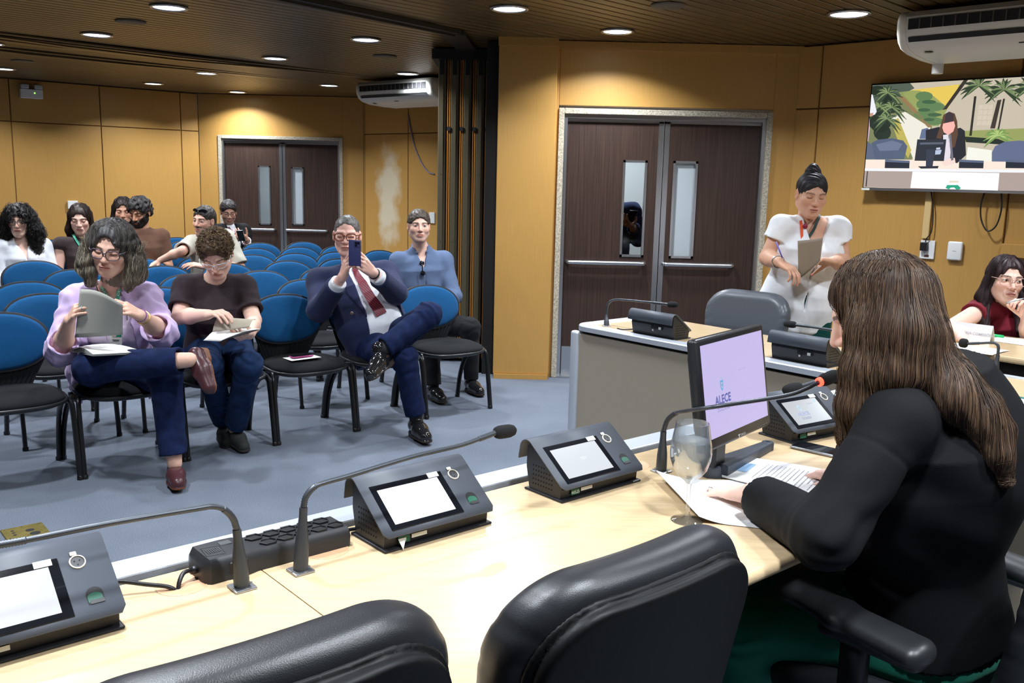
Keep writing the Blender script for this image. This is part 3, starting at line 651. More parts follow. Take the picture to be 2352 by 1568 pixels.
# ------------------------------------------------------------------ voting terminals
M_GREYP = mat('grey_powder_coat', srgb(74, 79, 88), .48, bump=.15, bscale=1500)
M_GLOSSB = mat('black_glass', (.006, .007, .010), .08)
M_STK = mat('sticker_white', (.74, .76, .72), .5)
def screen_mat(name, col, s): return mat(name, (.02, .02, .022), .15, emit=s, emitcol=col)
def make_terminal(label, pos, rz, screen=2.2, logo=False, group='voting terminals on the tables', number='', peel=False):
    """user side is local -y; x across"""
    t = thing('voting_terminal', label, 'terminal', pos, rz, group)
    w_, w2 = .134, .1425
    # black body, seen from the side: (y, z)
    side = [(-.060, .006), (.050, .006), (.062, .060), (.060, .112), (.050, .118), (-.068, .034), (-.062, .028)]
    mb = MB(); mb.loft([[A(x, y, z) for y, z in side] for x in (-w_, w_)])
    for sx in (-1, 1):
        for i in range(8):
            for j in range(5):
                y, z = -.03 + i * .0095, .022 + j * .0115
                if z < .03 + (y + .06) * .72: mb.lathe([(.0022, 0), (.0022, .0006)], 6, (sx * w_, y, z), frame(x=A(0, 1, 0), z=A(sx, 0, 0)), 1)
    mb.obj('body', [M_BLACK, mat('hole_black', (.001, .001, .001), 1)], t, world=False)
    MB().rbox((0, -.005, .003), (w_ + .006, .068, .003), .003, None, 0, 2).obj('base_plate', M_BLACK, t, world=False)
    # bent grey cover: sloping front, rolled top, back
    s0, s1 = A(0, -.080, .034), A(0, .040, .123); d = nrm(s1 - s0); n = A(0, -d[2], d[1]); L = np.linalg.norm(s1 - s0)
    prof = [s0 + d * q * L for q in np.linspace(.0, 1, 6)]
    c = s1 - n * .024; a0 = math.atan2(n[2], n[1])
    prof += [c + A(0, math.cos(a0 - q), math.sin(a0 - q)) * .024 for q in np.linspace(.25, 1.9, 7)]
    prof += [prof[-1] + A(0, .006, -.035)]
    mb = MB(); rc_ = .012
    rings = []
    for i, p in enumerate(prof):
        ww = w2 - (rc_ * .7 if i == 0 else 0); rings.append([p + A(x, 0, 0) for x in (-ww, ww)])
    rings.insert(1, [s0 + d * rc_ + A(x, 0, 0) for x in (-w2, w2)])
    mb.loft(rings, cap=False, close=False); cv = mb.obj('cover', M_GREYP, t, world=False, smooth=True, angle=40, solid=.0028)
    F = frame(x=A(1, 0, 0), z=n)                    # cover plane: x across, y up the slope
    P = lambda x, q, h=0: s0 + d * q + n * (.0016 + h) + A(x, 0, 0)
    m = MB(); m.rbox(P(-.028, .071, .0008), (.092, .057, .0012), .001, F, 0, 1); bz = m.obj('screen_bezel', M_GLOSSB, t, world=False)
    m = MB(); m.box(P(-.030, .070, .0022), (.077, .044, .0002), F); sc = m.obj('screen', screen_mat('terminal_screen_%.1f' % screen, (.86, .91, .97), screen), t, world=False)
    tx = MB()
    if logo:
        X, Y = F[:, 0], F[:, 1]; text_mesh(tx, 'ALECE', .018, P(-.052, .062, .0028), X, Y, off=.0006)
        for k in range(3): tx.box(P(-.052, .049 - k * .003, .0028), (.02, .0006, .0001), F)
        for a in range(12):
            q = 2 * PI * a / 12; tx.box(P(-.052 + .006 * math.cos(q), .084 + .009 * math.sin(q), .0028), (.0016, .0016, .0001), F, mi=1)
        tx.box(P(.006, .096, .0028), (.014, .0006, .0001), F, mi=0); tx.box(P(.034, .103, .0028), (.003, .004, .0001), F, mi=1)
        tx.obj('screen_text', [mat('screen_ink', (.22, .24, .36), .6), mat('screen_ink_blue', (.25, .42, .6), .6)], sc, world=False)
    else:
        for k in range(2): tx.box(P(-.026, .074 - k * .0045, .0026), (.012 - .004 * k, .0006, .0001), F)
        tx.obj('screen_text', mat('screen_ink_faint', (.5, .53, .6), .6), sc, world=False)
    m = MB(); m.rbox(P(.040, .122, .0024), (.014, .0065, .0004), .0003, F, 0, 1)
    m.obj('sticker', M_STK, t, world=False)
    m = MB(); m.lathe([(.0001, .0004), (.0105, .0004), (.0105, -.004)], 20, P(.092, .112), F, 1); m.lathe([(.0108, .0), (.0112, .0022), (.0128, .0022), (.0136, .0002)], 24, P(.092, .112), F, 0, cap=False)
    for q in (.6, 2.6, 4.7): m.lathe([(.0014, .0004), (.0014, .0010)], 8, P(.092 + .005 * math.cos(q), .112 + .005 * math.sin(q)), F, 2)
    m.rbox(P(.089, .129, .0012), (.0055, .004, .0012), .001, F, 0, 1); m.obj('microphone_socket', [mat('nickel_ring', (.72, .68, .58), .35, metal=.35), mat('socket_dark', (.03, .03, .035), .5), M_BLACKM], t, world=False)
    arch = [(-.013, 0), (.013, 0)] + [(.013 * math.cos(q), .018 + .013 * math.sin(q)) for q in np.linspace(0, PI, 9)]
    m = MB(); m.add([P(.102 + x, .028 + y, .0006) for x, y in arch], [tuple(range(len(arch)))], 0)
    m.add([P(.102 + x * .9 - .001, .031 + y * .55, .0010) for x, y in arch], [tuple(range(len(arch)))], 1)
    m.box(P(.103, .031, .0012), (.011, .0035, .0003), F, 2); m.obj('fingerprint_reader', [M_BLACKM, mat('circuit_green', srgb(22, 88, 66), .35), M_SHELL], t, world=False)
    # inventory labels under the front lip
    lx = -.088; m = MB(); q0 = A(lx, -.0645, .018); Fy = frame(x=A(1, 0, 0), z=A(0, -1, .12))
    m.box(q0, (.014, .007, .0006), Fy, 0); m.box(q0 + A(.038, 0, .002), (.019, .004, .0006), Fy, 1)
    if number: text_mesh(m, number, .011, q0 + A(0, -.001, -.001), Fy[:, 0], Fy[:, 1], 2)
    if peel: m.add([A(lx - .016, -.066, .022), A(lx + .004, -.066, .022), A(lx - .012, -.080, .002)], [(0, 1, 2)], 1)
    m.obj('inventory_label', [mat('label_green', srgb(16, 92, 66), .5), M_STK, mat('label_ink', (.75, .85, .78), .5)], t, world=False)
    m = MB()
    for k in range(10): m.box((-.07 + k * .008, .0628, .055), (.0018, .001, .012))
    m.box((-.02, .0635, .085), (.006, .001, .004)); m.box((-.085, .064, .088), (.003, .001, .003)); m.obj('rear_vents', M_BLACKM, t, world=False)
    m = MB(); m.rbox((-.055, .064, .05), (.007, .004, .006), .001); m.rbox((-.01, .064, .036), (.004, .002, .004), .001); m.obj('rear_connector', M_STK, t, world=False)
    return t
# local +x = u, local -y = v (towards the seats)
for u, v, lb, sc_, lg, no, pe in [(-.205, .125, 'grey voting terminal nearest the camera, cut by the left picture edge', 1.0, False, '40528', False), (.583, .125, 'grey voting terminal with lamp glare painted into its screen, behind the long swan-neck microphone', 1.6, False, '28', True),  # brightest screen: a ceiling lamp's reflection put into its glow
                                  (1.075, .125, 'grey voting terminal beside the wine glass with small text mid-screen', .85, False, '40525', False), (1.985, .185, 'grey voting terminal with logo on its screen, right of the monitor', .62, True, '', False)]:
    make_terminal(lb, uv(u, v, TZ), TROT - (.12 if u > 1.5 else 0), sc_, lg, number=no, peel=pe)
SDR = TROT + PI / 2                         # users of the side desk sit on its far side
make_terminal('dark voting terminal seen from behind, at the rounded corner of the side desk', uv(3.02, -1.29, TZ), SDR, .8, False)
make_terminal('dark voting terminal seen from behind, next to the monitor\'s right edge', uv(3.03, -.47, TZ), SDR, .8, False)

# ------------------------------------------------------------------ gooseneck microphones
M_GUN = mat('gunmetal', srgb(72, 76, 82), .38, metal=.5)
M_FOAM = mat('black_foam', (.008, .008, .009), .95, bump=.8, bscale=900)
def gooseneck(label, base, pts, head0, head1, ring=False, hr=.0155, base_h=.155, r=.0052, plate=True, rot=TROT):
    t = thing('gooseneck_microphone', label, 'microphone', base, 0, 'gooseneck microphones on the tables')
    b = A(*base)
    if plate:
        m = MB(); m.rbox(b + A(0, 0, .0025), (.021, .021, .0025), .002, frame(x=A(math.cos(rot), math.sin(rot), 0), z=A(0, 0, 1)), 0, 2)
        for sx in (-1, 1):
            for sy in (-1, 1): m.lathe([(.003, .005), (.003, .0065)], 8, b + A(sx * .013, sy * .013, 0))
        m.obj('base_plate', M_STEEL, t)
    P = [np.asarray(p, float) for p in pts]; ax = nrm(P[0] - b)
    m = MB(); q = np.linspace(0, 1, 8); m.tube([b + (P[0] - b) * k for k in q], [.0145, .0145, .0142, .0135, .0118, .0095, .0082, .008], 14); m.obj('stem', M_GUN, t, smooth=True, angle=50)
    S = spline(P + [np.asarray(head0, float)], 8)
    m = MB(); m.tube(S, r, 10); ns = len(S)
    # ribbed flexible stretches near both ends
    for a_, b_ in ((0, int(8 * 2.2)), (ns - 9, ns - 1)):
        seg = S[a_:b_ + 1]; cl = np.concatenate([[0], np.cumsum(np.linalg.norm(np.diff(seg, axis=0), axis=1))]); nr = int(cl[-1] / .0042)
        k = np.linspace(0, cl[-1], nr * 2 + 1); pp = np.stack([np.interp(k, cl, seg[:, i]) for i in range(3)], 1)
        m.tube(pp, np.where(np.arange(len(pp)) % 2 == 0, r * 1.06, r * 1.28), 10)
    m.obj('neck', M_GUN, t, smooth=True)
    h0, h1 = np.asarray(head0, float), np.asarray(head1, float); ax = nrm(h1 - h0); L = np.linalg.norm(h1 - h0)
    if ring:
        MB().tube([h0 - ax * .006, h0 + ax * .004], hr * .68, 16).obj('light_ring', mat('red_light_ring', (1, .05, .03), .4, emit=6, emitcol=(1, .04, .02)), t, smooth=True)
    m = MB(); m.tube([h0 + ax * L * k for k in (0, .06, .2, .45, .7, .88, .97, 1)], [hr * k for k in (.55, .82, .98, 1, .97, .78, .45, .05)], 18); m.obj('windscreen', M_FOAM, t, smooth=True)
    return t
def path(v, pix): return [atv(x, y, v) for x, y in pix]
b0 = uv(.152, .169, TZ); gooseneck('swan-neck microphone in the lower left arching over the power strip to the left', b0, path(.165, [(544, 1215), (535, 1190), (515, 1170), (488, 1163), (450, 1168), (250, 1202), (60, 1240)]), atv(-20, 1254, .165), atv(-70, 1262, .165))
b1 = uv(.271, .168, TZ); gooseneck('swan-neck microphone with long boom ending in a black foam head over the carpet', b1, path(.16, [(697, 1165), (703, 1140), (722, 1118), (750, 1107), (800, 1093), (950, 1048), (1055, 1023), (1100, 1008)]), atv(1137, 994, .16), atv(1184, 987, .16))
b2 = uv(1.318, .176, TZ); gooseneck('swan-neck microphone with red light ring reaching to the dark-haired speaker\'s mouth', b2, [atv(x, y, v) for x, y, v in [(1524, 990, .185), (1533, 965, .205), (1552, 949, .25), (1580, 943, .31), (1640, 934, .40), (1800, 909, .47), (1850, 893, .49), (1872, 882, .50)]], atv(1884, 876, .505), atv(1928, 858, .52), ring=True, hr=.0165)
b3 = uv(2.02, .33, TZ); gooseneck('swan-neck microphone behind the red-ringed one, its black head above the logo terminal', b3, [b3 + A(0, 0, .16), b3 + A(-.01, 0, .2)] + path(.31, [(1960, 838), (1935, 850), (1885, 872)]), atv(1838, 888, .31), atv(1800, 897, .31), plate=False)
b4 = atz(1393, 749, TZ); gooseneck('swan-neck microphone on the corner of the side desk in front of the near door', b4, [atu(x, y, 3.025) for x, y in [(1393, 722), (1395, 703), (1402, 692), (1415, 688), (1440, 689), (1500, 695)]], atu(1535, 699, 3.025), atu(1557, 700, 3.025), r=.0058, rot=0)
b5 = uv(3.05, -.05, TZ); gooseneck('swan-neck microphone on the side desk half hidden by the speaker\'s hair', b5, [b5 + A(0, 0, .15), b5 + A(0, 0, .2)] + [atu(x, y, 3.05) for x, y in [(1950, 768), (1910, 758), (1860, 750)]], atu(1828, 746, 3.05), atu(1800, 743, 3.05), r=.0058, plate=False)
b6 = uv(3.43, .16, TZ); gooseneck('swan-neck microphone at the right below the white name plate', b6, [atu(x, y, 3.44) for x, y in [(2292, 815), (2293, 797), (2288, 789), (2275, 787), (2250, 788)]], atu(2222, 789, 3.44), atu(2203, 786, 3.44), hr=.02, rot=0, base_h=.1)
# ------------------------------------------------------------------ things on the head table
def wine_glass():
    b = atz(1578, 1195, TZ); t = thing('wine_glass', 'stemmed glass of water on the head table before the speaker', 'glass', b)
    def clear(name, spec_lo, spec_hi, veil, rough=.02):
        m = mat(name, (.9, .95, 1)); nt = m.node_tree; out = nt.nodes['Material Output']; N = nt.nodes.new; K = nt.links.new
        tr, gl, df, lw, mp, m1, m2 = N('ShaderNodeBsdfTransparent'), N('ShaderNodeBsdfGlossy'), N('ShaderNodeBsdfDiffuse'), N('ShaderNodeLayerWeight'), N('ShaderNodeMapRange'), N('ShaderNodeMixShader'), N('ShaderNodeMixShader')
        tr.inputs[0].default_value = (.97, .985, .99, 1); gl.inputs['Roughness'].default_value = rough; df.inputs[0].default_value = (.85, .9, .95, 1); lw.inputs[0].default_value = .35
        mp.inputs['To Min'].default_value = spec_lo; mp.inputs['To Max'].default_value = spec_hi; K(lw.outputs['Facing'], mp.inputs[0]); m1.inputs[0].default_value = veil
        K(tr.outputs[0], m1.inputs[1]); K(df.outputs[0], m1.inputs[2]); K(mp.outputs[0], m2.inputs[0]); K(m1.outputs[0], m2.inputs[1]); K(gl.outputs[0], m2.inputs[2]); K(m2.outputs[0], out.inputs[0]); return m
    g = clear('clear_glass', .10, .85, .03); wt = clear('chilled_water', .06, .6, .32, .06)
    out = [(.0005, .0), (.036, .0), (.037, .0015), (.034, .003), (.012, .007), (.0055, .013), (.0045, .03), (.0044, .07), (.0055, .088), (.012, .096), (.026, .106), (.038, .122), (.0455, .145), (.0470, .162), (.0455, .180), (.041, .205), (.0372, .229)]
    inn = [(.0360, .229), (.0398, .205), (.0443, .180), (.0458, .162), (.0443, .146), (.037, .1245), (.025, .109), (.011, .1), (.0005, .098)]
    m = MB(); m.lathe([(r, z) for r, z in out + inn], 48, b, cap=False); m.obj('goblet', g, t, smooth=True, fixn=False, angle=35)
    wl = .188; m = MB(); m.lathe([(.0005, .0983), (.0108, .1003), (.0247, .1093), (.0367, .1248), (.044, .1463), (.0455, .162), (.044, .180), (.0428, wl), (.0005, wl)], 48, b, cap=False); m.obj('water', wt, t, smooth=True, angle=40, fixn=False)
wine_glass()
def power_strip():
    c = uv(.262, .075, TZ); t = thing('power_strip', 'black ten-socket power strip lying across the seam of the head table', 'power strip', c)
    R = TR; L = lambda x, y, z: c + R @ A(x, y, z)
    m = MB()
    def sec(x, hw, h): return [L(x, y, z) for y, z in ((-hw, .001), (-hw, h * .55), (-hw + .002, h - .006), (-hw + .008, h), (hw - .008, h), (hw - .002, h - .006), (hw, h * .55), (hw, .001))]
    m.loft([sec(-.160, .026, .028), sec(-.157, .040, .038), sec(-.148, .048, .046), (sec(-.10, .048, .047)), sec(-.072, .048, .046), sec(-.055, .043, .042), sec(.12, .043, .042), sec(.146, .043, .042), sec(.153, .035, .034)])
    m.obj('housing', mat('strip_plastic', (.022, .023, .026), .45), t, smooth=True, angle=38)
    for i in range(5):
        for j in range(2):
            hx = lambda r: [(r * a, r * b) for a, b in ((-.0175, 0), (-.0095, -.0135), (.0095, -.0135), (.0175, 0), (.0095, .0135), (-.0095, .0135))]
            x, y = -.034 + i * .037 + j * .0135, .0185 - j * .036; m = MB()
            m.loft([[L(x + a, y + b, z) for a, b in hx(r)] for r, z in ((1.05, .0418), (1.05, .0455), (.92, .0458), (.86, .0445), (.86, .0425))], cap=False)
            m.add([L(x + a, y + b, .0428) for a, b in hx(.86)], [(0, 1, 2, 3, 4, 5)], 1); m.obj('socket', [M_BLACK, mat('socket_pit', (.002, .002, .002), .8)], t)
    m = MB(); P = [(-.146, -.022), (-.112, -.030), (-.107, .012), (-.141, .020)]
    for a, b in zip(P, P[1:] + P[:1]): m.tube([L(*a,   .0475), L(*b, .0475)], .0006, 4)
    for k in range(7): m.box(L(-.138 + k * .004, -.004, .0474), (.0007, .011, .0003), R)
    m.obj('embossed_label', mat('emboss_grey', (.05, .052, .056), .6), t)
    m = MB(); m.rbox(L(-.094, .018, .0474), (.012, .009, .0012), .001, R, 0, 1); m.obj('fuse_cover', mat('emboss_grey', (.05, .052, .056), .6), t)
    m = MB(); m.rbox(L(-.095, -.048, .022), (.018, .0018, .012), .0015, R, 0, 1); m.rbox(L(-.095, -.0497, .022), (.015, .0012, .009), .001, R, 0, 1); m.obj('rocker_switch', M_BLACK, t)
    m = MB(); m.tube([L(-.158, -.006, .02), L(-.172, -.008, .019)], [.0085, .0065], 10)
    m.tube(spline([L(-.165, -.007, .0195), L(-.185, -.012, .022), L(-.198, -.022, .012), L(-.205, -.03, -.004)], 6), .0042, 8); m.obj('cord', M_BLACK, t, smooth=True)
    return t
power_strip()
def cord(name, label, pts, r, m=None, cat='cable'):
    o = MB().tube(spline(pts, 8), r, 8).obj(name, m or M_BLACK, smooth=True); tag(o, label, cat); return o
cord('power_cable', 'black cable running from the nearest terminal down into the table grommet', [uv(-.10, .06, TZ + .03), uv(-.04, .065, TZ + .028), uv(.01, .085, TZ + .016), uv(.045, .10, TZ + .006), uv(.06, .105, TZ - .012)], .0042)
cord('power_cable', 'black cable between the power strip and the glaring terminal', [uv(.416, .07, TZ + .016), uv(.435, .066, TZ + .013), uv(.455, .068, TZ + .012), uv(.475, .075, TZ + .014)], .0042)
cord('terminal_cable', 'thin dark cable behind the side desk corner terminal', [uv(2.985, -1.36, TZ + .035), uv(2.975, -1.42, TZ + .02), uv(2.98, -1.50, TZ + .006), uv(3.0, -1.56, TZ + .003)], .003)
cord('terminal_cable', 'thin dark cable from the second side desk terminal towards the speaker', [uv(2.99, -.40, TZ + .03), uv(2.975, -.30, TZ + .03), uv(2.98, -.2, TZ + .022), uv(3.0, -.12, TZ + .004)], .003)
def monitor():
    p, q = atz(1620, 1045, .935), atz(1772, 975, .935); X = nrm(q - p); X[2] = 0; X = nrm(X); W_ = float(np.linalg.norm(q - p)); Hh = .282
    N = A(X[1], -X[0], 0); N = nrm(N + A(0, 0, .16)); Y = np.cross(N, X); Y = -Y if Y[2] < 0 else Y; F = np.array([X, Y, N]).T
    o = p; t = thing('monitor', 'black desktop monitor showing a lilac start screen, on the head table before the speaker', 'monitor', ((p + q) / 2)[:2].tolist() + [TZ])
    L = lambda x, y, z=0: o + X * x + Y * y + N * z
    m = MB(); m.rbox(L(W_ / 2, Hh / 2, -.014), (W_ / 2, Hh / 2, .014), .010, F, 0, 3); m.rbox(L(W_ / 2, Hh / 2, -.036), (W_ / 2 - .04, Hh / 2 - .04, .016), .01, F, 0, 2)
    b = m.obj('casing', mat('monitor_black', (.016, .017, .02), .35), t, smooth=True, angle=40)
    bz = .020; m = MB(); m.box(L(W_ / 2, Hh / 2 + .006, .0005), (W_ / 2 - bz, Hh / 2 - bz - .004, .0006), F)
    sm_ = mat('monitor_screen', (.02, .02, .025), .3, emit=.82, emitcol=(.68, .60, 1.0)); s = m.obj('screen', sm_, b)
    m = MB(); cx = .115
    text_mesh(m, 'ALECE', .030, L(cx, .118, .0015), X, Y, 0, .0009)
    text_mesh(m, 'ASSEMBLEIA LEGISLATIVA', .0062, L(cx, .099, .0015), X, Y, 0); text_mesh(m, 'DO ESTADO DO CEARÁ', .0062, L(cx, .092, .0015), X, Y, 0)
    text_mesh(m, 'Aguardando sessão', .0058, L(.235, .178, .0015), X, Y, 2)
    sh = lambda r: [(-.0085 * r, .013 * r), (.0085 * r, .013 * r), (.0085 * r, -.002 * r), (.005 * r, -.010 * r), (0, -.014 * r), (-.005 * r, -.010 * r), (-.0085 * r, -.002 * r)]
    m.add([L(cx + x, .153 + y, .0012) for x, y in sh(1)], [tuple(range(7))], 1); m.add([L(cx + x, .153 + y, .0015) for x, y in sh(.66)], [tuple(range(7))], 3)
    m.lathe([(.0001, 0), (.0035, 0)], 10, L(cx, .154, .0017), F, 1, cap=False)
    for k in range(4): m.box(L(cx - .0045 + .003 * k, .172, .0014), (.001, .004, .0002), F, 3)
    m.obj('screen_text', [*[mat('logo_' + n, (.01, .01, .01), .6, emit=.9, emitcol=srgb(*c)) for n, c in (('violet', (96, 104, 178)), ('cyan', (96, 176, 226)), ('faint', (186, 172, 226)), ('pale', (190, 200, 232)))]], b)
    m = MB(); text_mesh(m, 'TANCA', .0085, L(.212, .010, .0006), X, Y); m.box(L(.189, .0125, .0006), (.0055, .0012, .0002), F); m.box(L(.189, .009, .0006), (.0014, .004, .0002), F); m.obj('maker_lettering', M_STK, b)
    m = MB()
    for k in range(4): m.box(L(W_ - .085 + k * .018, .010, .0006), (.004, .0007, .0002), F)
    m.obj('button_marks', mat('button_grey', (.2, .2, .22), .5), b)
    # curved V foot and neck
    c = L(W_ * .45, 0, -.03); c = A(c[0], c[1], TZ); f1, f2 = atz(1643, 1078, TZ), atz(1762, 1032, TZ); cc = c - N * A(1, 1, 0) * .03
    m = MB()
    for f in (f1, f2):
        mid = (cc + f) / 2 + nrm(cc - (f1 + f2) / 2) * A(1, 1, 0) * .03
        S = spline([cc, mid, f], 8); T = np.gradient(S, axis=0); rr = []
        for k, (s_, d) in enumerate(zip(S, T)):
            d = nrm(d); n = A(-d[1], d[0], 0); w_ = .040 - .024 * (k / (len(S) - 1)); h = .034 - .012 * (k / (len(S) - 1))
            rr.append([s_ + n * a * w_ + A(0, 0, z) for a, z in ((-1, .0005), (-1, h - .004), (-.85, h), (.85, h), (1, h - .004), (1, .0005))])
        m.loft(rr); m.lathe([(.018, .0005), (.018, .020), (.015, .024), (.007, .024), (.006, .020), (.0005, .020)], 20, f, cap=False)
    m.obj('stand_foot', mat('stand_grey', srgb(58, 63, 72), .42), t, smooth=True, angle=40)
    m = MB(); m.rbox(cc + A(0, 0, .10), (.035, .016, .085), .01, frame(x=X, z=A(0, 0, 1)), 0, 2); m.obj('stand_neck', M_BLACK, t)
monitor()
def sheet(mb, c4, lift, nu=14, nv=14, mi=0, th=.0006):
    P = [np.asarray(c, float) for c in c4]
    f = lambda i, j: P[0] * (1 - i) * (1 - j) + P[1] * i * (1 - j) + P[2] * i * j + P[3] * (1 - i) * j + np.asarray(lift(i, j), float)
    mb.grid(f, nu, nv, mi); return f
def text_lines(mb, f, rows, i0=.12, i1=.88, mi=1, h=.0012):
    for k in rows:
        j = k[0]; a, b = (k[1], k[2]) if len(k) > 2 else (i0, i1); n = 6
        for s in range(n):
            x0, x1 = a + (b - a) * s / n, a + (b - a) * (s + .86) / n
            V = [f(x0, j), f(x1, j), f(x1, j + .012), f(x0, j + .012)]; mb.add([v + A(0, 0, h) for v in V], [(0, 1, 2, 3)], mi)
def desk_papers():
    z = TZ + .0015
    c4 = [atz(1512, 1102, z), atz(1760, 1102, z), atz(1752, 1214, z), atz(1612, 1198, z)]
    m = MB(); curl = lambda i, j: (0, 0, .0005 + .028 * max(0, 1 - i / .45) ** 2 * (1 - .45 * j)) + TU * (-.012 * max(0, 1 - i / .45) ** 2)
    f = sheet(m, c4, curl, 20, 14); sheet(m, c4, lambda i, j: curl(i, j) + A(0, 0, -.0009), 20, 14, mi=1)
    tag(m.obj('card_folder', [M_PAPER, M_KRAFT], smooth=True), 'white card folder with one curled-up kraft edge, under the wine glass and the speaker\'s hand', 'folder')
    z = TZ + .005; c4 = [atz(1645, 1092, z), atz(1712, 1048, z), atz(1935, 1085, z), atz(1878, 1152, z)]
    m = MB(); f = sheet(m, c4, lambda i, j: (0, 0, .002 * math.sin(3 * j)), 8, 12)
    inkr = [(.30 + k * .045, .18, .80 - .2 * (k % 3 == 2)) for k in range(14)]
    for j, a, b in inkr:
        n = 9
        for s in range(n):
            x0, x1 = 1 - (a + (b - a) * s / n), 1 - (a + (b - a) * (s + .82) / n)
            m.add([f(x0, j) + A(0, 0, .001), f(x1, j) + A(0, 0, .001), f(x1, j + .008) + A(0, 0, .001), f(x0, j + .008) + A(0, 0, .001)], [(0, 1, 2, 3)], 1)
    m.add([f(i, j) + A(0, 0, .001) for i, j in ((.35, .09), (.72, .09), (.72, .2), (.35, .2))], [(0, 1, 2, 3)], 2)
    tag(m.obj('document', [M_PAPER, mat('print_ink', (.35, .36, .40), .8), mat('stamp_blue', srgb(150, 184, 220), .7)], smooth=True), 'printed white document with blue stamp under the speaker\'s two hands', 'paper')
desk_papers()
def phone(name, label, c, X, Y, w_=.037, l=.078, m1=None, m2=None, cam_=False):
    X, Y = nrm(X), nrm(Y); N = np.cross(X, Y); F = np.array([X, Y, N]).T; t = thing(name, label, 'phone', c)
    MB().rbox(c, (w_, l, .0042), .0038, F, 0, 3).obj('case', m1 or M_BLACK, t, smooth=True, angle=40)
    MB().rbox(np.asarray(c) + N * .0043, (w_ - .003, l - .003, .0003), .0002, F, 0, 1).obj('screen', m2 or M_GLOSSB, t)
    if cam_:
        m = MB(); m.rbox(np.asarray(c) - N * .005 - X * .014 + Y * .052, (.018, .018, .0015), .001, F, 0, 2)
        for a, b in ((-.021, .059), (-.007, .045), (-.007, .06)): m.lathe([(.0005, .0), (.006, .0), (.0065, -.0015)], 14, np.asarray(c) - N * .0075 + X * a + Y * b, F, 1, cap=False)
        m.obj('camera_module', [m1, M_GLOSSB], t)
    return t
a, b = atz(1828, 1030, TZ), atz(1925, 1052, TZ); _d = nrm(b - a)
phone('mobile_phone', 'dark phone with metal edge lying on the head table beside the logo terminal', (a + b) / 2 + A(0, 0, .0052) + nrm(A(-_d[1], _d[0], 0)) * .025, A(-_d[1], _d[0], 0) * -1, _d, m1=mat('phone_edge', (.35, .36, .39), .3, metal=.8))
def right_desk_items():
    a, b = atz(2186, 778, TZ), atz(2272, 790, TZ); X = nrm(b - a); L = float(np.linalg.norm(b - a)); n = A(X[1], -X[0], 0)
    t = thing('name_plate', 'white folded name plate on the clerk desk in front of the woman in red', 'sign', (a + b) / 2)
    m = MB(); H_ = .088
    q = [a, b, b - n * .03 + A(0, 0, H_), a - n * .03 + A(0, 0, H_)]; q2 = [a - n * .07, b - n * .07]
    m.add(q, [(0, 1, 2, 3)]); m.add([q[3], q[2], q2[1], q2[0]], [(0, 1, 2, 3)]); m.obj('card', mat('plate_white', (.78, .79, .80), .25), t, solid=.002)
    Y = nrm(A(0, 0, H_) - n * .03); m = MB(); text_mesh(m, 'ASSESSORIA COMISSÕES', .019, (q[0] + q[1] + q[2] + q[3]) / 4 + n * .003 + Y * -.004, X, Y, 0, .0003); m.obj('lettering', mat('plate_grey', (.42, .43, .46), .6), t)
    c = atz(2276, 773, TZ); tag(MB().tube([c + A(-.03, .03, .008), c + A(.045, -.04, .008)], .008, 10).obj('marker_pen', mat('marker_green', srgb(40, 190, 110), .4), smooth=True), 'green marker pen on the clerk desk next to the name plate', 'pen')
    c = atz(2243, 743, TZ); tag(MB().tube([c + A(-.03, .03, .006), c + A(.03, -.025, .006)], .005, 10).obj('marker_pen', mat('marker_mint', srgb(120, 210, 170), .4), smooth=True), 'mint green pen on the clerk desk behind the name plate', 'pen')
    for px, py, lb in ((2345, 785, 'white papers at the right end of the clerk desk'), (2230, 800, 'white sheet under the name plate on the clerk desk')):
        c = atz(px, py, TZ + .002); m = MB(); sheet(m, [c + TU * -.10 + TV * -.14, c + TU * .1 + TV * -.14, c + TU * .1 + TV * .14, c + TU * -.1 + TV * .14], lambda i, j: (0, 0, .004 * math.sin(3 * i) * j), 6, 6)
        tag(m.obj('paper_sheet', M_PAPER, smooth=True), lb, 'paper')
    c = atz(2352, 925, TZ + .003); m = MB(); m.box(c, (.09, .13, .002), TR); m.box(c + A(0, 0, .0024), (.05, .07, .0004), TR, 1)
    tag(m.obj('teal_folder', [mat('teal_card', srgb(24, 92, 92), .5), M_PAPER]), 'dark teal folder on the table at the right picture edge', 'folder')
right_desk_items()
def chair_seat_items():
    p = front(2); c = A(p[0], p[1], .478) + AU * -.02 + AV * .06
    m = MB(); sheet(m, [c - AU * .1 - AV * .06, c + AU * .1 - AV * .06, c + AU * .1 + AV * .06, c - AU * .1 + AV * .06], lambda i, j: (0, 0, .003 * j * i), 6, 6)
    tag(m.obj('leaflet', M_PAPER, smooth=True), 'white leaflet lying on the seat of the empty front-row chair', 'paper')
    phone('pink_phone', 'pink-cased phone on the leaflet on the empty front-row chair', c + A(0, 0, .010) - AV * .01, AV, AU, .03, .07, mat('pink_case', srgb(168, 60, 122), .4))
chair_seat_items()
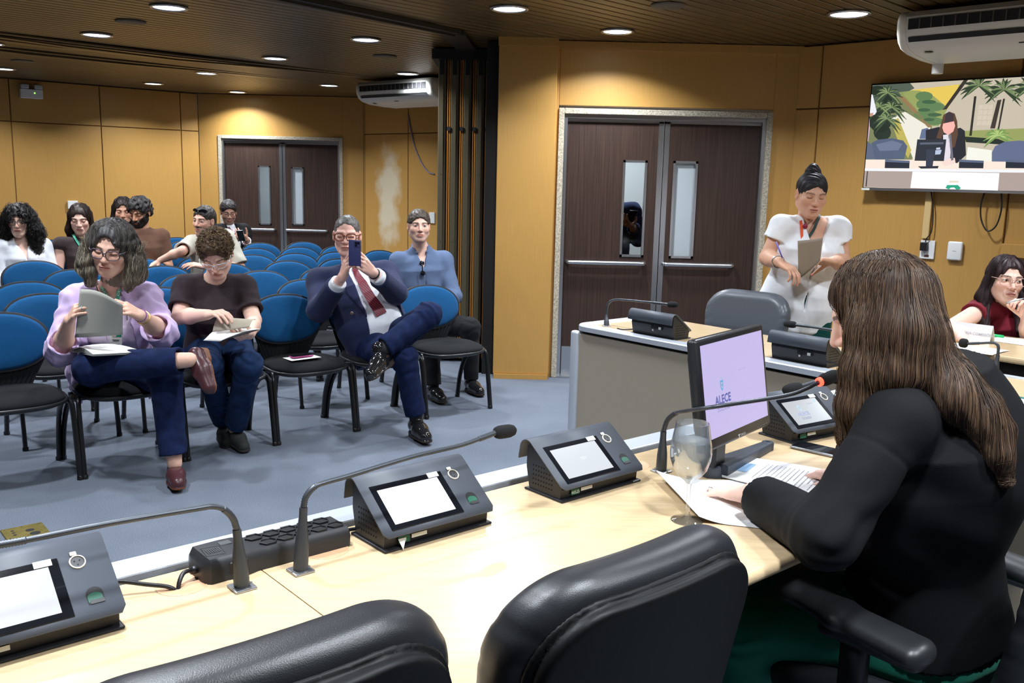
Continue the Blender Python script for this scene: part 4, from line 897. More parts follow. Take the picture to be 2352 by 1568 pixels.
def floor_box():
    c = (atz(10, 1222, 0) + atz(105, 1222, 0)) / 2; R = frame(x=AU, z=A(0, 0, 1)); t = thing('floor_outlet', 'brass floor outlet plate set in the carpet at lower left', 'floor outlet', c)
    MB().rbox(c + A(0, 0, .003), (.085, .075, .003), .002, R, 0, 1).obj('plate', mat('worn_brass', srgb(134, 120, 66), .42, metal=.6, var=.2, vscale=40), t)
    m = MB()
    for k in range(3): m.lathe([(.0005, .0068), (.007, .0068)], 12, c + AU * (-.045) + AV * (-.03 + k * .028), cap=False)
    m.lathe([(.0005, .0068), (.018, .0068)], 16, c + AU * .02 + AV * .0, cap=False); m.lathe([(.0005, .0068), (.022, .0068)], 16, c + AU * .03 + AV * .05, cap=False)
    for a in (-.07, .0, .07):
        for b in (-.06, .06): m.lathe([(.0005, .0066), (.003, .0066)], 8, c + AU * a + AV * b, cap=False)
    m.obj('sockets', M_BLACKM, t)
floor_box()

# ------------------------------------------------------------------ wall screen
WN = nrm(A(-.694, -.72, 0)) ; WX = A(*WRD, 0)
def tvp(px, py, off): # point of the upright plane standing off in front of the right wall
    P = A(2.17, 7.4, 0) + WN * off; r = ray(px, py); t = (P - CAM).dot(WN) / r.dot(WN); return CAM + r * t
def wall_screen():
    a = tvp(1984, 432, .10); b = tvp(1994, 192, .10); w_ = 1.40; z0, z1 = a[2], b[2]; x0 = (a + b) / 2; x0 = A(x0[0], x0[1], 0)
    t = thing('wall_television', 'large flat television on the right wall showing the meeting', 'television', x0 + WX * w_ / 2)
    F = np.array([WX, A(0, 0, 1), -WN]).T; c = x0 + WX * w_ / 2 + A(0, 0, (z0 + z1) / 2)
    m = MB(); m.rbox(c - WN * .03, (w_ / 2, (z1 - z0) / 2, .018), .006, F, 0, 1); m.box(c - WN * .065, (w_ / 3, (z1 - z0) / 3.2, .03), F); m.obj('casing', M_BLACK, t)
    m = MB(); m.box(x0 + WX * w_ / 2 + A(0, 0, z0 - .006) - WN * .02, (w_ / 2, .008, .014), F); m.box(x0 + WX * .03 + A(0, 0, z0 - .006) - WN * .005, (.03, .007, .004), F, 1); m.obj('bottom_trim', [M_STEEL, M_STK], t)
    m = MB(); pal = []
    K = 392 / 2120.
    def P(x, y, k): return tvp(1960 + x * K, 160 + y * K, .0925 + .0004 * k)
    def poly(pts, col, k, e=1.0):
        pal.append(mat('tv_%d' % len(pal), (.01, .01, .01), .4, spec=.2, emit=1.1, emitcol=srgb(*col))); V = [P(x, y, k) for x, y in pts]; m.add(V, [tuple(range(len(V)))], len(pal) - 1)
    def blobs(lst, col, k):
        pal.append(mat('tv_%d' % len(pal), (.01, .01, .01), .4, spec=.2, emit=1.1, emitcol=srgb(*col)))
        for x, y, rx, ry in lst: m.add([P(x + rx * math.cos(q), y + ry * math.sin(q), k) for q in np.linspace(0, 2 * PI, 13)[:-1]], [tuple(range(12))], len(pal) - 1)
    def frond(x, y, L, n, col, k, a0=0, a1=2 * PI, wd=14):
        pal.append(mat('tv_%d' % len(pal), (.01, .01, .01), .4, spec=.2, emit=1.1, emitcol=srgb(*col)))
        for i in range(n):
            a = a0 + (a1 - a0) * i / max(1, n - 1) + .15 * math.sin(i * 5); pts = [(x + L * s * math.cos(a), y - L * s * math.sin(a) + 80 * s * s) for s in np.linspace(0, 1, 6)]
            nx, ny = -math.sin(a) * wd, -math.cos(a) * wd
            V = [P(p[0] + nx * (1 - abs(2 * s - 1)), p[1] + ny * (1 - abs(2 * s - 1)) + 4, k) for p, s in zip(pts, np.linspace(0, 1, 6))] + [P(p[0] - nx * (1 - abs(2 * s - 1)), p[1] - ny * (1 - abs(2 * s - 1)) - 4, k) for p, s in zip(pts[::-1], np.linspace(1, 0, 6))]
            m.add(V, [tuple(range(12))], len(pal) - 1)
    R_ = 2760
    poly([(105, 1460), (185, 190), (R_, -40), (R_, 1560)], (196, 186, 166), 0)
    poly([(185, 190), (700, 160), (760, 230), (400, 420), (170, 500)], (84, 96, 84), 1); poly([(170, 480), (620, 300), (980, 720), (700, 1150), (120, 1150)], (122, 128, 88), 1)
    poly([(560, 280), (1330, 180), (1150, 520), (1060, 700), (960, 700)], (150, 160, 96), 1); poly([(700, 255), (1320, 180), (1180, 480), (1000, 330), (820, 260)], (226, 196, 92), 2)
    poly([(450, 600), (640, 520), (960, 720), (760, 1150), (700, 1000)], (232, 228, 214), 2); poly([(560, 330), (620, 330), (980, 710), (930, 720)], (150, 118, 82), 3)
    poly([(470, 640), (560, 600), (720, 1000), (680, 1100), (560, 900)], (188, 176, 90), 3)
    poly([(1370, 130), (1430, 120), (1160, 490), (1105, 500)], (58, 52, 46), 3); poly([(1380, 760), (R_, 700), (R_, 900), (1380, 900)], (150, 158, 96), 2); poly([(1380, 830), (1800, 860), (2000, 940), (1400, 900)], (36, 46, 40), 3)
    blobs([(880, 330, 110, 60), (980, 460, 160, 60), (900, 560, 150, 60), (1000, 640, 120, 50), (860, 430, 80, 60)], (96, 128, 84), 3); blobs([(940, 400, 90, 25), (880, 500, 80, 22), (1010, 560, 90, 22), (940, 620, 70, 20)], (66, 98, 68), 4)
    poly([(1500, 330), (1530, 330), (1470, 820), (1440, 820)], (48, 46, 42), 4); poly([(1790, 380), (1840, 370), (1760, 730), (1700, 730)], (64, 58, 52), 4); poly([(1860, 360), (1885, 360), (1810, 750), (1790, 750)], (54, 50, 46), 4)
    for r in range(4):
        for c_ in range(3): poly([(1560 + c_ * 62 - r * 8, 440 + r * 66), (1615 + c_ * 62 - r * 8, 432 + r * 66), (1608 + c_ * 62 - r * 8, 488 + r * 66), (1553 + c_ * 62 - r * 8, 494 + r * 66)], (206 - 6 * (r + c_) % 3, 196, 176), 3) if c_ * 62 < 130 else None
    for x, y, L in ((1560, 210, 230), (1870, 260, 240), (2200, 230, 240), (2520, 260, 220)): frond(x, y, L, 12, (52, 66, 50), 5, -.5, PI + .5, 22); frond(x + 12, y - 14, L * .8, 9, (116, 134, 92), 6, -.2, PI + .2, 10)
    blobs([(300, 260, 110, 60), (420, 350, 110, 80), (330, 620, 150, 160), (360, 780, 110, 100), (480, 480, 120, 60)], (40, 50, 40), 4)
    for x, y, L in ((430, 300, 190), (480, 480, 190), (330, 470, 170), (420, 620, 180)): frond(x, y, L, 11, (60, 76, 58), 5, -.6, PI + .6, 18); frond(x, y - 12, L * .8, 8, (130, 148, 100), 6, -.3, PI + .3, 8)
    frond(1800, 830, 190, 14, (116, 150, 84), 6, -.2, PI + .2, 16); frond(1800, 820, 150, 10, (174, 196, 120), 7, 0, PI, 8); frond(2350, 840, 190, 14, (116, 150, 84), 6, -.2, PI + .2, 16)
    # chairs, person, desk
    poly([(185, 300), (240, 310), (290, 520), (270, 555), (150, 600), (160, 420)], (232, 232, 242), 7); poly([(150, 600), (200, 600), (205, 740), (185, 890), (120, 890), (135, 720)], (206, 172, 190), 7); poly([(165, 545), (250, 535), (240, 575), (160, 590)], (196, 150, 132), 8)
    poly([(110, 900), (200, 905), (260, 960), (270, 1110), (100, 1115)], (92, 102, 124), 7)
    poly([(225, 910), (300, 870), (480, 850), (620, 880), (670, 950), (655, 1020), (630, 1110), (270, 1115)], (84, 96, 120), 8); poly([(280, 930), (480, 880), (610, 920), (560, 1000), (330, 1010)], (108, 120, 146), 9)
    poly([(850, 740), (920, 722), (980, 780), (960, 860), (820, 860)], (98, 112, 144), 7); poly([(900, 750), (1060, 710), (1180, 760), (1330, 720), (1385, 760), (1400, 1060), (1290, 1160), (1180, 1150), (900, 900)], (38, 38, 46), 8)
    poly([(1120, 560), (1190, 520), (1260, 545), (1290, 640), (1300, 800), (1260, 960), (1200, 980), (1160, 700), (1090, 860), (1030, 850), (1080, 700)], (92, 66, 50), 9); poly([(1150, 545), (1200, 525), (1250, 560), (1240, 640), (1130, 660)], (60, 50, 56), 10)
    poly([(1115, 670), (1250, 640), (1265, 700), (1240, 770), (1180, 810), (1125, 780), (1105, 720)], (242, 178, 168), 10); poly([(1115, 810), (1200, 800), (1210, 980), (1200, 1150), (1120, 1130)], (222, 216, 224), 9)
    poly([(1190, 800), (1215, 800), (1245, 1120), (1215, 1130)], (110, 108, 120), 11)
    poly([(795, 865), (1155, 865), (1125, 1135), (760, 1130)], (44, 48, 58), 12); poly([(830, 905), (1120, 900), (1118, 925), (825, 930)], (92, 98, 114), 13); poly([(905, 990), (1015, 990), (985, 1200), (900, 1200)], (54, 60, 76), 13); poly([(800, 1200), (1060, 1195), (1050, 1225), (840, 1228)], (40, 44, 54), 13)
    poly([(1030, 970), (1080, 965), (1078, 990), (1030, 992)], (196, 204, 222), 14); poly([(1020, 1000), (1098, 995), (1080, 1050), (1015, 1055)], (180, 192, 220), 14)
    poly([(1720, 1030), (1760, 950), (1880, 895), (2060, 880), (2300, 900), (2420, 980), (2400, 1150), (1720, 1140)], (98, 108, 140), 8)
    poly([(100, 1115), (R_, 1130), (R_, 1280), (88, 1250)], (244, 226, 212), 7); poly([(1420, 960), (1720, 1000), (1720, 1140), (1400, 1130)], (238, 238, 226), 8)
    poly([(1180, 1105), (1260, 1095), (1270, 1160), (1140, 1200), (1090, 1160)], (240, 214, 206), 10)
    for x in (390, 1310, 1890): poly([(x + 5, 1115), (x + 310, 1130), (x + 305, 1225), (x, 1222)], (40, 44, 56), 11); poly([(x + 5, 1115), (x + 310, 1130), (x + 310, 1158), (x + 5, 1145)], (92, 104, 130), 12)
    poly([(88, 1225), (R_, 1250), (R_, 1285), (88, 1255)], (236, 238, 250), 12)
    poly([(88, 1258), (R_, 1288), (R_, 1560), (75, 1452)], (172, 156, 150), 10); poly([(170, 1260), (182, 1260), (165, 1452), (150, 1452)], (60, 54, 52), 11)
    poly([(735, 1265), (1815, 1283), (1795, 1502), (708, 1468)], (246, 248, 255), 12); poly([(1165, 1432), (1300, 1432), (1335, 1470), (1320, 1486), (1280, 1488), (1250, 1462), (1210, 1465), (1185, 1485), (1145, 1468)], (40, 164, 128), 13)
    poly([(1195, 1378), (1310, 1380), (1305, 1402), (1190, 1404)], (228, 214, 190), 13)
    cl = MB()
    # keep the picture inside the glass: drop what falls outside to the right or below
    o = m.obj('screen', pal, t, fixn=False); me = o.data; bm = bmesh.new(); bm.from_mesh(me); loc = A(*o.parent.location)
    for org, nn in ((x0 + WX * (w_ - .012) - loc, WX), (A(0, 0, z0 + .004) - loc * A(0, 0, 1), A(0, 0, -1)), (A(0, 0, z1 - .012) - loc * A(0, 0, 1), A(0, 0, 1)), (x0 + WX * .012 - loc, -WX)):
        bmesh.ops.bisect_plane(bm, geom=bm.verts[:] + bm.edges[:] + bm.faces[:], plane_co=Vector(org), plane_no=Vector(nn), clear_outer=True)
    bm.to_mesh(me); bm.free()
    m = MB(); m.box(c - WN * .011, (w_ / 2 - .004, (z1 - z0) / 2 - .004, .001), F); m.obj('black_panel', M_GLOSSB, t)
    m = MB(); m.box(c - WN * .09 , (.25, .2, .02), F); m.obj('wall_bracket', M_BLACKM, t)
wall_screen()
def right_wall_items():
    def wb(px, py): return tvp(px, py, .004)
    F = np.array([WX, A(0, 0, 1), -WN]).T
    c = wb(2131, 573); t = thing('wall_outlet', 'white outlet plate with black plug adapter, below the television', 'outlet', c)
    MB().rbox(c + WN * .006, (.05, .066, .007), .004, F, 0, 2).obj('plate', M_WHITEP, t); MB().rbox(c + WN * .028 + A(0, 0, .022) - WX * .018, (.024, .03, .018), .004, F, 0, 2).obj('adapter', M_BLACK, t); MB().box(c + WN * .0135 + A(0, 0, -.045), (.016, .008, .001), F).obj('rocker', mat('brown_rocker', srgb(110, 70, 60), .5), t)
    c = wb(2195, 576); t = thing('access_point', 'white rounded wireless box on the right wall beside the outlet', 'access point', c)
    MB().rbox(c + WN * .014, (.05, .066, .014), .012, F, 0, 4).obj('housing', M_WHITEP, t, smooth=True, angle=45); m = MB(); text_mesh(m, '~', .02, c + WN * .0285, WX, A(0, 0, 1)); m.box(c + WN * .0285, (.012, .001, .0002), F); m.obj('emblem', M_TEXT, t)
    a, b = wb(2133, 440), wb(2131, 548); tag(MB().rbox((a + b) / 2 + WN * .012, (.024, float(abs(a[2] - b[2])) / 2, .012), .003, F, 0, 1).obj('cable_duct', mat('duct_beige', srgb(206, 176, 120), .5)), 'beige cable duct running from the television down to the outlet', 'cable duct')
    cord('adapter_cable', 'thin black cable curling out of the duct above the adapter', [wb(2142, 440) + WN * .03, wb(2147, 480) + WN * .03, wb(2144, 530) + WN * .035, wb(2132, 548) + WN * .035, wb(2130, 562) + WN * .03], .004)
    cord('hanging_cable', 'black cable hanging in a loop under the television at right', [tvp(2262, 440, .05), tvp(2253, 470, .05), tvp(2254, 505, .05), tvp(2268, 530, .06), tvp(2288, 518, .06), tvp(2300, 480, .05), tvp(2300, 440, .05)], .0055)
    c = wb(2336, 576); tag(MB().rbox(c + WN * .02, (.09, .045, .02), .003, F, 0, 1).obj('wall_box', M_WALL), 'small yellow wooden box on the right wall above the woman in red', 'box')
right_wall_items()
# ------------------------------------------------------------------ air conditioners
def air_con(P, D, L, z0, label, drain=False):
    P = A(*P, 0); D = nrm((*D, 0)); B = A(-D[1], D[0], 0); B = B if B[1] > 0 else -B
    t = thing('air_conditioner', label, 'air conditioner', P + D * L / 2 + A(0, 0, z0), 0, 'ceiling air conditioners')
    prof = [(.10, .245), (.03, .24), (.004, .21), (.0, .17), (.008, .12), (.035, .07), (.09, .035), (.20, .012), (.40, .0), (.60, .0), (.64, .03), (.64, .245)]
    Q = lambda s, d, z: P + D * s + B * d + A(0, 0, z0 + z)
    m = MB(); m.loft([[Q(s, d, z) for d, z in prof] for s in (.06, L - .06)]); m.obj('casing', mat('ac_white', (.70, .70, .66), .4), t, smooth=True, angle=35)
    for e in (0, L - .06):
        m = MB(); k = lambda g: [(.32 + (d - .32) * g, .125 + (z - .125) * g) for d, z in prof]
        rr = [(0, .93), (.012, .985), (.03, 1.012), (.06, 1.012)] if e == 0 else [(0, 1.012), (.03, 1.012), (.048, .985), (.06, .93)]
        m.loft([[Q(e + s, d, z) for d, z in k(g)] for s, g in rr]); m.obj('end_cap', M_CREAM, t, smooth=True, angle=50)
    m = MB(); ins = -.004
    m.add([Q(s, d, z) for s, d, z in ((.075, -.003, .195), (L - .075, -.003, .195), (L - .075, .001, .135), (.075, .001, .135))], [(0, 1, 2, 3)]); n = int(L / .075)
    m.add([Q(s, d, z) for s, d, z in ((.075, .014, .092), (L - .075, .014, .092), (L - .075, .030, .066), (.075, .030, .066))], [(0, 1, 2, 3)])
    for i in range(1, n): m.box(Q(.075 + (L - .15) * i / n, -.003, .165), (.004, .004, .03), frame(x=D, z=A(0, 0, 1)), 1)
    m.obj('air_outlet', [M_BLACKM, mat('louvre_dark', (.08, .08, .075), .5)], t)
    m = MB(); m.lathe([(.0005, -.002), (.026, -.002)], 18, Q(.15, .16, .017), None, 0, cap=False); m.box(Q(L * .46, .12, .026), (.03, .008, .002), frame(x=D, z=A(0, 0, 1)), 0); m.obj('badge', M_SHELL, t)
    if drain:
        m = MB(); c = Q(.05, .60, .0); m.tube([c + A(0, 0, .03), c - A(0, 0, .06)], .035, 16); m.obj('drain_pipe', M_WHITEP, t, smooth=True, angle=40)
air_con((2.26, 5.78), WRD, 1.5, 2.385, 'large white air conditioner hanging under the ceiling above the television', True)
air_con((-1.83, 10.66), RWD, 1.2, 2.385, 'white air conditioner under the ceiling of the far room, left of the folded partition')
def far_items():
    f = lambda px, py, o=.01: wall_pt(px, py, (CL, FY), LWD) + A(LWD[1], -LWD[0], 0) * -o * np.sign(A(LWD[1], -LWD[0], 0)[1]) 
    Dx = A(*LWD, 0) * -1; Nn = A(Dx[1], -Dx[0], 0); F = np.array([Dx, A(0, 0, 1), -Nn]).T
    c = f(70, 216); t = thing('emergency_light', 'white twin-head emergency light high on the left panelled wall', 'emergency light', c)
    MB().rbox(c + Nn * .03, (.125, .055, .03), .008, F, 0, 2).obj('battery_box', M_WHITEP, t)
    for s in (-.075, .075): MB().rbox(c + Nn * .04 + Dx * s + A(0, 0, .085), (.045, .026, .035), .01, F, 0, 2).obj('lamp_head', mat('lamp_head_grey', (.5, .52, .52), .3), t)
    MB().box(c + Nn * .062 + Dx * .03 + A(0, 0, .01), (.006, .006, .001), F).obj('indicator', mat('green_led', (.1, 1, .2), .5, emit=3, emitcol=(.3, 1, .1)), t)
    c = f(166, 470); tag(MB().rbox(c + Nn * .012, (.06, .05, .012), .004, F, 0, 2).obj('wall_socket_box', M_WHITEP), 'small white box on the left wall above the sleeveless woman\'s head', 'socket box')
    g = lambda px, py, o=.01: wall_pt(px, py, (CR, FY), RWD) + A(-.64, -.77, 0) * o
    F2 = np.array([A(*RWD, 0), A(0, 0, 1), A(.64, .77, 0)]).T
    c = g(994, 500); tag(MB().rbox(c, (.05, .07, .012), .004, F2, 0, 2).obj('wall_switch', M_WHITEP), 'white wall switch beside the folding partition, right of the blue-shirt man\'s head', 'switch')
    cord('wall_cable', 'pale cable drooping from the far air conditioner along the yellow wall', [g(938, 262), g(945, 300), g(955, 340), g(970, 375), g(985, 395), g(999, 400)], .008, mat('cable_lilac', srgb(128, 128, 156), .5))
far_items()

# ------------------------------------------------------------------ executive chairs
M_LEATHER = mat('black_leather', (.016, .0175, .021), .38, bump=.16, bscale=650, spec=.55)
def rrect(p, hx, hz, r, e, t, cx=0, cz=0, bend=.35, tilt=.14, y0=0):
    x = (p[:, 0] - cx) / np.clip(1 - .30 * (1.0 - p[:, 2]) , .7, 1.05); z = p[:, 2] - cz; y = p[:, 1] - (y0 + bend * x * x - tilt * z)
    q = np.stack([np.abs(x) - (hx - r), np.abs(z) - (hz - r)], 1); d2 = ln(np.maximum(q, 0)) + np.minimum(q.max(1), 0) - r
    a = np.stack([d2 + e, np.abs(y) - t + e], 1); return ln(np.maximum(a, 0)) + np.minimum(a.max(1), 0) - e
def make_exec():
    t = thing('executive_chair', 'black leather armchair', 'chair')
    def back(p):
        d = rrect(p, .272, .31, .15, .048, .052, 0, .80, .42, .16, -.235)
        lump = .012 * np.exp(-((p[:, 2] - .62) / .09) ** 2) - .004 * np.exp(-((p[:, 2] - .86) / .02) ** 2) * (p[:, 1] > -.24)
        cr = .0022 * np.exp(-((np.abs(p[:, 0]) - .25) / .035) ** 2) * np.clip(np.sin(p[:, 2] * 95 + 3 * np.sin(p[:, 0] * 31)), .2, 1)
        return d - lump + cr
    sdf_obj('back_cushion', back, (-.33, -.36, .44), (.33, -.05, 1.16), .008, M_LEATHER, t)
    def shell(p): return np.minimum(rrect(p, .245, .285, .125, .012, .014, 0, .785, .42, .16, -.295), rrect(p, .255, .295, .135, .01, .007, 0, .785, .42, .16, -.282))
    sdf_obj('back_shell', shell, (-.3, -.42, .45), (.3, -.12, 1.12), .0055, mat('shell_black', (.0042, .0044, .005), .5, spec=.25), t)
    def seat(p):
        q = p.copy(); q[:, 2] = q[:, 2] + .25 * np.maximum(0, q[:, 1] - .16) ** 2 * 2; d = rbx(q, (0, .0, .465), (.265, .26, .06), .055); return d - .008 * np.exp(-(p[:, 0] / .16) ** 2 - (p[:, 1] / .16) ** 2)
    sdf_obj('seat', seat, (-.3, -.3, .36), (.3, .31, .56), .009, M_LEATHER, t)
    for s in (-1, 1):
        x = s * .305
        def pad(p): 
            a = A(x, -.15, .672), A(x, .02, .690), A(x, .135, .712), A(x - s * .01, .165, .706)
            q = p.copy(); q[:, 0] = (q[:, 0] - x) * .60 + x
            d = sm(sm(cap(q, a[0], a[1], .033, .030), cap(q, a[1], a[2], .030, .028), .02), cap(q, a[2], a[3], .028, .022), .02)
            d = smx(d, -(p[:, 2] - (.657 + .17 * (p[:, 1] + .02) * (p[:, 1] > -.02))), .01)
            return sm(d, cap(q, A(x, -.15, .650), A(x, .05, .648), .020, .016), .02)
        ob = sdf_obj('armrest', pad, (x - .07, -.23, .58), (x + .07, .23, .77), .006, mat('arm_plastic', (.016, .017, .019), .38), t)
        m = MB()
        for i in range(8):
            for k in (-.011, .011): m.lathe([(.0005, .0), (.0018, 0)], 6, (x + k + s * .0, -.12 + i * .03, .7035 + .0012 * i + (.0004 * (i - 3) ** 2 if i > 5 else 0)), cap=False)
        m.obj('grip_holes', M_BLACKM, ob, world=False)
        m = MB(); m.rbox((x, -.02, .57), (.017, .03, .09), .01); m.obj('arm_sleeve', M_BLACK, t, smooth=True, angle=40)
        m = MB(); m.rbox((x, -.02, .46), (.012, .024, .07), .006); m.rbox((x - s * .12, -.02, .395), (.14, .024, .008), .004); m.lathe([(.0005, .0), (.007, .0), (.009, -.006)], 14, (x, -.058, .56), frame(x=A(1, 0, 0), z=A(0, -1, 0)), cap=False); m.obj('arm_post', M_STEEL, t)
    m = MB(); m.rbox((0, -.02, .385), (.13, .14, .022), .01); m.obj('mechanism', M_BLACK, t); m = MB(); m.tube([(0, -.02, .09), (0, -.02, .37)], [.03, .026], 16); m.obj('gas_column', M_BLACK, t, smooth=True, angle=40)
    m = MB(); m.rbox((0, -.27, .46), (.035, .012, .12), .008); m.rbox((0, -.16, .375), (.035, .12, .010), .006); m.obj('back_bracket', M_BLACK, t)
    for k in range(5):
        a = 2 * PI * k / 5 + .3; d = A(math.cos(a), math.sin(a), 0); m = MB(); m.tube([A(0, -.02, .10), A(0, -.02, .09) + d * .15, A(0, -.02, .075) + d * .30], [.03, .024, .017], 10); o = m.obj('base_arm', M_BLACK, t, smooth=True)
        m = MB(); n = A(-d[1], d[0], 0)
        for q in (-.016, .016): m.lathe([(.0005, -.009), (.024, -.009), (.027, -.004), (.027, .004), (.024, .009), (.0005, .009)], 16, A(0, -.02, .028) + d * .30 + n * q, frame(x=d, z=n), cap=False)
        m.obj('caster', M_BLACK, o, smooth=True, angle=40, world=False)
    return t
ex0 = make_exec(); VROT = math.atan2(TV[0], -TV[1]) ; EXROT = TROT      # local +y -> -v
def put(o, u, v, rz): p = uv(u, v); o.location = (p[0], p[1], 0); o.rotation_euler = (0, 0, rz)
put(ex0, .52, .53, EXROT); ex0.scale = (1, 1, .925); ex0['label'] = 'black leather armchair at the bottom centre, its back to the camera'; ex0['group'] = 'leather armchairs around the tables'
GE = 'leather armchairs around the tables'
p = uv(-.10, .53); _c = dup(ex0, p, EXROT - .03, 'black leather armchair at the bottom left, only its rounded top corner in view', GE); _c.scale = (1, 1, .97)
for u, v, dr, lb in ((3.60, -1.32, .12, 'grey-black leather armchair behind the side desk, in front of the near door'), (3.72, -.58, 0, 'leather armchair behind the side desk, mostly hidden by the speaker\'s head'), (4.98, -.18, PI * .0, 'leather armchair under the woman in dark red')):
    p = uv(u, v); _c = dup(ex0, p, TROT + PI / 2 + dr, lb, GE); _c.scale = (.95, 1, .90)
    for o in _c.children:
        if o.name.startswith(('back_cushion', 'seat')): o.material_slots[0].link = 'OBJECT'; o.material_slots[0].material = mat('leather_lit_grey', (.085, .095, .115), .38, spec=.6)  # black leather greyed: front light and reflection put into the colour
SPK = dup(ex0, uv(1.555, .80), EXROT, 'black leather armchair under the speaker in the black blazer', GE); 
for o in SPK.children:
    if o.name.startswith(('back_cushion', 'back_shell')): o.location = (.13, -.05, -.10)
    if o.name.startswith('armrest'): o.location = (.0, .03, .035)
    if o.name.startswith('arm_sleeve'): o.location = (.0, .03, .03)
# ------------------------------------------------------------------ people: building blocks
PEOPLE = os.environ.get('ONLY', '')
def want(k): return not PEOPLE or k in PEOPLE.split(',')
class Head:
    def __init__(s, c, f, u, sc=1.0):
        s.c = np.asarray(c, float); y = nrm(f); z = nrm(np.asarray(u, float) - y * np.dot(u, y)); x = np.cross(y, z); s.R = np.array([x, y, z]); s.sc = sc
    def loc(s, p): return ((p - s.c.astype(np.float32)) @ s.R.T.astype(np.float32)) / np.float32(s.sc)
    def w(s, *q): return s.c + (np.asarray(q, float) * s.sc) @ s.R
def head_sdf(q, o):
    """face and skull in head coordinates (x to the person's right, y forward, z up)"""
    m = q.copy(); m[:, 0] = np.abs(m[:, 0]); fat = o.get('fat', 0.0)
    d = ell(q, (0, -.014, .038), (.073, .092, .080))
    d = sm(d, ell(q, (0, .026, -.028), (.061 + fat, .062, .084)), .03)
    d = sm(d, cap(m, (.050 + fat, .002, -.052), (.016, .064, -.092), .018 + fat * .5, .020), .03)
    d = sm(d, ell(q, (0, .068, -.095), (.024, .020, .018)), .02)
    d = sm(d, ell(m, (.040, .056, -.022), (.022 + fat, .022, .022)), .02)
    d = sm(d, cap(m, (.012, .080, .024), (.044, .066, .024), .010, .008), .016)
    d = smx(d, -ell(m, (.033, .094, .006), (.018, .018, .0125)), .012)
    d = sm(d, ell(m, (.032, .0705, .006), (.0165, .0135, .0125)), .003)
    d = sm(d, cap(q, (0, .082, .018), (0, .1035, -.026), .0075, .0115), .010)
    d = sm(d, ell(m, (.0125, .0925, -.030), (.0085, .011, .0085)), .006)
    d = smx(d, -ell(m, (.0065, .1005, -.0385), (.004, .006, .003)), .003)
    d = sm(d, ell(q, (0, .083, -.060), (.028, .014, .020)), .012)
    d = sm(d, ell(q, (0, .0945, -.0555), (.0215, .0075, .0052)), .004)
    d = sm(d, ell(q, (0, .0925, -.0665), (.0185, .0080, .0062)), .004)
    d = smx(d, -ell(q, (0, .103, -.0605), (.024, .008, .0014)), .003)
    e = ell(m, (.0765, -.006, -.004), (.009, .019, .031)); e = smx(e, -ell(m, (.086, .002, .0), (.008, .010, .018)), .006)
    d = sm(d, e, .008)
    return d
def face_paint(q, base, o):
    """local colours of the skin: lips, brows, lids, iris, blush, stubble"""
    n = len(q); c = np.tile(np.asarray(base, float), (n, 1)); ax = np.abs(q[:, 0]); front = q[:, 1] > .035
    def put(mask, col, k=1.0): c[mask] = c[mask] * (1 - k) + np.asarray(col) * k
    warm = np.asarray(base) * (1.04, .80, .76)
    put(front & (((ax - .043) / .024) ** 2 + ((q[:, 2] + .026) / .022) ** 2 < 1), warm, .30); put(front & (ax < .018) & (q[:, 2] < -.012) & (q[:, 2] > -.042), warm, .28)
    put((ax > .07) & (np.abs(q[:, 2]) < .04), warm, .35)
    put(front & (q[:, 1] > .074) & ((q[:, 0] / .0235) ** 2 + ((q[:, 2] + .061) / .0105) ** 2 < 1), o.get('lips', np.asarray(base) * (.80, .42, .40)), .75)
    put((q[:, 1] > .075) & (ax < .022) & (np.abs(q[:, 2] + .0605) < .0016), np.asarray(base) * (.32, .15, .14), .8)
    hb = np.asarray(o.get('brow', (.02, .013, .01)))
    arc = .0265 - 5.5 * (ax - .034) ** 2
    put((q[:, 1] > .045) & (ax > .012) & (ax < .053) & (np.abs(q[:, 2] - arc) < .0042), hb, o.get('browk', .8))
    ez = .0055
    if o.get('eyes', 'open') == 'open':
        put((q[:, 1] > .06) & (((ax - .032) / .0135) ** 2 + ((q[:, 2] - ez) / .0058) ** 2 < 1), (.62, .60, .58), .9)
        gx = o.get('gaze', 0.0)
        put((q[:, 1] > .06) & (((np.where(q[:, 0] > 0, q[:, 0] - .032, q[:, 0] + .032) - gx) / .0062) ** 2 + ((q[:, 2] - ez) / .0062) ** 2 < 1), o.get('iris', (.03, .018, .012)))
        put((q[:, 1] > .058) & (ax > .017) & (ax < .047) & (np.abs(q[:, 2] - (ez + .0062 - 20 * (ax - .032) ** 2)) < .0018), (.03, .02, .018), .85)
    else:
        put((q[:, 1] > .058) & (ax > .018) & (ax < .047) & (np.abs(q[:, 2] - (ez - .0058 + 14 * (ax - .032) ** 2)) < .0022), (.05, .03, .025), .85)
        put((q[:, 1] > .05) & (((ax - .032) / .018) ** 2 + ((q[:, 2] - .010) / .009) ** 2 < 1), np.asarray(base) * (.78, .66, .62), .5)
    st = o.get('stubble', 0)
    if st: put(front & (q[:, 2] < -.036) & (q[:, 1] < .2) & ~((q[:, 0] / .022) ** 2 + ((q[:, 2] + .061) / .010) ** 2 < 1), o.get('stubcol', (.10, .085, .08)), st)
    if o.get('mous', 0): put(front & (ax < .03) & (np.abs(q[:, 2] + .046) < .0065), hb, o['mous'])
    return c
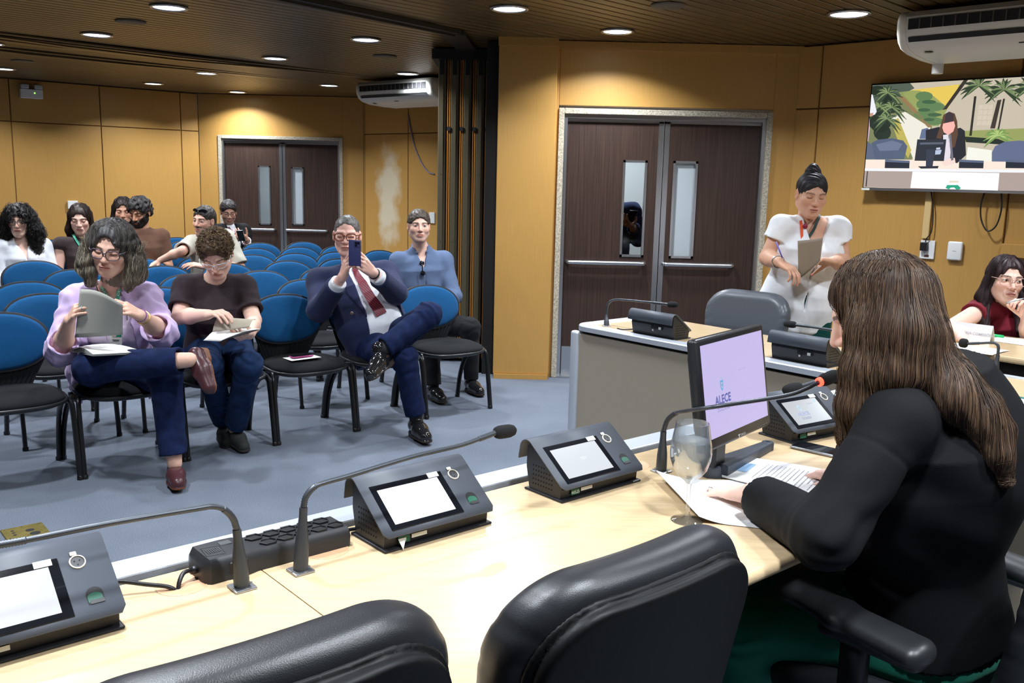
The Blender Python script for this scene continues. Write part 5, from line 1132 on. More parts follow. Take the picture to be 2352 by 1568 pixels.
def hand_caps(w, d, n, side, curl=(.5, .5, .5, .5), sc=1.0, thumb=(.55, .75, .25), tb=.25, spread=.06):
    """capsules of a hand: palm (k=0) and fingers (k=1); side +1 right hand, -1 left"""
    w = np.asarray(w, float); d = nrm(d); n = nrm(np.asarray(n, float) - d * np.dot(n, d)); l = np.cross(d, n) * side
    P = []; W = lambda a, b, c: w + (d * a + l * b + n * c) * sc
    for b0, b1, L, r0, r1 in ((.016, .028, .084, .0155, .0125), (.003, .009, .090, .0165, .0125), (-.008, -.010, .086, .0155, .012), (-.016, -.027, .078, .0145, .0115)): P.append((0, W(-.01, b0 * .8, 0), W(L, b1, 0), r0 * sc, r1 * sc))
    P.append((0, W(.02, .022, .008), W(.06, .026, .008), .014 * sc, .011 * sc)); P.append((0, W(.015, -.018, .006), W(.06, -.022, .004), .013 * sc, .010 * sc))
    for k, (b, L0, ls) in enumerate(((.028, .086, (.040, .025, .020)), (.0095, .092, (.044, .029, .021)), (-.0095, .088, (.041, .027, .021)), (-.027, .080, (.032, .020, .018)))):
        p = W(L0, b, 0); a = 0.0; dd = nrm(d + l * spread * (1.5 - k)); rr = (.0090, .0084, .0078, .0068) if k < 3 else (.0080, .0074, .0068, .0060)
        for j in range(3):
            a += curl[k] * (1.0, 1.15, .7)[j]; v = dd * math.cos(a) + n * math.sin(a); q = p + v * ls[j] * sc; P.append((1, p, q, rr[j] * sc, rr[j + 1] * sc)); p = q
    p = W(.018, .024, .010); v = nrm(d * thumb[0] + l * thumb[1] + n * thumb[2])
    for j, L in enumerate((.042, .033, .026)):
        q = p + v * L * sc; P.append((1, p, q, (.0125, .0100, .0090)[j] * sc, (.0102, .0092, .0074)[j] * sc)); p = q; v = nrm(v + (d * .5 - l * .5 + n * .2) * tb)
    return P
def hand_sdf(p, H):
    c = np.mean([h[1] for h in H], axis=0); far = ln(p - c.astype(np.float32)) - .16; m = far < .03
    out = far + .03
    if m.any():
        q = p[m]; a = b = None
        for k, s, e, r0, r1 in H:
            d = cap(q, s, e, r0, r1)
            if k == 0: a = d if a is None else sm(a, d, .010)
            else: b = d if b is None else np.minimum(b, d)
        out[m] = sm(a, b, .006)
    return out
TF = dict(t=[-.25, 0, .15, .35, .52, .70, .84, .94, 1.06], a=[.14, .168, .158, .138, .146, .160, .150, .085, .05], b=[.09, .118, .112, .102, .118, .118, .092, .066, .05], o=[0, .0, .012, .014, .030, .026, .006, -.004, 0])
TM = dict(t=[-.25, 0, .15, .35, .55, .74, .86, .95, 1.06], a=[.13, .158, .156, .152, .162, .176, .158, .09, .055], b=[.09, .115, .118, .118, .122, .120, .094, .07, .055], o=[0, .0, .014, .02, .018, .014, .004, -.004, 0])
def trunk(p, T, g=0.0, tm=None):
    P0, P1, r0, r1, tb, w = T; ax = P1 - P0; L = float(np.linalg.norm(ax)); ax = ax / L
    t = (p - P0.astype(np.float32)) @ ax.astype(np.float32) / L; lo, hi = (tb['t'][0], tb['t'][-1]) if tm is None else tm
    tc = np.clip(t, lo, hi); R = r0[None] * (1 - np.clip(tc, 0, 1))[:, None] + r1[None] * np.clip(tc, 0, 1)[:, None]
    R = R - (R @ ax)[:, None] * ax; R /= ln(R)[:, None]; Fw = np.cross(ax[None], R); q = p - (P0 + tc[:, None] * L * ax)
    x = (q * R).sum(1); y = (q * Fw).sum(1) - np.interp(tc, tb['t'], tb['o']) * w[1]
    a = np.interp(tc, tb['t'], tb['a']) * w[0] + g; b = np.interp(tc, tb['t'], tb['b']) * w[1] + g
    k = np.sqrt((x / a) ** 2 + (y / b) ** 2); k1 = np.sqrt((x / a ** 2) ** 2 + (y / b ** 2) ** 2) + 1e-6; d = k * (k - 1) / k1
    d = np.where(k < .3, -np.minimum(a, b) * .7, d); axd = np.abs(t - tc) * L
    return np.where(axd > 0, np.sqrt(np.maximum(d, 0) ** 2 + axd ** 2), d), x, y, t
class Person:
    """joints in world space: head, neck, pel, shR.. (R/L = the person's own right and left)"""
    def __init__(s, label, J, skin, head, tb=TF, w=(1, 1), limb=1.0, face=None, hands=None, feet=True, base=None):
        s.J = {k: np.asarray(v, float) for k, v in J.items()}; J = s.J; s.skin = skin; s.h = head; s.face = face or {}; s.limb = limb
        s.t = thing('person', label, 'person', base if base is not None else (J['pel'][0], J['pel'][1], 0))
        s.T = (J['pel'], J['neck'], nrm(J['hipR'] - J['hipL']), nrm(J['shR'] - J['shL']), tb, w); s.H = hands or []; s.feet = feet
        s.axis = nrm(J['neck'] - J['pel']); s.R1 = s.T[3]; s.F1 = nrm(np.cross(s.axis, s.R1))
    def body_f(s, p):
        J = s.J; k = s.limb; d = trunk(p, s.T, -.012)[0]
        sh = (J['shR'], J['shL']); d = sm(d, cap(p, sh[0], sh[1], .048 * k), .06)
        hc = s.h.c; nb = s.h.w(0, -.018, -.06); d = sm(d, cap(p, J['neck'] - s.axis * .02, nb, .058, .052), .035)
        for q in 'RL':
            a, e, w_ = J['sh' + q], J['el' + q], J['wr' + q]; d = sm(d, cap(p, a, e, .050 * k, .041 * k), .03)
            d = sm(d, sm(cap(p, e, e * .62 + w_ * .38, .039 * k, .040 * k), cap(p, e * .62 + w_ * .38, w_, .040 * k, .0265 * (k * .5 + .5)), .02), .012)
            if 'kn' + q in J: 
                d = sm(d, cap(p, J['hip' + q], J['kn' + q], .078 * k, .056 * k), .04)
                kn, an = J['kn' + q], J['an' + q]; d = sm(d, sm(cap(p, kn, kn * .68 + an * .32, .052 * k, .054 * k), cap(p, kn * .68 + an * .32, an, .054 * k, .037), .02), .01)
        for H in s.H: d = sm(d, hand_sdf(p, H), .010)
        m = ln(p - hc.astype(np.float32)) < .24 * s.h.sc
        if m.any(): d[m] = sm(d[m], head_sdf(s.h.loc(p[m]), s.face) * s.h.sc, .022)
        return d
    def build_body(s, vox=.011, hv=.0032, handv=.0036, detail=True):
        J = s.J; pts = np.array([J[k] for k in J if k not in ('toR', 'toL')]); lo, hi = pts.min(0) - .2, pts.max(0) + .2
        boxes = [(s.h.c - .155 * s.h.sc, s.h.c + .155 * s.h.sc, hv)]
        for H in s.H: q = np.array([h[1] for h in H] + [h[2] for h in H]); boxes.append((q.min(0) - .016, q.max(0) + .016, handv))
        V, Q = nets(s.body_f, lo, hi, vox); c = V[Q].mean(1); keep = np.ones(len(Q), bool)
        for a, b, _ in boxes: keep &= ~((c > a + vox).all(1) & (c < b - vox).all(1))
        Q = Q[keep]; Vs, Qs = [V], [Q]; n = len(V)
        for a, b, v in boxes:
            v1, q1 = nets(s.body_f, a, b, v); Vs.append(v1); Qs.append(q1 + n); n += len(v1)
        V, Q = np.concatenate(Vs), np.concatenate(Qs); use = np.zeros(len(V), bool); use[Q.ravel()] = True; idx = np.cumsum(use) - 1; V = V[use]; Q = idx[Q]
        col = np.tile(np.asarray(s.skin, float), (len(V), 1)); m = np.linalg.norm(V - s.h.c, axis=1) < .17 * s.h.sc
        col[m] = face_paint(s.h.loc(V[m].astype(np.float32)), s.skin, s.face)
        for H in s.H:
            for a in (8, 11, 14, 17, 20):
                if a < len(H): mm = np.linalg.norm(V - H[a][2], axis=1) < .009; col[mm] = col[mm] * .55 + np.asarray(s.face.get('nail', np.asarray(s.skin) * (1.1, .75, .72))) * .45
        sk = mat('skin', (.5, .3, .2), .48, attr='Col', sss=.12, spec=.4, bump=.12, bscale=380)
        s.body = quads_obj('body', V, Q, sk, s.t, cols=col); return s.body
    def part(s, name, f, lo, hi, vox, m, paint=None, parent=None): return sdf_obj(name, f, lo, hi, vox, m, parent or s.t, paint)
    def bounds(s, keys, pad=.2): q = np.array([s.J[k] for k in keys]); return q.min(0) - pad, q.max(0) + pad
    def top_f(s, th=.012, sleeve=.55, sw=.012, hem=-.05, neckr=.066, fa=.0035, fs=16, open_=None, flare=0, vneck=None, cuffopen=True, seed=0, lapel=0, sleevefl=0.0, shoulder=.056, grow=None, bag=0.0, collar=0.0, cgap=.018):
        """a garment for the upper body; sleeve 0..1 upper arm, 1..2 forearm; open_(t)->half width of a front opening"""
        J = s.J; k = s.limb
        def f(p):
            tr, x, y, t = trunk(p, s.T, th); d = sm(tr, cap(p, J['shR'], J['shL'], shoulder * k + th), .05)
            if flare: d = d - flare * np.clip(.4 - t, 0, 1)
            if grow: d = d - grow(x, y, t)
            d = np.maximum(d, (hem - t) * np.linalg.norm(J['neck'] - J['pel']))
            if open_ is not None:
                wd = open_(t); slot = np.maximum(np.abs(x - (open_.x0(t) if hasattr(open_, 'x0') else 0)) - wd, .02 - y)
                if lapel:
                    xo = np.abs(x - (open_.x0(t) if hasattr(open_, 'x0') else 0)) - wd; lw = .065 * np.clip((t - .26) / .42, 0, 1); d = d - lapel * np.clip((lw - xo) / .006, 0, 1) * (y > .02) * (t < .97) * (t > .26)
                d = smx(d, -slot, .006)
            if vneck is not None: d = smx(d, -np.maximum(np.abs(x) - np.interp(t, vneck[0], vneck[1]), .0 - y), .01)
            for q in 'RL':
                a, e, w_ = J['sh' + q], J['el' + q], J['wr' + q]
                if sleeve <= 0: continue
                if sleeve <= 1:
                    c = a + (e - a) * sleeve; dr = nrm(e - a); sl = cap(p, a, c + dr * .1, .056 * k + th, .050 * k + sw); sl = np.maximum(sl, pl(p, c, dr))
                    if cuffopen: sl = smx(sl, -cap(p, c - dr * .045, c + dr * .1, .043 * k + sw * .5), .004)
                else:
                    c = e + (w_ - e) * (sleeve - 1); dr = nrm(w_ - e); s1 = cap(p, a, e, .056 * k + th, .047 * k + sw); s2 = cap(p, e, c + dr * .08, .047 * k + sw, .036 * k + sw + sleevefl)
                    s2 = np.maximum(s2, pl(p, c, dr)); sl = sm(s1, s2, .03)
                    if cuffopen: sl = smx(sl, -cap(p, c - dr * .03, c + dr * .08, .030 * k + sw * .7 + sleevefl), .004)
                    if bag: sl = sl - bag * np.exp(-(ln(p - e.astype(np.float32)) / .07) ** 2) * (.5 + .5 * np.sin((p - e.astype(np.float32)) @ dr.astype(np.float32) * 150))
                d = sm(d, sl, .03)
            d = smx(d, -cap(p, J['neck'] - s.axis * .015, s.h.w(0, 0, -.02), neckr, neckr * 1.05), .006)
            d = d + fa * fold(p, fs, seed) * .6
            if collar:
                nb, nt_ = J['neck'] - s.axis * .022, s.h.w(0, -.02, -.055); ax_ = nrm(nt_ - nb); e_ = p - nb.astype(np.float32); hgt = e_ @ ax_.astype(np.float32); rad = ln(e_ - hgt[:, None] * ax_.astype(np.float32)); fr = e_ @ s.F1.astype(np.float32); xr = e_ @ s.R1.astype(np.float32)
                r0 = .068 + .010 * (hgt < collar * .62) - .10 * hgt + .05 * np.maximum(fr, 0) * (hgt < collar); up_ = collar * (1.0 - .45 * np.clip(fr / .07, -.3, 1)); w_ = np.maximum(np.abs(rad - r0) - .0070, np.maximum(hgt - up_, -hgt - .03))
                d = np.minimum(d, smx(w_, -np.maximum(np.abs(xr) - cgap - .25 * np.maximum(collar * .6 - hgt, 0), -fr), .003))
            return d
        return f
    def top(s, name, m, vox=.007, lo=None, hi=None, **kw):
        ks = ['shR', 'shL', 'elR', 'elL', 'wrR', 'wrL', 'neck', 'pel'] if kw.get('sleeve', .55) > 1 else ['shR', 'shL', 'elR', 'elL', 'neck', 'pel']
        a, b = s.bounds(ks, .24); f = s.top_f(**kw); s.part(name, f, a if lo is None else lo, b if hi is None else hi, vox, m); return f
    def trousers(s, m, vox=.008, w=1.0, ankle=.94, flare=.0, fa=.004, name='trousers', top=.30, seed=3):
        J = s.J; k = s.limb * w
        def f(p):
            d, x, y, t = trunk(p, s.T, .010, (-.25, top + .2)); d = np.maximum(d, (t - top) * np.linalg.norm(J['neck'] - J['pel']))
            L_ = None
            for q in 'RL':
                h, kn, an = J['hip' + q], J['kn' + q], J['an' + q]; c = kn + (an - kn) * ankle; dr = nrm(an - kn)
                a = cap(p, h, kn, .094 * k, .066 * k); b = cap(p, kn, c + dr * .08, .064 * k, .048 * k + flare); b = np.maximum(b, pl(p, c, dr)); b = smx(b, -cap(p, c - dr * .03, c + dr * .1, .0365 * k + flare), .004)
                a = sm(a, b, .03); L_ = a if L_ is None else np.minimum(L_, a)
            d = sm(d, L_, .035)
            for q in 'RL':
                kn, an = J['kn' + q], J['an' + q]; dr = nrm(an - kn)
                kk = ln(p - kn.astype(np.float32)); d = d + fa * np.sin(((p - kn.astype(np.float32)) @ dr.astype(np.float32)) * 90 + 2 * fold(p, 14, 2)) * np.exp(-(kk / .11) ** 2)
            return d + fa * .5 * fold(p, 15, seed)
        a, b = s.bounds(['hipR', 'hipL', 'knR', 'knL', 'anR', 'anL', 'pel'], .17); b[2] = max(b[2], J['pel'][2] + .25); s.part(name, f, a, b, vox, m); return f
    def shoe(s, q, d, u, m, sc=1.0, vox=.005, open_=.0, heel=.018, name='shoe', strap=False, sole=None):
        """d = toe direction, u = up of the foot; the ankle joint sits .085 above the sole"""
        an = s.J['an' + q]; y = nrm(d); z = nrm(np.asarray(u, float) - y * np.dot(u, y)); x = np.cross(y, z); R = np.array([x, y, z]); org = an - z * .082 * sc
        def f(p):
            l = ((p - org.astype(np.float32)) @ R.T.astype(np.float32)) / sc; g = l * np.array([1 / 1.0, 1, 1], np.float32)
            a = sm(cap(g, (0, -.032, .040), (0, .06, .040), .036, .037), cap(g, (0, .06, .034), (0, .150, .024), .044, .034), .03)
            a = sm(a, cap(g, (0, -.015, .06), (0, .0, .10), .036, .036), .03) if not open_ else a
            if open_: a = smx(a, -ell(g, (0, .0 + open_ * .3, .078), (.032, .066 * open_, .034)), .006); a = smx(a, l[:, 2] - .074, .006)
            if strap: a = np.minimum(a, np.maximum(np.abs(ell(g, (0, .035, .02), (.042, .06, .062))) - .003, np.abs(l[:, 1] - .045) - .008))
            a = smx(a, -l[:, 2] + .008, .004)
            so = np.maximum(rbx(l * np.array([1, 1, 1], np.float32), (0, .055, .006), (.2, .2, .006), .002), sm(cap(l * np.array([1, 1, 0], np.float32), (0, -.03, 0), (0, .06, 0), .036, .037), cap(l * np.array([1, 1, 0], np.float32), (0, .06, 0), (0, .150, 0), .045, .036), .03))
            a = np.minimum(a, so)
            if heel: a = np.minimum(a, np.maximum(cap(l * np.array([1, 1, 0], np.float32), (0, -.03, 0), (0, .0, 0), .035, .035), np.maximum(l[:, 2] - .012, -l[:, 2] - heel)))
            return a * sc
        c = org + (y * .06 + z * .04) * sc; V, Q = nets(f, c - .19 * sc, c + .19 * sc, vox)
        zc = ((V[Q].mean(1) - org) @ z) / sc; return quads_obj(name, V, Q, [m, sole or mat('shoe_sole', (.03, .02, .016), .6)], s.t, mi=(zc < .0095).astype(int))
    def glasses(s, m, wd=.026, ht=.019, r=.0018, cz=.004, name='eyeglasses', fill=None, up=0.0, fwd=0.0, half=False):
        mb = MB(); W = s.h.w
        for e in (-1, 1):
            L = [];
            for k in range(20):
                a, b = sup(wd, ht, 3.0, k, 20); L.append(W(e * .0335 + a, .1015 + fwd - .9 * (a * e + .0) ** 2 - .012 * (a * e > 0) * (a * e) / .026, cz + up + b - .002))
            L.append(L[0]); mb.tube(L, r * s.h.sc, 6, cap=False)
            if fill: mb.add([q for q in L[:-1]], [tuple(range(20))], 1)
            mb.tube([W(e * (.0335 + wd), .094 + fwd, cz + up + .008), W(e * .075, .075 + fwd * .8, cz + up + .010), W(e * .081, .0, cz + up + .008), W(e * .079, -.02, cz + up - .004)], r * s.h.sc, 6)
        mb.tube([W(-.0085, .104 + fwd, cz + up + .004), W(0, .107 + fwd, cz + up + .007), W(.0085, .104 + fwd, cz + up + .004)], r * 1.1 * s.h.sc, 6)
        return mb.obj(name, [m, fill] if fill else m, s.t, smooth=True)
    def drape(s, f, pts, off=.004, n=4):
        """push points onto a garment along its gradient"""
        p = np.asarray(pts, np.float32)
        for _ in range(n):
            d = f(p) - off; h = .004; G = np.stack([(f(p + np.eye(3, dtype=np.float32)[i] * h) - f(p - np.eye(3, dtype=np.float32)[i] * h)) / (2 * h) for i in range(3)], 1)
            p = p - np.clip(d / np.maximum((G * G).sum(1), .3), -.006, .006)[:, None] * G * .8
        G /= ln(G)[:, None] + 1e-6; return p.astype(float), G.astype(float)
    def strap(s, name, f, pts, wd, m, off=.004, n=10, twoside=True):
        pts = [q for q in pts if q is not None]
        if len(pts) < 2: return None, None, None
        S = spline(pts, n); P, G = s.drape(f, S, off); T = np.gradient(P, axis=0); T /= np.linalg.norm(T, axis=1)[:, None]; B = np.cross(T, G); B /= np.linalg.norm(B, axis=1)[:, None]
        wd = np.broadcast_to(np.asarray(wd, float), (len(P),))[:, None] if not np.ndim(wd) else np.interp(np.linspace(0, 1, len(P)), np.linspace(0, 1, len(wd)), wd)[:, None]
        mb = MB(); mb.loft([[a - b, a + b, a + b + g * .0025, a - b + g * .0025] for a, b, g in zip(P, B * wd, G)]); return mb.obj(name, m, s.t, smooth=True, angle=40), P, G
def hair_strands(f, roots, dirs, length, step=.012, r=.0014, off=.002, pal=((.05, .03, .02),), grav=.35, wave=0.0, wfreq=60, jit=.25, seed=1, curl=0.0):
    """many locks that run down over a hair volume; returns V, Q, colours"""
    rng = np.random.default_rng(seed); p = np.asarray(roots, np.float32).copy(); d = np.asarray(dirs, np.float32).copy(); N = len(p); n = int(length / step)
    offs = (off + rng.uniform(-1, 1, N) * abs(off)).astype(np.float32); paths = [p.copy()]; g0 = np.array([0, 0, -1], np.float32); I = np.eye(3, dtype=np.float32); ph = rng.uniform(0, 6.28, N)
    lat = rng.normal(0, 1, (N, 3)).astype(np.float32) * jit
    for k in range(n):
        h = .005; v = f(p); G = np.stack([(f(p + I[i] * h) - f(p - I[i] * h)) / (2 * h) for i in range(3)], 1); G /= ln(G)[:, None] + 1e-6
        d = d * (1 - grav) + (g0 + lat * .25) * grav; d = d - (d * G).sum(1)[:, None] * G * (v < .02)[:, None]; d /= ln(d)[:, None] + 1e-6
        w = np.cross(d, G) * (wave * np.sin(ph + k * step * wfreq))[:, None]
        p = p + (d + w) * step; v = f(p); p = p - (np.clip(v - offs, -.02, .03) * .6)[:, None] * G; paths.append(p.copy())
    P = np.stack(paths, 1).astype(float)                       # N, n+1, 3
    if curl:
        T = np.gradient(P, axis=1); T /= np.linalg.norm(T, axis=2)[..., None] + 1e-9; a = np.cross(T, np.array([.3, .8, .5])); a /= np.linalg.norm(a, axis=2)[..., None] + 1e-9; b = np.cross(T, a); th = ph[:, None] + np.arange(n + 1)[None] * step * wfreq
        P = P + (a * np.cos(th)[..., None] + b * np.sin(th)[..., None]) * curl * np.clip(np.arange(n + 1) / 4, 0, 1)[None, :, None]
    stop = rng.uniform(.72, 1.0, N)
    T = np.gradient(P, axis=1); T /= np.linalg.norm(T, axis=2)[..., None] + 1e-9; a = np.cross(T, np.array([.31, .52, .8])); a /= np.linalg.norm(a, axis=2)[..., None] + 1e-9; b = np.cross(T, a)
    rad = r * rng.uniform(.6, 1.3, N)[:, None] * np.clip((stop[:, None] * n - np.arange(n + 1)[None]) / (n * .25), .04, 1)
    tri = [P + (a * math.cos(q) + b * math.sin(q)) * rad[..., None] for q in (0, 2.094, 4.189)]
    V = np.stack(tri, 2).reshape(-1, 3); base = (np.arange(N)[:, None] * (n + 1) + np.arange(n)[None]) * 3; keepm = np.arange(n)[None] < (stop[:, None] * n)
    base = base[keepm]; Q = np.concatenate([np.stack([base + i, base + (i + 1) % 3, base + 3 + (i + 1) % 3, base + 3 + i], 1) for i in range(3)])
    pal = np.asarray(pal); c = pal[rng.integers(0, len(pal), N)] * rng.uniform(.85, 1.18, (N, 1)); return V, Q, np.repeat(c, (n + 1) * 3, axis=0)
M_HAIR = mat('hair', (.03, .02, .015), .48, attr='Col', spec=.35)
def hair_obj(P, name, parts):
    Vs, Qs, Cs, n = [], [], [], 0
    for V, Q, c in parts: Vs.append(V); Qs.append(Q + n); Cs.append(c); n += len(V)
    return quads_obj(name, np.concatenate(Vs), np.concatenate(Qs), M_HAIR, P.t, cols=np.concatenate(Cs))
def cap_roots(h, N, seed, part=0.0, zmin=.02, front=.078, o=.006):
    """roots on the top of the skull with directions leading away from the parting"""
    rng = np.random.default_rng(seed); u = rng.normal(0, 1, (N * 6, 3)); u /= np.linalg.norm(u, axis=1)[:, None]; q = u * np.array([.074 + o, .093 + o, .082 + o]) + np.array([0, -.014, .038])
    q = q[(q[:, 2] > zmin) & (q[:, 1] < front)][:N]; d = np.stack([np.sign(q[:, 0] - part) * (.8), -.25 + 0 * q[:, 0], -.15 + 0 * q[:, 0]], 1)
    return h.c + q * h.sc @ h.R, d @ h.R
def hc(q, o=.006): return ell(q, (0, -.014, .038), (.073 + o, .092 + o, .080 + o))
def short_hair(q, o=.008, front=.060, slope=.25, nape=-.062, noise=.003, ns=60, side=-.012, rec=0.0):
    d = hc(q, o); m = np.abs(q[:, 0])
    d = sm(d, ell(q, (0, -.055, -.01), (.062 + o, .045 + o, .055)), .02)
    d = smx(d, -ell(q, (0, .118, -.010), (.083, .085 + rec, .082 + front - .06)), .006); d = smx(d, nape - q[:, 2], .01)
    d = smx(d, -np.maximum(np.maximum(q[:, 2] - (side + .03), -.022 - q[:, 1]), -.2), .008)
    return d - noise * fold(q, ns)
def box_of(h, r=.22, dz=(-.2, .2)): return h.c - A(r, r, 0) + A(0, 0, dz[0]), h.c + A(r, r, 0) + A(0, 0, dz[1])
def const(col): return lambda V: np.tile(np.asarray(col, float), (len(V), 1))
def mottled(c1, c2, s=70): 
    def f(V):
        k = np.clip(fold(V.astype(np.float32), s) * .5 + .5, 0, 1)[:, None]; return np.asarray(c1)[None] * (1 - k) + np.asarray(c2)[None] * k
    return f
# ------------------------------------------------------------------ people: the individuals
def hit(f, px, py, t0=.8, off=0.0, n=60):
    """first point of a surface along a photo ray"""
    r = nrm(ray(px, py)); t = t0
    for _ in range(n):
        d = float(f(np.array([CAM + r * t], np.float32))[0]) - off
        if d < .0008: return CAM + r * t
        t += min(max(d * .8, .0008), .4)
        if t > t0 + 3.2: break
    return None
SK_L, SK_M, SK_D = srgb(236, 198, 178), srgb(226, 182, 160), srgb(196, 150, 124)
M_DENIM = mat('dark_denim', srgb(19, 31, 64), .92, spec=.2, var=.26, vscale=26, bump=.3, bscale=900)
M_DENIM2 = mat('blue_denim', srgb(26, 45, 78), .92, spec=.2, var=.34, vscale=22, bump=.3, bscale=900)
def cloth(name, col, rough=.88, sheen=.05, var=.04): return mat(name, col, rough, spec=.22, sheen=sheen * .4, var=var, vscale=30, bump=.25, bscale=700)
M_GOLD = mat('gold_metal', (.8, .55, .2), .3, metal=1)
def ring_on(t, name, c, axis, r, w_, m):
    a = nrm(axis); b = nrm(np.cross(a, A(.3, .5, .8))); d = np.cross(a, b); pts = [c + (b * math.cos(q) + d * math.sin(q)) * r for q in np.linspace(0, 2 * PI, 17)]
    return MB().tube(pts, w_, 6, cap=False).obj(name, m, t, smooth=True)

# ---- the speaker at the head table
def speaker():
    F = nrm(A(-.80, .60, 0)); Rt = nrm(np.cross(F, A(0, 0, 1)))
    shL = at(2062, 968, 1.82); shR = shL + Rt * .36 + A(0, 0, .0)
    wl, wr = atz(1728, 1134, .872), atz(1950, 1098, .868)
    pel = at(2135, 1430, 2.06); J = dict(pel=pel, neck=at(2172, 868, 1.93), shR=shR, shL=shL, elL=at(1898, 1228, 1.74), wrL=wl, elR=uv(1.82, .66, .90), wrR=wr,
        hipR=pel + Rt * .09, hipL=pel - Rt * .09, knL=at(1705, 1448, 2.14), knR=at(1705, 1448, 2.14) + Rt * .2 + A(0, 0, .0))
    J['anL'] = A(*(J['knL'][:2] + A(.03, -.02)), .10); J['anR'] = A(*(J['knR'][:2] + A(.03, -.02)), .10)
    h = Head(at(2020, 720, 1.98), (-.89, .22, -.42), (-.40, .12, .90), 1.03)
    dl = nrm(atz(1650, 1118, .85) - wl); dr = nrm(atz(1886, 1078, .855) - wr)
    HL = hand_caps(wl, dl + A(0, 0, -.06), (0, 0, -1), -1, (.10, .08, .08, .12), 1.0, (.55, .55, .30), .2, .09)
    HR = hand_caps(wr, dr + A(0, 0, -.05), (0, .1, -1), 1, (.28, .30, .32, .34), 1.0, (.75, .5, .25), .25, .05)
    P = Person('person seated at the head table in black blazer and green trousers, long brown hair, reading', J, srgb(238, 196, 178), h, TF, (1.22, 1.42), 1.0, dict(eyes='down', lips=(.5, .16, .14), nail=(.75, .35, .36)), [HL, HR])
    P.build_body(.012, .0028, .003)
    MBz = cloth('black_suiting', (.0048, .0050, .0060), .8, .0)
    arms = [(J['shL'], J['elL'], J['wrL']), (J['shR'], J['elR'], J['wrR'])]
    base = P.top_f(th=.016, sleeve=1.82, sw=.016, hem=.04, neckr=.062, fa=.0025, fs=9, sleevefl=.001, shoulder=.052, bag=.009)
    def jacket(p):
        d = base(p)
        # bulk of the bent back, back seams and the sleeve-head seam
        d = sm(d, ell(p, at(2215, 1070, 1.93), (.13, .13, .19)), .09); d = sm(d, ell(p, at(2030, 1165, 1.93), (.09, .10, .12)), .08)
        e = (p - shL.astype(np.float32)); r = ln(e); d = d + .0022 * np.exp(-((r - .105) / .005) ** 2)
        u_ = p @ (J['elL'] - shL).astype(np.float32) / np.linalg.norm(J['elL'] - shL)
        d = d + .0035 * np.sin(p[:, 2] * 62 + 4 * fold(p, 7, 5)) * np.exp(-(ln(p - at(1960, 1250, 1.74).astype(np.float32)) / .14) ** 2) + .0028 * np.sin(p[:, 2] * 46 + p[:, 0] * 22) * np.exp(-(ln(p - at(2190, 1180, 1.83).astype(np.float32)) / .16) ** 2)
        return d
    lo, hi = P.bounds(['shR', 'shL', 'elR', 'elL', 'wrR', 'wrL', 'pel', 'neck'], .22); P.part('blazer', jacket, lo, hi, .0055, MBz)
    P.trousers(cloth('green_suiting', srgb(20, 122, 98), .6, .3), .008, 1.18, .97, .02, .005)
    for q in 'LR': P.shoe(q, F, (0, 0, 1), M_LEATHER)
    # hair: a cap, two curtains before the left shoulder, one long fall down the back
    on = lambda px, py, o=.012: hit(jacket, px, py, .9, o)
    chain = [[(at(1992, 655, 1.95), .048), (at(2000, 760, 1.90), .044), (at(1990, 850, 1.885), .046), (at(1972, 930, 1.88), .040), (at(1957, 1000, 1.90), .026), (at(1946, 1048, 1.91), .007)],
             [(at(2050, 660, 1.90), .060), (at(2065, 760, 1.865), .060), (at(2055, 850, 1.85), .050), (at(2030, 925, 1.862), .034), (at(1995, 1000, 1.885), .012)],
             [(at(2078, 680, 1.93), .066), (at(2102, 780, 1.895), .062), (at(2130, 850, 1.875), .052), (on(2190, 912, .008), .042), (on(2258, 970, .004), .032), (on(2290, 1040, .003), .022), (on(2310, 1100, .002), .009)],
             [(at(2072, 690, 2.00), .056), (at(2110, 790, 1.98), .050), (on(2195, 872, .004), .034), (on(2262, 930, .004), .026), (on(2300, 985, .003), .020), (on(2318, 1060, .002), .008)]]
    def hf(p):
        q = h.loc(p); d = smx(hc(q, .012), -ell(q, (0, .115, -.03), (.075, .055, .105)), .01) * h.sc
        d = smx(d, -(q[:, 2] + .03), .02)
        for ch in chain:
            c_ = None
            for (a, ra), (b, rb) in zip(ch[:-1], ch[1:]): e = cap(p, a, b, ra, rb); c_ = e if c_ is None else sm(c_, e, .02)
            d = sm(d, c_, .025)
        return d + .0012 * np.sin(q[:, 0] * 260 + q[:, 1] * 210 + 2.2 * fold(p, 13))
    lo = np.min([c[0] for ch in chain for c in ch], 0) - .12; hi = np.max([c[0] for ch in chain for c in ch], 0) + .14
    V, Q = nets(hf, lo, hi, .006)
    pal = [srgb(66, 51, 41), srgb(74, 57, 45), srgb(86, 66, 51), srgb(98, 76, 58), srgb(110, 87, 66), srgb(58, 46, 39)]
    parts = [(V, Q, mottled(srgb(58, 45, 38), srgb(76, 58, 46), 30)(V))]
    rt, dr_ = cap_roots(h, 3000, 4, .0, -.02, .050, .012); parts.append(hair_strands(hf, rt, dr_, .62, .013, .0007, .0016, pal, .34, .03, 12, .08, 2))
    rt, dr_ = cap_roots(h, 500, 14, .0, .03, .050, .012); parts.append(hair_strands(hf, rt, dr_, .45, .013, .0006, .0035, pal, .34, .06, 14, .2, 12))
    # locks that start on the falls themselves
    rng = np.random.default_rng(5); rr = []
    for ch in chain:
        for k in range(520): i = rng.integers(0, max(1, len(ch) - 3)); a, b = ch[i], ch[i + 1]; t_ = rng.random(); v = rng.normal(0, 1, 3); v /= np.linalg.norm(v); rr.append(a[0] * (1 - t_) + b[0] * t_ + v * (a[1] * (1 - t_) + b[1] * t_))
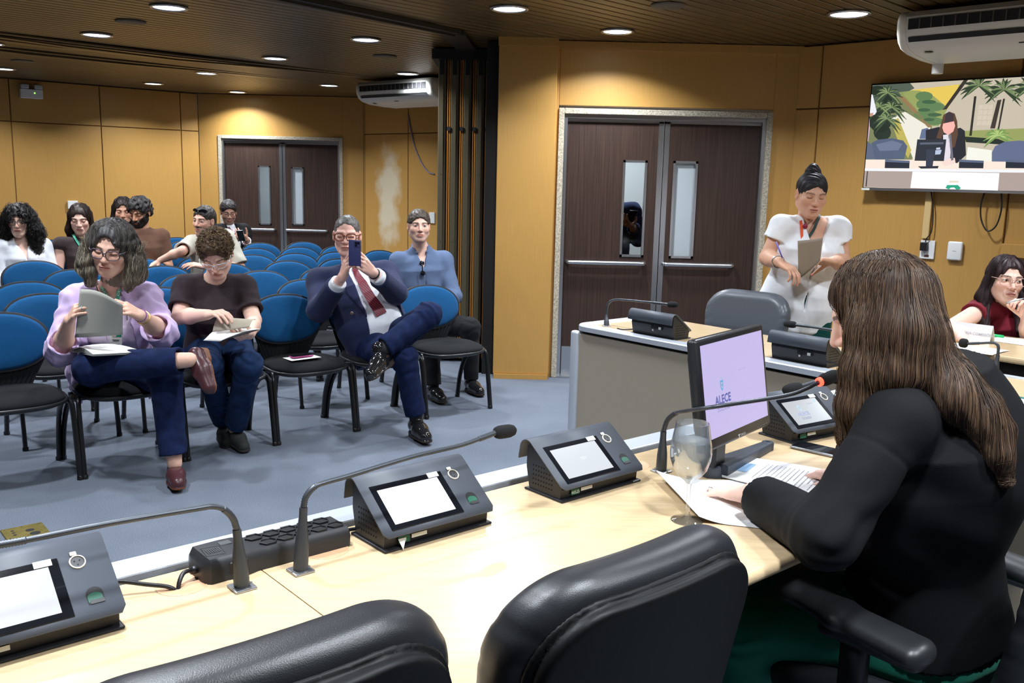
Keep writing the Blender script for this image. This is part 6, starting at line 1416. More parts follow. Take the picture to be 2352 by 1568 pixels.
    rr = np.array(rr); parts.append(hair_strands(hf, rr, np.tile([0, 0, -1.], (len(rr), 1)), .40, .013, .0007, .002, pal, .5, .04, 14, .12, 8))
    hair_obj(P, 'hair', parts)
    ring_on(P.t, 'finger_ring', HL[13][1] * .5 + HL[13][2] * .5 + A(0, 0, .003), HL[13][2] - HL[13][1], .0098, .0014, M_STEEL); ring_on(P.t, 'finger_ring', HR[13][1] * .5 + HR[13][2] * .5, HR[13][2] - HR[13][1], .0098, .0018, M_STEEL)
if want('sp'): speaker()

# ---- front row: woman in the lilac blazer
def held_sheet(name, label, c4, lift, m, cat='folder', n=10, thick=.0015):
    mb = MB(); sheet(mb, c4, lift, n, n); o = mb.obj(name, m, smooth=True, solid=thick); return tag(o, label, cat)
def lilac():
    pel = at(262, 850, 5.0); J = dict(pel=pel, neck=at(254, 664, 4.88), shR=at(180, 690, 4.83), shL=at(334, 684, 4.94), elR=at(140, 806, 4.72), wrR=at(160, 735, 4.50), elL=at(372, 762, 4.82), wrL=at(322, 724, 4.56),
        hipR=at(226, 850, 4.97), hipL=at(306, 848, 5.05), knR=at(208, 845, 4.53), anR=at(436, 826, 4.50), knL=at(380, 866, 4.66), anL=atz(401, 1064, .105))
    h = Head(at(258, 570, 4.72), (.05, -.95, -.24), (.16, -.2, .95), 1.13)
    dR = nrm(at(196, 742, 4.42) - J['wrR']) ; HR = hand_caps(J['wrR'], at(166, 706, 4.46) - J['wrR'] + dR * .04, (.75, .5, -.3), 1, (.5, .45, .3, .3), 1.05, (.6, .5, .5), .2)
    HL = hand_caps(J['wrL'], at(276, 700, 4.45) - J['wrL'], (-.2, .55, -.6), -1, (.45, .5, .55, .6), 1.05, (.8, .45, .2), .2)
    P = Person('person in lilac blazer and jeans with wavy grey hair, holding a grey card folder', J, SK_M, h, TF, (1.22, 1.25), 1.15, dict(eyes='down', fat=.006, lips=srgb(190, 120, 112)), [HR, HL], base=(pel[0], pel[1], 0))
    P.build_body(.011, .0034, .004)
    tee = P.top_f(th=.004, sleeve=.4, sw=.006, hem=-.02, neckr=.078, fa=.003); lo, hi = P.bounds(['shR', 'shL', 'pel', 'neck'], .22); P.part('shirt', tee, lo, hi, .008, cloth('pale_lilac', srgb(222, 206, 232)))
    op = lambda t: np.interp(t, [-.5, 0, .35, .7, .92, 1.1], [.19, .15, .125, .110, .075, .05])
    bl = cloth('lilac_linen', srgb(214, 190, 232), .85, .3); P.top('blazer', bl, .0065, th=.020, sleeve=1.32, sw=.024, hem=-.42, neckr=.08, fa=.009, fs=19, open_=op, flare=.05, lapel=.006, sleevefl=.012, bag=.008, seed=4, lo=P.bounds(['shR', 'elR', 'elL', 'wrR', 'pel'], .26)[0])
    P.trousers(M_DENIM, .008, 1.10, .90, .006, .004)
    ms = mat('oxblood_leather', srgb(72, 40, 44), .34); sl = mat('tan_sole', srgb(110, 66, 40), .6)
    P.shoe('L', (.42, -.90, 0), (0, 0, 1), ms, 1.02, .005, .9, .02, 'shoe', sole=sl); P.shoe('R', (.40, -.45, -.80), (-.55, -.75, .15), ms, 1.02, .005, .9, .02, 'shoe', sole=sl)
    def hf(p):
        q = h.loc(p); m = q.copy(); m[:, 0] = np.abs(m[:, 0]); d = hc(q, .017)
        d = smx(d, -ell(q, (.006, .118, -.028), (.064, .088, .122)), .008)
        e = sm(sm(cap(m, (.050, -.005, .07), (.086, -.010, -.02), .040, .044), cap(m, (.086, -.010, -.02), (.104, .008, -.090), .044, .046), .03), cap(m, (.104, .008, -.090), (.084, .035, -.150), .046, .030), .03)
        e = sm(e, cap(q, (0, -.07, 0), (0, -.06, -.14), .075, .065), .04); d = sm(d, e, .035); d = smx(d, -ell(q, (.0, .10, -.045), (.060, .080, .100)), .008)
        return (d + .0045 * np.sin(q[:, 2] * 80 + 14 * m[:, 0] + 1.5 * fold(p, 9)) * (q[:, 2] < .06) + .0016 * np.sin(q[:, 0] * 300 + 2 * fold(p, 14))) * h.sc
    lo, hi = box_of(h, .24, (-.28, .22)); V, Q = nets(hf, lo, hi, .0055); q = h.loc(V.astype(np.float32)); k = np.clip((.07 - q[:, 2]) / .15, 0, 1)[:, None]
    parts = [(V, Q, np.array(srgb(62, 60, 60)) * (1 - k) + np.array(srgb(122, 113, 98)) * k)]; pal = [srgb(116, 108, 94), srgb(142, 132, 114), srgb(96, 90, 80), srgb(164, 153, 132)]
    rt, dr_ = cap_roots(h, 1300, 3, .012, .0, .052, .017); parts.append(hair_strands(hf, rt, dr_, .34, .011, .0010, .002, [srgb(66, 63, 62), srgb(82, 78, 74), srgb(104, 98, 90)], .32, .16, 34, .15, 3))
    rng = np.random.default_rng(2); s_ = rng.choice([-1, 1], 1100); a = np.stack([s_ * rng.uniform(.08, .14, 1100), rng.uniform(-.07, .05, 1100), rng.uniform(-.12, .05, 1100)], 1); parts.append(hair_strands(hf, h.c + a * h.sc @ h.R, np.tile([0, -.2, -1.], (1100, 1)), .17, .010, .0010, .003, pal, .45, .32, 46, .25, 6))
    hair_obj(P, 'hair', parts)
    P.glasses(mat('smoky_acetate', srgb(86, 74, 84), .25), .028, .021, .0026)
    ml = mat('lanyard_green', srgb(58, 158, 128), .6); chest = P.top_f(th=.006, sleeve=0, hem=-.02, neckr=.012, fa=0)
    for a, b, c in (((232, 642), (240, 670), (262, 712)), ((276, 642), (272, 670), (266, 712))):
        o, S, G = P.strap('lanyard', chest, [hit(chest, *q, 3.5, .006) for q in (a, b, c)], .0095, ml, .007)
        if o is None: continue
        i = len(S) // 2; T = nrm(S[i + 2] - S[i - 2]); mb = MB(); text_mesh(mb, 'ALECE', .017, S[i] + G[i] * .004, T, nrm(np.cross(G[i], T))); mb.obj('lanyard_print', M_PAPER, o)
    for a, b, c in (((224, 650), (236, 700), (240, 760)), ((286, 650), (290, 690), (292, 735))): P.strap('neck_cord', chest, [hit(chest, *q, 3.5, .006) for q in (a, b, c)], .002, M_BLACKM, .007)
    c = hit(chest, 266, 778, 3.5, .03); c = at(266, 778, 4.6) if c is None else c; X = nrm(A(1, .25, -.05)); Z = nrm(A(.08, -.2, 1)); Fb = frame(x=X, z=Z); mb = MB(); mb.rbox(c, (.030, .001, .041), .0008, Fb, 0, 1); Nn = -Fb[:, 1]
    mb.box(c + Nn * .0015 + Z * .026 + X * .006, (.023, .0003, .014), Fb, 1); mb.lathe([(.0005, 0), (.012, 0)], 18, c + Nn * .0022 + Z * .022 - X * .008, frame(x=X, z=Nn), 2, cap=False); mb.lathe([(.0005, 0), (.007, 0)], 14, c + Nn * .0026 + Z * .021 - X * .008, frame(x=X, z=Nn), 3, cap=False)
    for k in range(2): mb.box(c + Nn * .0015 - Z * (.004 + .006 * k), (.018 - .004 * k, .0003, .0012), Fb, 4)
    mb.box(c + Nn * .0015 - Z * .031, (.016, .0003, .0025), Fb, 4); mb.obj('badge', [M_PAPER, M_GREEN, mat('photo_grey', (.55, .55, .5), .6), mat('photo_skin', SK_M, .6), M_TEXT], P.t)
    ring_on(P.t, 'bracelet', J['wrL'] * .86 + J['elL'] * .14, J['elL'] - J['wrL'], .034, .004, M_GOLD); ring_on(P.t, 'hair_tie', J['wrL'] * .99 + J['elL'] * .01, J['elL'] - J['wrL'], .031, .003, mat('purple_band', srgb(120, 60, 140), .6)); ring_on(P.t, 'finger_ring', HR[13][1] * .5 + HR[13][2] * .5, HR[13][2] - HR[13][1], .011, .003, M_STEEL)
    for s in (-1, 1): MB().lathe([(.001, -.006), (.005, -.003), (.005, .003), (.001, .006)], 10, h.w(s * .084, .004, -.045)).obj('earring', M_GOLD, P.t, smooth=True)
    held_sheet('card_folder', 'grey card folder held up by the woman in the lilac blazer', [at(184, 664, 4.42), at(282, 700, 4.40), at(282, 768, 4.46), at(172, 775, 4.45)], lambda i, j: A(0, -.02, 0) * math.sin(PI * i) + A(0, 0, .028) * math.sin(PI * i) * (1 - j) * 1.0, mat('grey_card', srgb(172, 170, 160), .8))
    mb = MB(); c4 = [at(160, 806, 4.66), at(192, 801, 4.62), at(332, 818, 4.48), at(212, 822, 4.42)]
    q4 = [at(160, 806, 4.62), at(200, 797, 4.70), at(332, 812, 4.52), at(214, 818, 4.38)]
    for k in range(5): sheet(mb, [q + A(0, 0, .0025 * k) for q in q4], lambda i, j: A(0, 0, .022 * (k / 4) * math.sin(PI * j)), 6, 8, 0 if k < 4 else 0)
    tag(mb.obj('open_folder', [M_PAPER], smooth=True), 'open white folder of papers lying on the crossed leg of the woman in lilac', 'folder')
if want('li'): lilac()

# ---- front row: curly-haired woman in a dark T-shirt
def darktee():
    pel = at(500, 808, 5.32); J = dict(pel=pel, neck=at(492, 643, 5.26), shR=at(428, 662, 5.20), shL=at(557, 660, 5.32), elR=at(412, 728, 5.05), wrR=at(478, 722, 4.88), elL=at(583, 735, 5.18), wrL=at(574, 768, 4.95),
        hipR=at(470, 812, 5.28), hipL=at(538, 810, 5.36), knR=at(478, 838, 4.88), anR=atz(514, 970, .115), knL=at(570, 838, 4.95), anL=atz(540, 984, .11))
    h = Head(at(497, 582, 5.10), (.12, -.76, -.62), (.02, -.68, .73), 1.06)
    HR = hand_caps(J['wrR'], at(518, 716, 4.80) - J['wrR'], (.25, .1, -.95), 1, (.45, .45, .45, .45), 1.0, (.8, .35, .4), .2); HL = hand_caps(J['wrL'], at(556, 774, 4.86) - J['wrL'], (-.5, .1, .8), -1, (.5, .5, .55, .6), 1.0, (.8, .4, .3), .2)
    P = Person('person in dark brown T-shirt with short curly hair and white glasses, leafing through papers', J, srgb(232, 190, 170), h, TF, (1.12, 1.12), 1.06, dict(eyes='down', lips=srgb(170, 108, 98)), [HR, HL])
    P.build_body(.011, .0034, .004)
    P.top('shirt', cloth('aubergine_jersey', srgb(52, 42, 46), .9), .007, th=.014, sleeve=.72, sw=.020, hem=-.10, neckr=.064, fa=.0035, fs=15, shoulder=.06, seed=2)
    P.trousers(M_DENIM2, .008, 1.06, .92, .010, .006, seed=8)
    ms = mat('dark_nubuck', srgb(40, 44, 42), .8)
    P.shoe('R', (.35, -.90, -.22), (.1, -.25, .95), ms, .98, .005, 1.15, 0, 'shoe', True); P.shoe('L', (.55, -.80, -.12), (.1, -.25, .95), ms, .98, .005, 1.15, 0, 'shoe', True)
    def hf(p):
        q = h.loc(p); d = hc(q, .012); d = smx(d, -ell(q, (0, .128, -.020), (.078, .092, .100)), .006); d = sm(d, ell(q, (0, .03, .098), (.056, .06, .035)), .03); d = smx(d, -.045 - q[:, 2] + .6 * np.maximum(q[:, 1] - .0, 0), .01)
        return (d - .006 * np.sin(q[:, 0] * 150 + 2 * fold(p, 25)) * np.sin(q[:, 1] * 140) * np.sin(q[:, 2] * 150 + 1)) * h.sc
    V, Q = nets(hf, *box_of(h, .2), .005); parts = [(V, Q, mottled(srgb(58, 44, 34), srgb(98, 76, 54), 55)(V))]
    rt, dr_ = cap_roots(h, 700, 9, 0, .0, .058, .014); rng = np.random.default_rng(1); parts.append(hair_strands(hf, rt, rng.normal(0, 1, (len(rt), 3)), .06, .004, .0013, .004, [srgb(92, 72, 52), srgb(126, 100, 70), srgb(64, 50, 38), srgb(150, 124, 88)], .1, .0, 330, .6, 5, .007))
    hair_obj(P, 'hair', parts)
    P.glasses(mat('pale_metal', (.72, .74, .74), .3, metal=.5), .025, .015, .0022)
    held_sheet('kraft_sheet', 'beige card cover lifted by the curly-haired woman in the dark T-shirt', [at(488, 762, 4.86), at(502, 728, 4.84), at(588, 734, 4.80), at(572, 752, 4.74)], lambda i, j: A(0, 0, .018) * math.sin(PI * i), M_KRAFT)
    mb = MB(); q4 = [at(466, 782, 4.84), at(500, 756, 4.98), at(594, 758, 4.86), at(505, 784, 4.70)]
    for k in range(4): sheet(mb, [q + A(.004 * k, 0, .0025 * k) for q in q4], lambda i, j: A(0, 0, .010 * (k / 3) * math.sin(PI * i)), 6, 6, 1 if k == 0 else 0)
    tag(mb.obj('paper_bundle', [M_PAPER, mat('folder_greyblue', srgb(120, 126, 146), .7)], smooth=True), 'bundle of white papers held open on the dark T-shirt woman\'s lap', 'papers')
if want('dt'): darktee()

# ---- front row: man in the navy suit filming with a phone
def suitman():
    pel = at(862, 790, 5.90); J = dict(pel=pel, neck=at(806, 622, 6.02), shR=at(738, 648, 5.93), shL=at(884, 632, 6.10), elR=at(733, 712, 5.72), wrR=at(786, 636, 5.52), elL=at(908, 672, 5.85), wrL=at(856, 625, 5.56),
        hipR=at(838, 792, 5.85), hipL=at(896, 785, 5.95), knR=at(930, 822, 5.46), anR=atz(957, 964, .115), knL=at(985, 722, 5.55), anL=at(872, 806, 5.34))
    h = Head(at(797, 541, 5.97), (.08, -.98, -.06), (.02, -.06, 1), 1.10)
    pc = at(815, 581, 5.44)
    HR = hand_caps(J['wrR'], at(800, 596, 5.47) - J['wrR'], (.85, .45, .1), 1, (.30, .35, .45, .5), 1.08, (.75, .2, .5), .2, .14); HL = hand_caps(J['wrL'], at(842, 606, 5.49) - J['wrL'] + A(-.02, 0, -.005), (-.6, .75, -.1), -1, (.55, .6, .65, .7), 1.08, (.6, .5, .5), .2)
    P = Person('person in navy suit jacket and red striped tie, legs crossed, filming with a phone', J, srgb(236, 186, 168), h, TM, (1.12, 1.30), 1.10, dict(eyes='down', browk=.4, brow=(.12, .1, .09), lips=srgb(176, 110, 100)), [HR, HL])
    P.build_body(.011, .0034, .0038)
    belly = lambda x, y, t: .05 * np.exp(-((t - .28) / .25) ** 2) * (y > 0)
    sh = P.top_f(th=.008, sleeve=1.86, sw=.008, hem=-.02, neckr=.056, fa=.003, fs=12, grow=belly, cuffopen=False, collar=.062); P.part('shirt', sh, *P.bounds(['shR', 'shL', 'elR', 'elL', 'wrR', 'wrL', 'pel', 'neck'], .22), .0068, cloth('white_cotton', srgb(232, 234, 240), .8))
    op = lambda t: np.interp(t, [-.4, 0, .3, .6, .92, 1.1], [.16, .15, .13, .10, .052, .045])
    op2 = lambda t: op(t); op2.x0 = lambda t: np.interp(t, [-.4, 0, .5, .9], [-.06, -.05, -.03, 0])
    P.top('jacket', cloth('navy_wool', srgb(36, 42, 74), .75, .2), .0065, th=.024, sleeve=1.74, sw=.020, hem=-.32, neckr=.062, fa=.004, fs=10, open_=op2, grow=lambda x, y, t: belly(x, y, t) * .9, lapel=.010, shoulder=.068, bag=.007, seed=6)
    P.trousers(M_DENIM, .008, 1.06, .90, .006, .005, seed=5)
    ms = mat('polished_black', (.010, .010, .011), .12, coat=.5)
    P.shoe('R', (.42, -.90, 0), (0, 0, 1), ms, 1.12, .0055); P.shoe('L', (-.30, -.92, -.30), (-.35, -.25, .9), ms, 1.12, .0055)
    an = J['anL']; MB().tube([an * 1.0 + (J['knL'] - an) * .16, an - (J['knL'] - an) * .02], [.047, .045], 14).obj('sock', M_BLACKM, P.t, smooth=True)
    an = J['anR']; MB().tube([an * 1.0 + (J['knR'] - an) * .16, an], [.045, .043], 14).obj('sock', M_BLACKM, P.t, smooth=True)
    # collar and tie
    sh0 = P.top_f(th=.010, sleeve=0, hem=-.02, neckr=.012, fa=0, grow=belly); t_ = [hit(sh0, *q, 4.5, .003) for q in ((814, 614), (826, 640), (852, 685), (876, 722))]
    mt = mat('striped_tie', srgb(122, 26, 40), .5)
    nt = mt.node_tree; b = nt.nodes['Principled BSDF']; tc = nt.nodes.new('ShaderNodeTexCoord'); wv = nt.nodes.new('ShaderNodeTexWave'); wv.inputs['Scale'].default_value = 26; wv.bands_direction = 'DIAGONAL'; rp = nt.nodes.new('ShaderNodeValToRGB')
    rp.color_ramp.elements[0].color = (*srgb(140, 30, 44), 1); rp.color_ramp.elements[1].color = (*srgb(60, 14, 36), 1); rp.color_ramp.elements[0].position = .4; rp.color_ramp.elements[1].position = .6
    nt.links.new(tc.outputs['Object'], wv.inputs[0]); nt.links.new(wv.outputs[1], rp.inputs[0]); nt.links.new(rp.outputs[0], b.inputs['Base Color'])
    P.strap('tie', sh0, t_, [.016, .022, .030, .036, .040], mt, .004, 8)
    def hf(p):
        q = h.loc(p); d = short_hair(q, .002, .074, nape=-.06, noise=.0012, rec=.018)
        return d * h.sc
    V, Q = nets(hf, *box_of(h, .2), .0045); hair_obj(P, 'hair', [(V, Q, mottled(srgb(112, 108, 104), srgb(72, 68, 66), 90)(V))])
    P.glasses(mat('tortoise_acetate', srgb(116, 62, 40), .25, var=.5, vscale=160), .027, .021, .0030)
    phone('mobile_phone', 'navy phone held up by the man in the navy suit', pc, A(1, .25, -.05) * -1, A(-.02, .1, 1), .036, .077, mat('navy_case', srgb(44, 48, 92), .45), None, True)
    for k in range(3): MB().lathe([(.0005, .004), (.006, .003), (.0075, 0)], 10, at(757 - k * 3.2 + 6, 658 + k * 5.2, 5.565 + .012 * k), frame(x=A(1, 0, .2), z=A(-.3, -1, .1))).obj('cuff_button', mat('horn_button', srgb(150, 130, 120), .4), P.t)
    _c = hit(P.top_f(th=.028, sleeve=0, hem=-.32, grow=lambda x, y, t: belly(x, y, t) * .9, fa=0), 808, 719, 4.5); _c = at(808, 719, 5.66) if _c is None else _c
    MB().lathe([(.0005, .005), (.008, .004), (.0105, 0)], 12, _c, frame(x=A(1, 0, .2), z=A(-.1, -1, .1))).obj('jacket_button', mat('horn_button', srgb(150, 130, 120), .4), P.t)
    ring_on(P.t, 'wristwatch', J['wrL'] * .93 + J['elL'] * .07, J['elL'] - J['wrL'], .032, .006, M_BLACK)
if want('su'): suitman()

# ---- second row: man in the blue-grey shirt
def blueshirt():
    pel = at(972, 738, 7.10); J = dict(pel=pel, neck=at(966, 574, 7.08), shR=at(917, 601, 7.04), shL=at(1018, 600, 7.12), elR=at(898, 690, 6.98), wrR=at(940, 735, 6.80), elL=at(1040, 680, 7.02), wrL=at(1010, 735, 6.82),
        hipR=at(948, 742, 7.05), hipL=at(1000, 742, 7.12), knR=at(985, 748, 6.60), anR=A(-.56, 6.52, .10), knL=at(1080, 752, 6.72), anL=A(-.30, 6.78, .10))
    h = Head(at(962, 520, 7.02), (.22, -.97, .04), (0, .05, 1), 1.04)
    HR = hand_caps(J['wrR'], (.6, -.4, -.4), (0, 0, -1), 1, (.4, .4, .4, .4), 1.0); HL = hand_caps(J['wrL'], (-.6, -.4, -.4), (0, 0, -1), -1, (.4, .4, .4, .4), 1.0)
    P = Person('person in blue-grey shirt with sunglasses hung at the collar, beside the folding partition', J, srgb(230, 186, 166), h, TM, (1.08, 1.05), 1.05, dict(eyes='open', fat=.004, stubble=.25), [HR, HL])
    P.build_body(.014, .004, .005)
    vn = ([.6, .80, .97, 1.1], [0, .004, .040, .05])
    f = P.top('shirt', cloth('blue_grey_cotton', srgb(92, 108, 138), .85), .0068, th=.014, sleeve=1.5, sw=.016, hem=-.02, neckr=.060, fa=.005, fs=13, vneck=vn, bag=.006, shoulder=.062, collar=.066, cgap=.026)
    P.trousers(cloth('black_trousers', (.012, .012, .014)), .010, 1.05, .98); 
    for q in 'RL': P.shoe(q, (.45, -.9, 0), (0, 0, 1), mat('polished_black', (.010, .010, .011), .12), 1.05, .007)
    V, Q = nets(lambda p: short_hair(h.loc(p), .011, .062, nape=-.058, noise=.002) * h.sc, *box_of(h, .2), .0055); hair_obj(P, 'hair', [(V, Q, mottled(srgb(62, 54, 48), srgb(82, 72, 62), 80)(V))])
    mb = MB()
    for k, (px, py) in enumerate(((969, 604), (971, 627))): c = hit(f, px, py, 5.5, .012); c = at(px, py, 6.9) if c is None else c; mb.lathe([(.0005, .004), (.015, .003), (.019, 0), (.015, -.003)], 14, c, frame(x=A(1, .2, 0), z=A(.2, -1, .2)))
    mb.tube([at(969, 604, 6.88), at(971, 627, 6.88)], .004, 6); mb.obj('sunglasses', M_GLOSSB, P.t, smooth=True)
if want('bs'): blueshirt()
# ---- standing woman with a card folder
def standing():
    y = 5.32; pel = at(1828, 700, y + .05); J = dict(pel=pel, neck=at(1860, 512, y + .03), shR=at(1797, 524, y - .02), shL=at(1922, 526, y + .02), elR=at(1762, 592, y - .02), wrR=at(1790, 602, y - .24), elL=at(1935, 602, y + .0), wrL=at(1912, 600, y - .22),
        hipR=pel + A(-.10, 0, 0), hipL=pel + A(.10, 0, 0), knR=A(pel[0] - .10, y, .48), anR=A(pel[0] - .10, y + .05, .095), knL=A(pel[0] + .11, y, .48), anL=A(pel[0] + .12, y + .05, .095))
    h = Head(at(1863, 447, y - .05), (.02, -.95, -.24), (.06, -.24, .96), 1.03)
    HR = hand_caps(J['wrR'], (.55, -.6, -.35), (-.2, .3, -.6), 1, (.45, .5, .55, .6), 1.0, (.8, .45, .3), .2); HL = hand_caps(J['wrL'], (-.92, -.25, .05), (.05, -.2, -.6), -1, (.35, .35, .4, .45), 1.0, (.6, .5, .5), .2)
    P = Person('person standing in white cap-sleeved tunic, dark hair in a bun, holding a card', J, srgb(212, 164, 138), h, TF, (1.22, 1.12), 1.10, dict(eyes='down', fat=.005, browk=.6, lips=srgb(186, 116, 106)), [HR, HL], base=(pel[0], y, 0))
    P.build_body(.012, .0036, .0042)
    vn = ([.3, .55, .85, 1.0, 1.15], [0, .004, .045, .07, .08])
    tun = P.top('tunic', cloth('white_linen', srgb(236, 238, 242), .85), .007, th=.016, sleeve=.40, sw=.018, hem=-.40, neckr=.068, fa=.007, fs=11, flare=.05, vneck=vn, shoulder=.050, seed=9)
    P.trousers(cloth('deep_green', srgb(8, 66, 62), .8), .010, 1.12, .96)
    for q in 'RL': P.shoe(q, (.05, -1, 0), (0, 0, 1), M_LEATHER, 1.0, .007)
    def hf(p):
        q = h.loc(p); d = hc(q, .007); d = smx(d, -ell(q, (0, .118, -.030), (.075, .080, .108)), .008); d = smx(d, -.07 - q[:, 2], .01); d = smx(d, -np.maximum(-q[:, 1] - .03 + .0, q[:, 2] + .02) - .2, .01)
        b = sm(ell(q, (0, -.045, .118), (.042, .042, .030)), ell(q, (0, -.055, .142), (.024, .024, .018)), .012); d = sm(d, b, .012)
        return (d - .0018 * np.sin(q[:, 1] * 300 + q[:, 0] * 160 + 2 * fold(p, 12))) * h.sc
    V, Q = nets(hf, *box_of(h, .2), .0048); parts = [(V, Q, mottled(srgb(34, 32, 36), srgb(46, 44, 48), 60)(V))]
    hair_obj(P, 'hair', parts)
    q = lambda px, py: hit(tun, px, py, 4.2, .004); ml, m2 = mat('lanyard_orange', srgb(226, 86, 48), .6), mat('lanyard_dark', srgb(28, 50, 44), .6)
    fb = P.top_f(th=.002, sleeve=0, hem=.2, neckr=.03, fa=0, shoulder=.05); q = lambda px, py: hit(fb, px, py, 4.2, .004)
    P.strap('lanyard', fb, [q(1837, 496), q(1838, 510), q(1840, 530), q(1842, 550)], .008, ml, .012, 5); P.strap('lanyard', fb, [q(1881, 496), q(1876, 508), q(1866, 530), q(1855, 548)], .008, m2, .012, 5)
    c = q(1848, 519); c = at(1848, 519, y - .12) if c is None else c; MB().lathe([(.0005, -.016), (.010, -.012), (.015, 0), (.010, .012), (.0005, .016)], 12, c + A(0, -.012, 0)).obj('pendant', mat('wine_bead', srgb(130, 30, 56), .35), P.t, smooth=True)
    P.strap('necklace', fb, [q(1838, 502), c, q(1866, 506)], .0015, M_BLACKM, .008, 6)
    ring_on(P.t, 'bracelet', J['wrR'] * .9 + J['elR'] * .1, J['elR'] - J['wrR'], .034, .004, M_STEEL)
    held_sheet('card_folder', 'grey-brown card folder held by the standing woman in white', [at(1832, 553, 5.02), at(1890, 546, 4.98), at(1884, 598, 5.0), at(1834, 642, 5.06)], lambda i, j: A(0, -.014, 0) * math.sin(PI * i), mat('brown_card', srgb(142, 130, 114), .8))
    c = at(1797, 592, 4.98); tag(MB().tube([c, c + A(-.035, .02, .085)], .004, 8).obj('pen', mat('pen_lilac', srgb(110, 100, 190), .4), smooth=True), 'small blue-violet pen in the standing woman\'s right hand', 'pen')
if want('st'): standing()
# ---- clerk in dark red at the right
def redwoman():
    y = 5.0; pel = at(2318, 800, y + .1); J = dict(pel=pel, neck=at(2312, 700, y + .05), shR=at(2252, 714, y - .0), shL=at(2370, 716, y + .06), elR=at(2184, 752, y - .22), wrR=at(2210, 778, y - .42), elL=at(2362, 768, y - .2), wrL=at(2358, 730, y - .24),
        hipR=pel + A(-.1, 0, 0), hipL=pel + A(.1, 0, 0)); J['knR'] = J['hipR'] + A(-.2, -.38, 0); J['knL'] = J['hipL'] + A(-.2, -.38, 0); J['anR'] = A(*J['knR'][:2], .1); J['anL'] = A(*J['knL'][:2], .1)
    h = Head(at(2309, 643, y - .04), (-.10, -.99, -.02), (.06, 0, 1), 1.06)
    HR = hand_caps(J['wrR'], (.5, -.5, -.2), (0, 0, -1), 1, (.3, .3, .3, .3)); HL = hand_caps(J['wrL'], (-.32, -.25, .85), (-.65, -.3, -.45), -1, (.75, .85, .9, .9), 1.0, (.75, .35, .55), .2)
    P = Person('person in dark red blouse with long dark hair, seated at the clerk desk', J, srgb(234, 194, 176), h, TF, (1.02, 1.0), 1.0, dict(eyes='open', gaze=-.003, lips=srgb(176, 98, 98)), [HR, HL])
    P.build_body(.013, .0038, .0042)
    P.top('blouse', cloth('dark_red_crepe', srgb(112, 22, 38), .75, .2), .0075, th=.012, sleeve=.26, sw=.016, hem=-.1, neckr=.066, fa=.004, fs=13, shoulder=.052)
    P.trousers(cloth('black_trousers', (.012, .012, .014)), .012, 1, .98)
    for q in 'RL': P.shoe(q, (-.4, -.9, 0), (0, 0, 1), M_LEATHER, 1.0, .008)
    def hf(p):
        q = h.loc(p); m = q.copy(); m[:, 0] = np.abs(m[:, 0]); d = hc(q, .010); d = smx(d, -ell(q, (0, .118, -.032), (.067, .086, .118)), .008)
        e = sm(cap(m, (.066, -.015, .02), (.088, -.005, -.10), .026, .032), cap(m, (.088, -.005, -.10), (.085, .075, -.24), .034, .020), .03); e = sm(e, cap(q, (0, -.06, 0), (0, -.075, -.20), .06, .06), .03)
        return (sm(d, e, .02) + .003 * np.sin(m[:, 0] * 200 + q[:, 2] * 60 + 2 * fold(p, 15))) * h.sc
    V, Q = nets(hf, *box_of(h, .22, (-.36, .2)), .006); parts = [(V, Q, mottled(srgb(38, 28, 32), srgb(56, 38, 40), 50)(V))]
    rt, dr_ = cap_roots(h, 700, 3, .0, .0, .04, .010); parts.append(hair_strands(hf, rt, dr_, .42, .013, .0010, .002, [srgb(40, 30, 34), srgb(58, 42, 44)], .35, .12, 36, .15, 3)); hair_obj(P, 'hair', parts)
    P.glasses(mat('clear_rose_frame', srgb(206, 170, 160), .25), .028, .021, .0016)
    MB().lathe([(.001, -.010), (.007, -.004), (.007, .004), (.001, .010)], 10, h.w(.082, .0, -.055)).obj('earring', M_GOLD, P.t, smooth=True)
    c = at(2338, 690, 4.68); tag(MB().tube([c + A(-.06, -.01, -.012), c + A(.07, .0, .022)], .0048, 8).obj('pen', M_STEEL, smooth=True), 'silver pen held by the woman in dark red', 'pen')
if want('re'): redwoman()
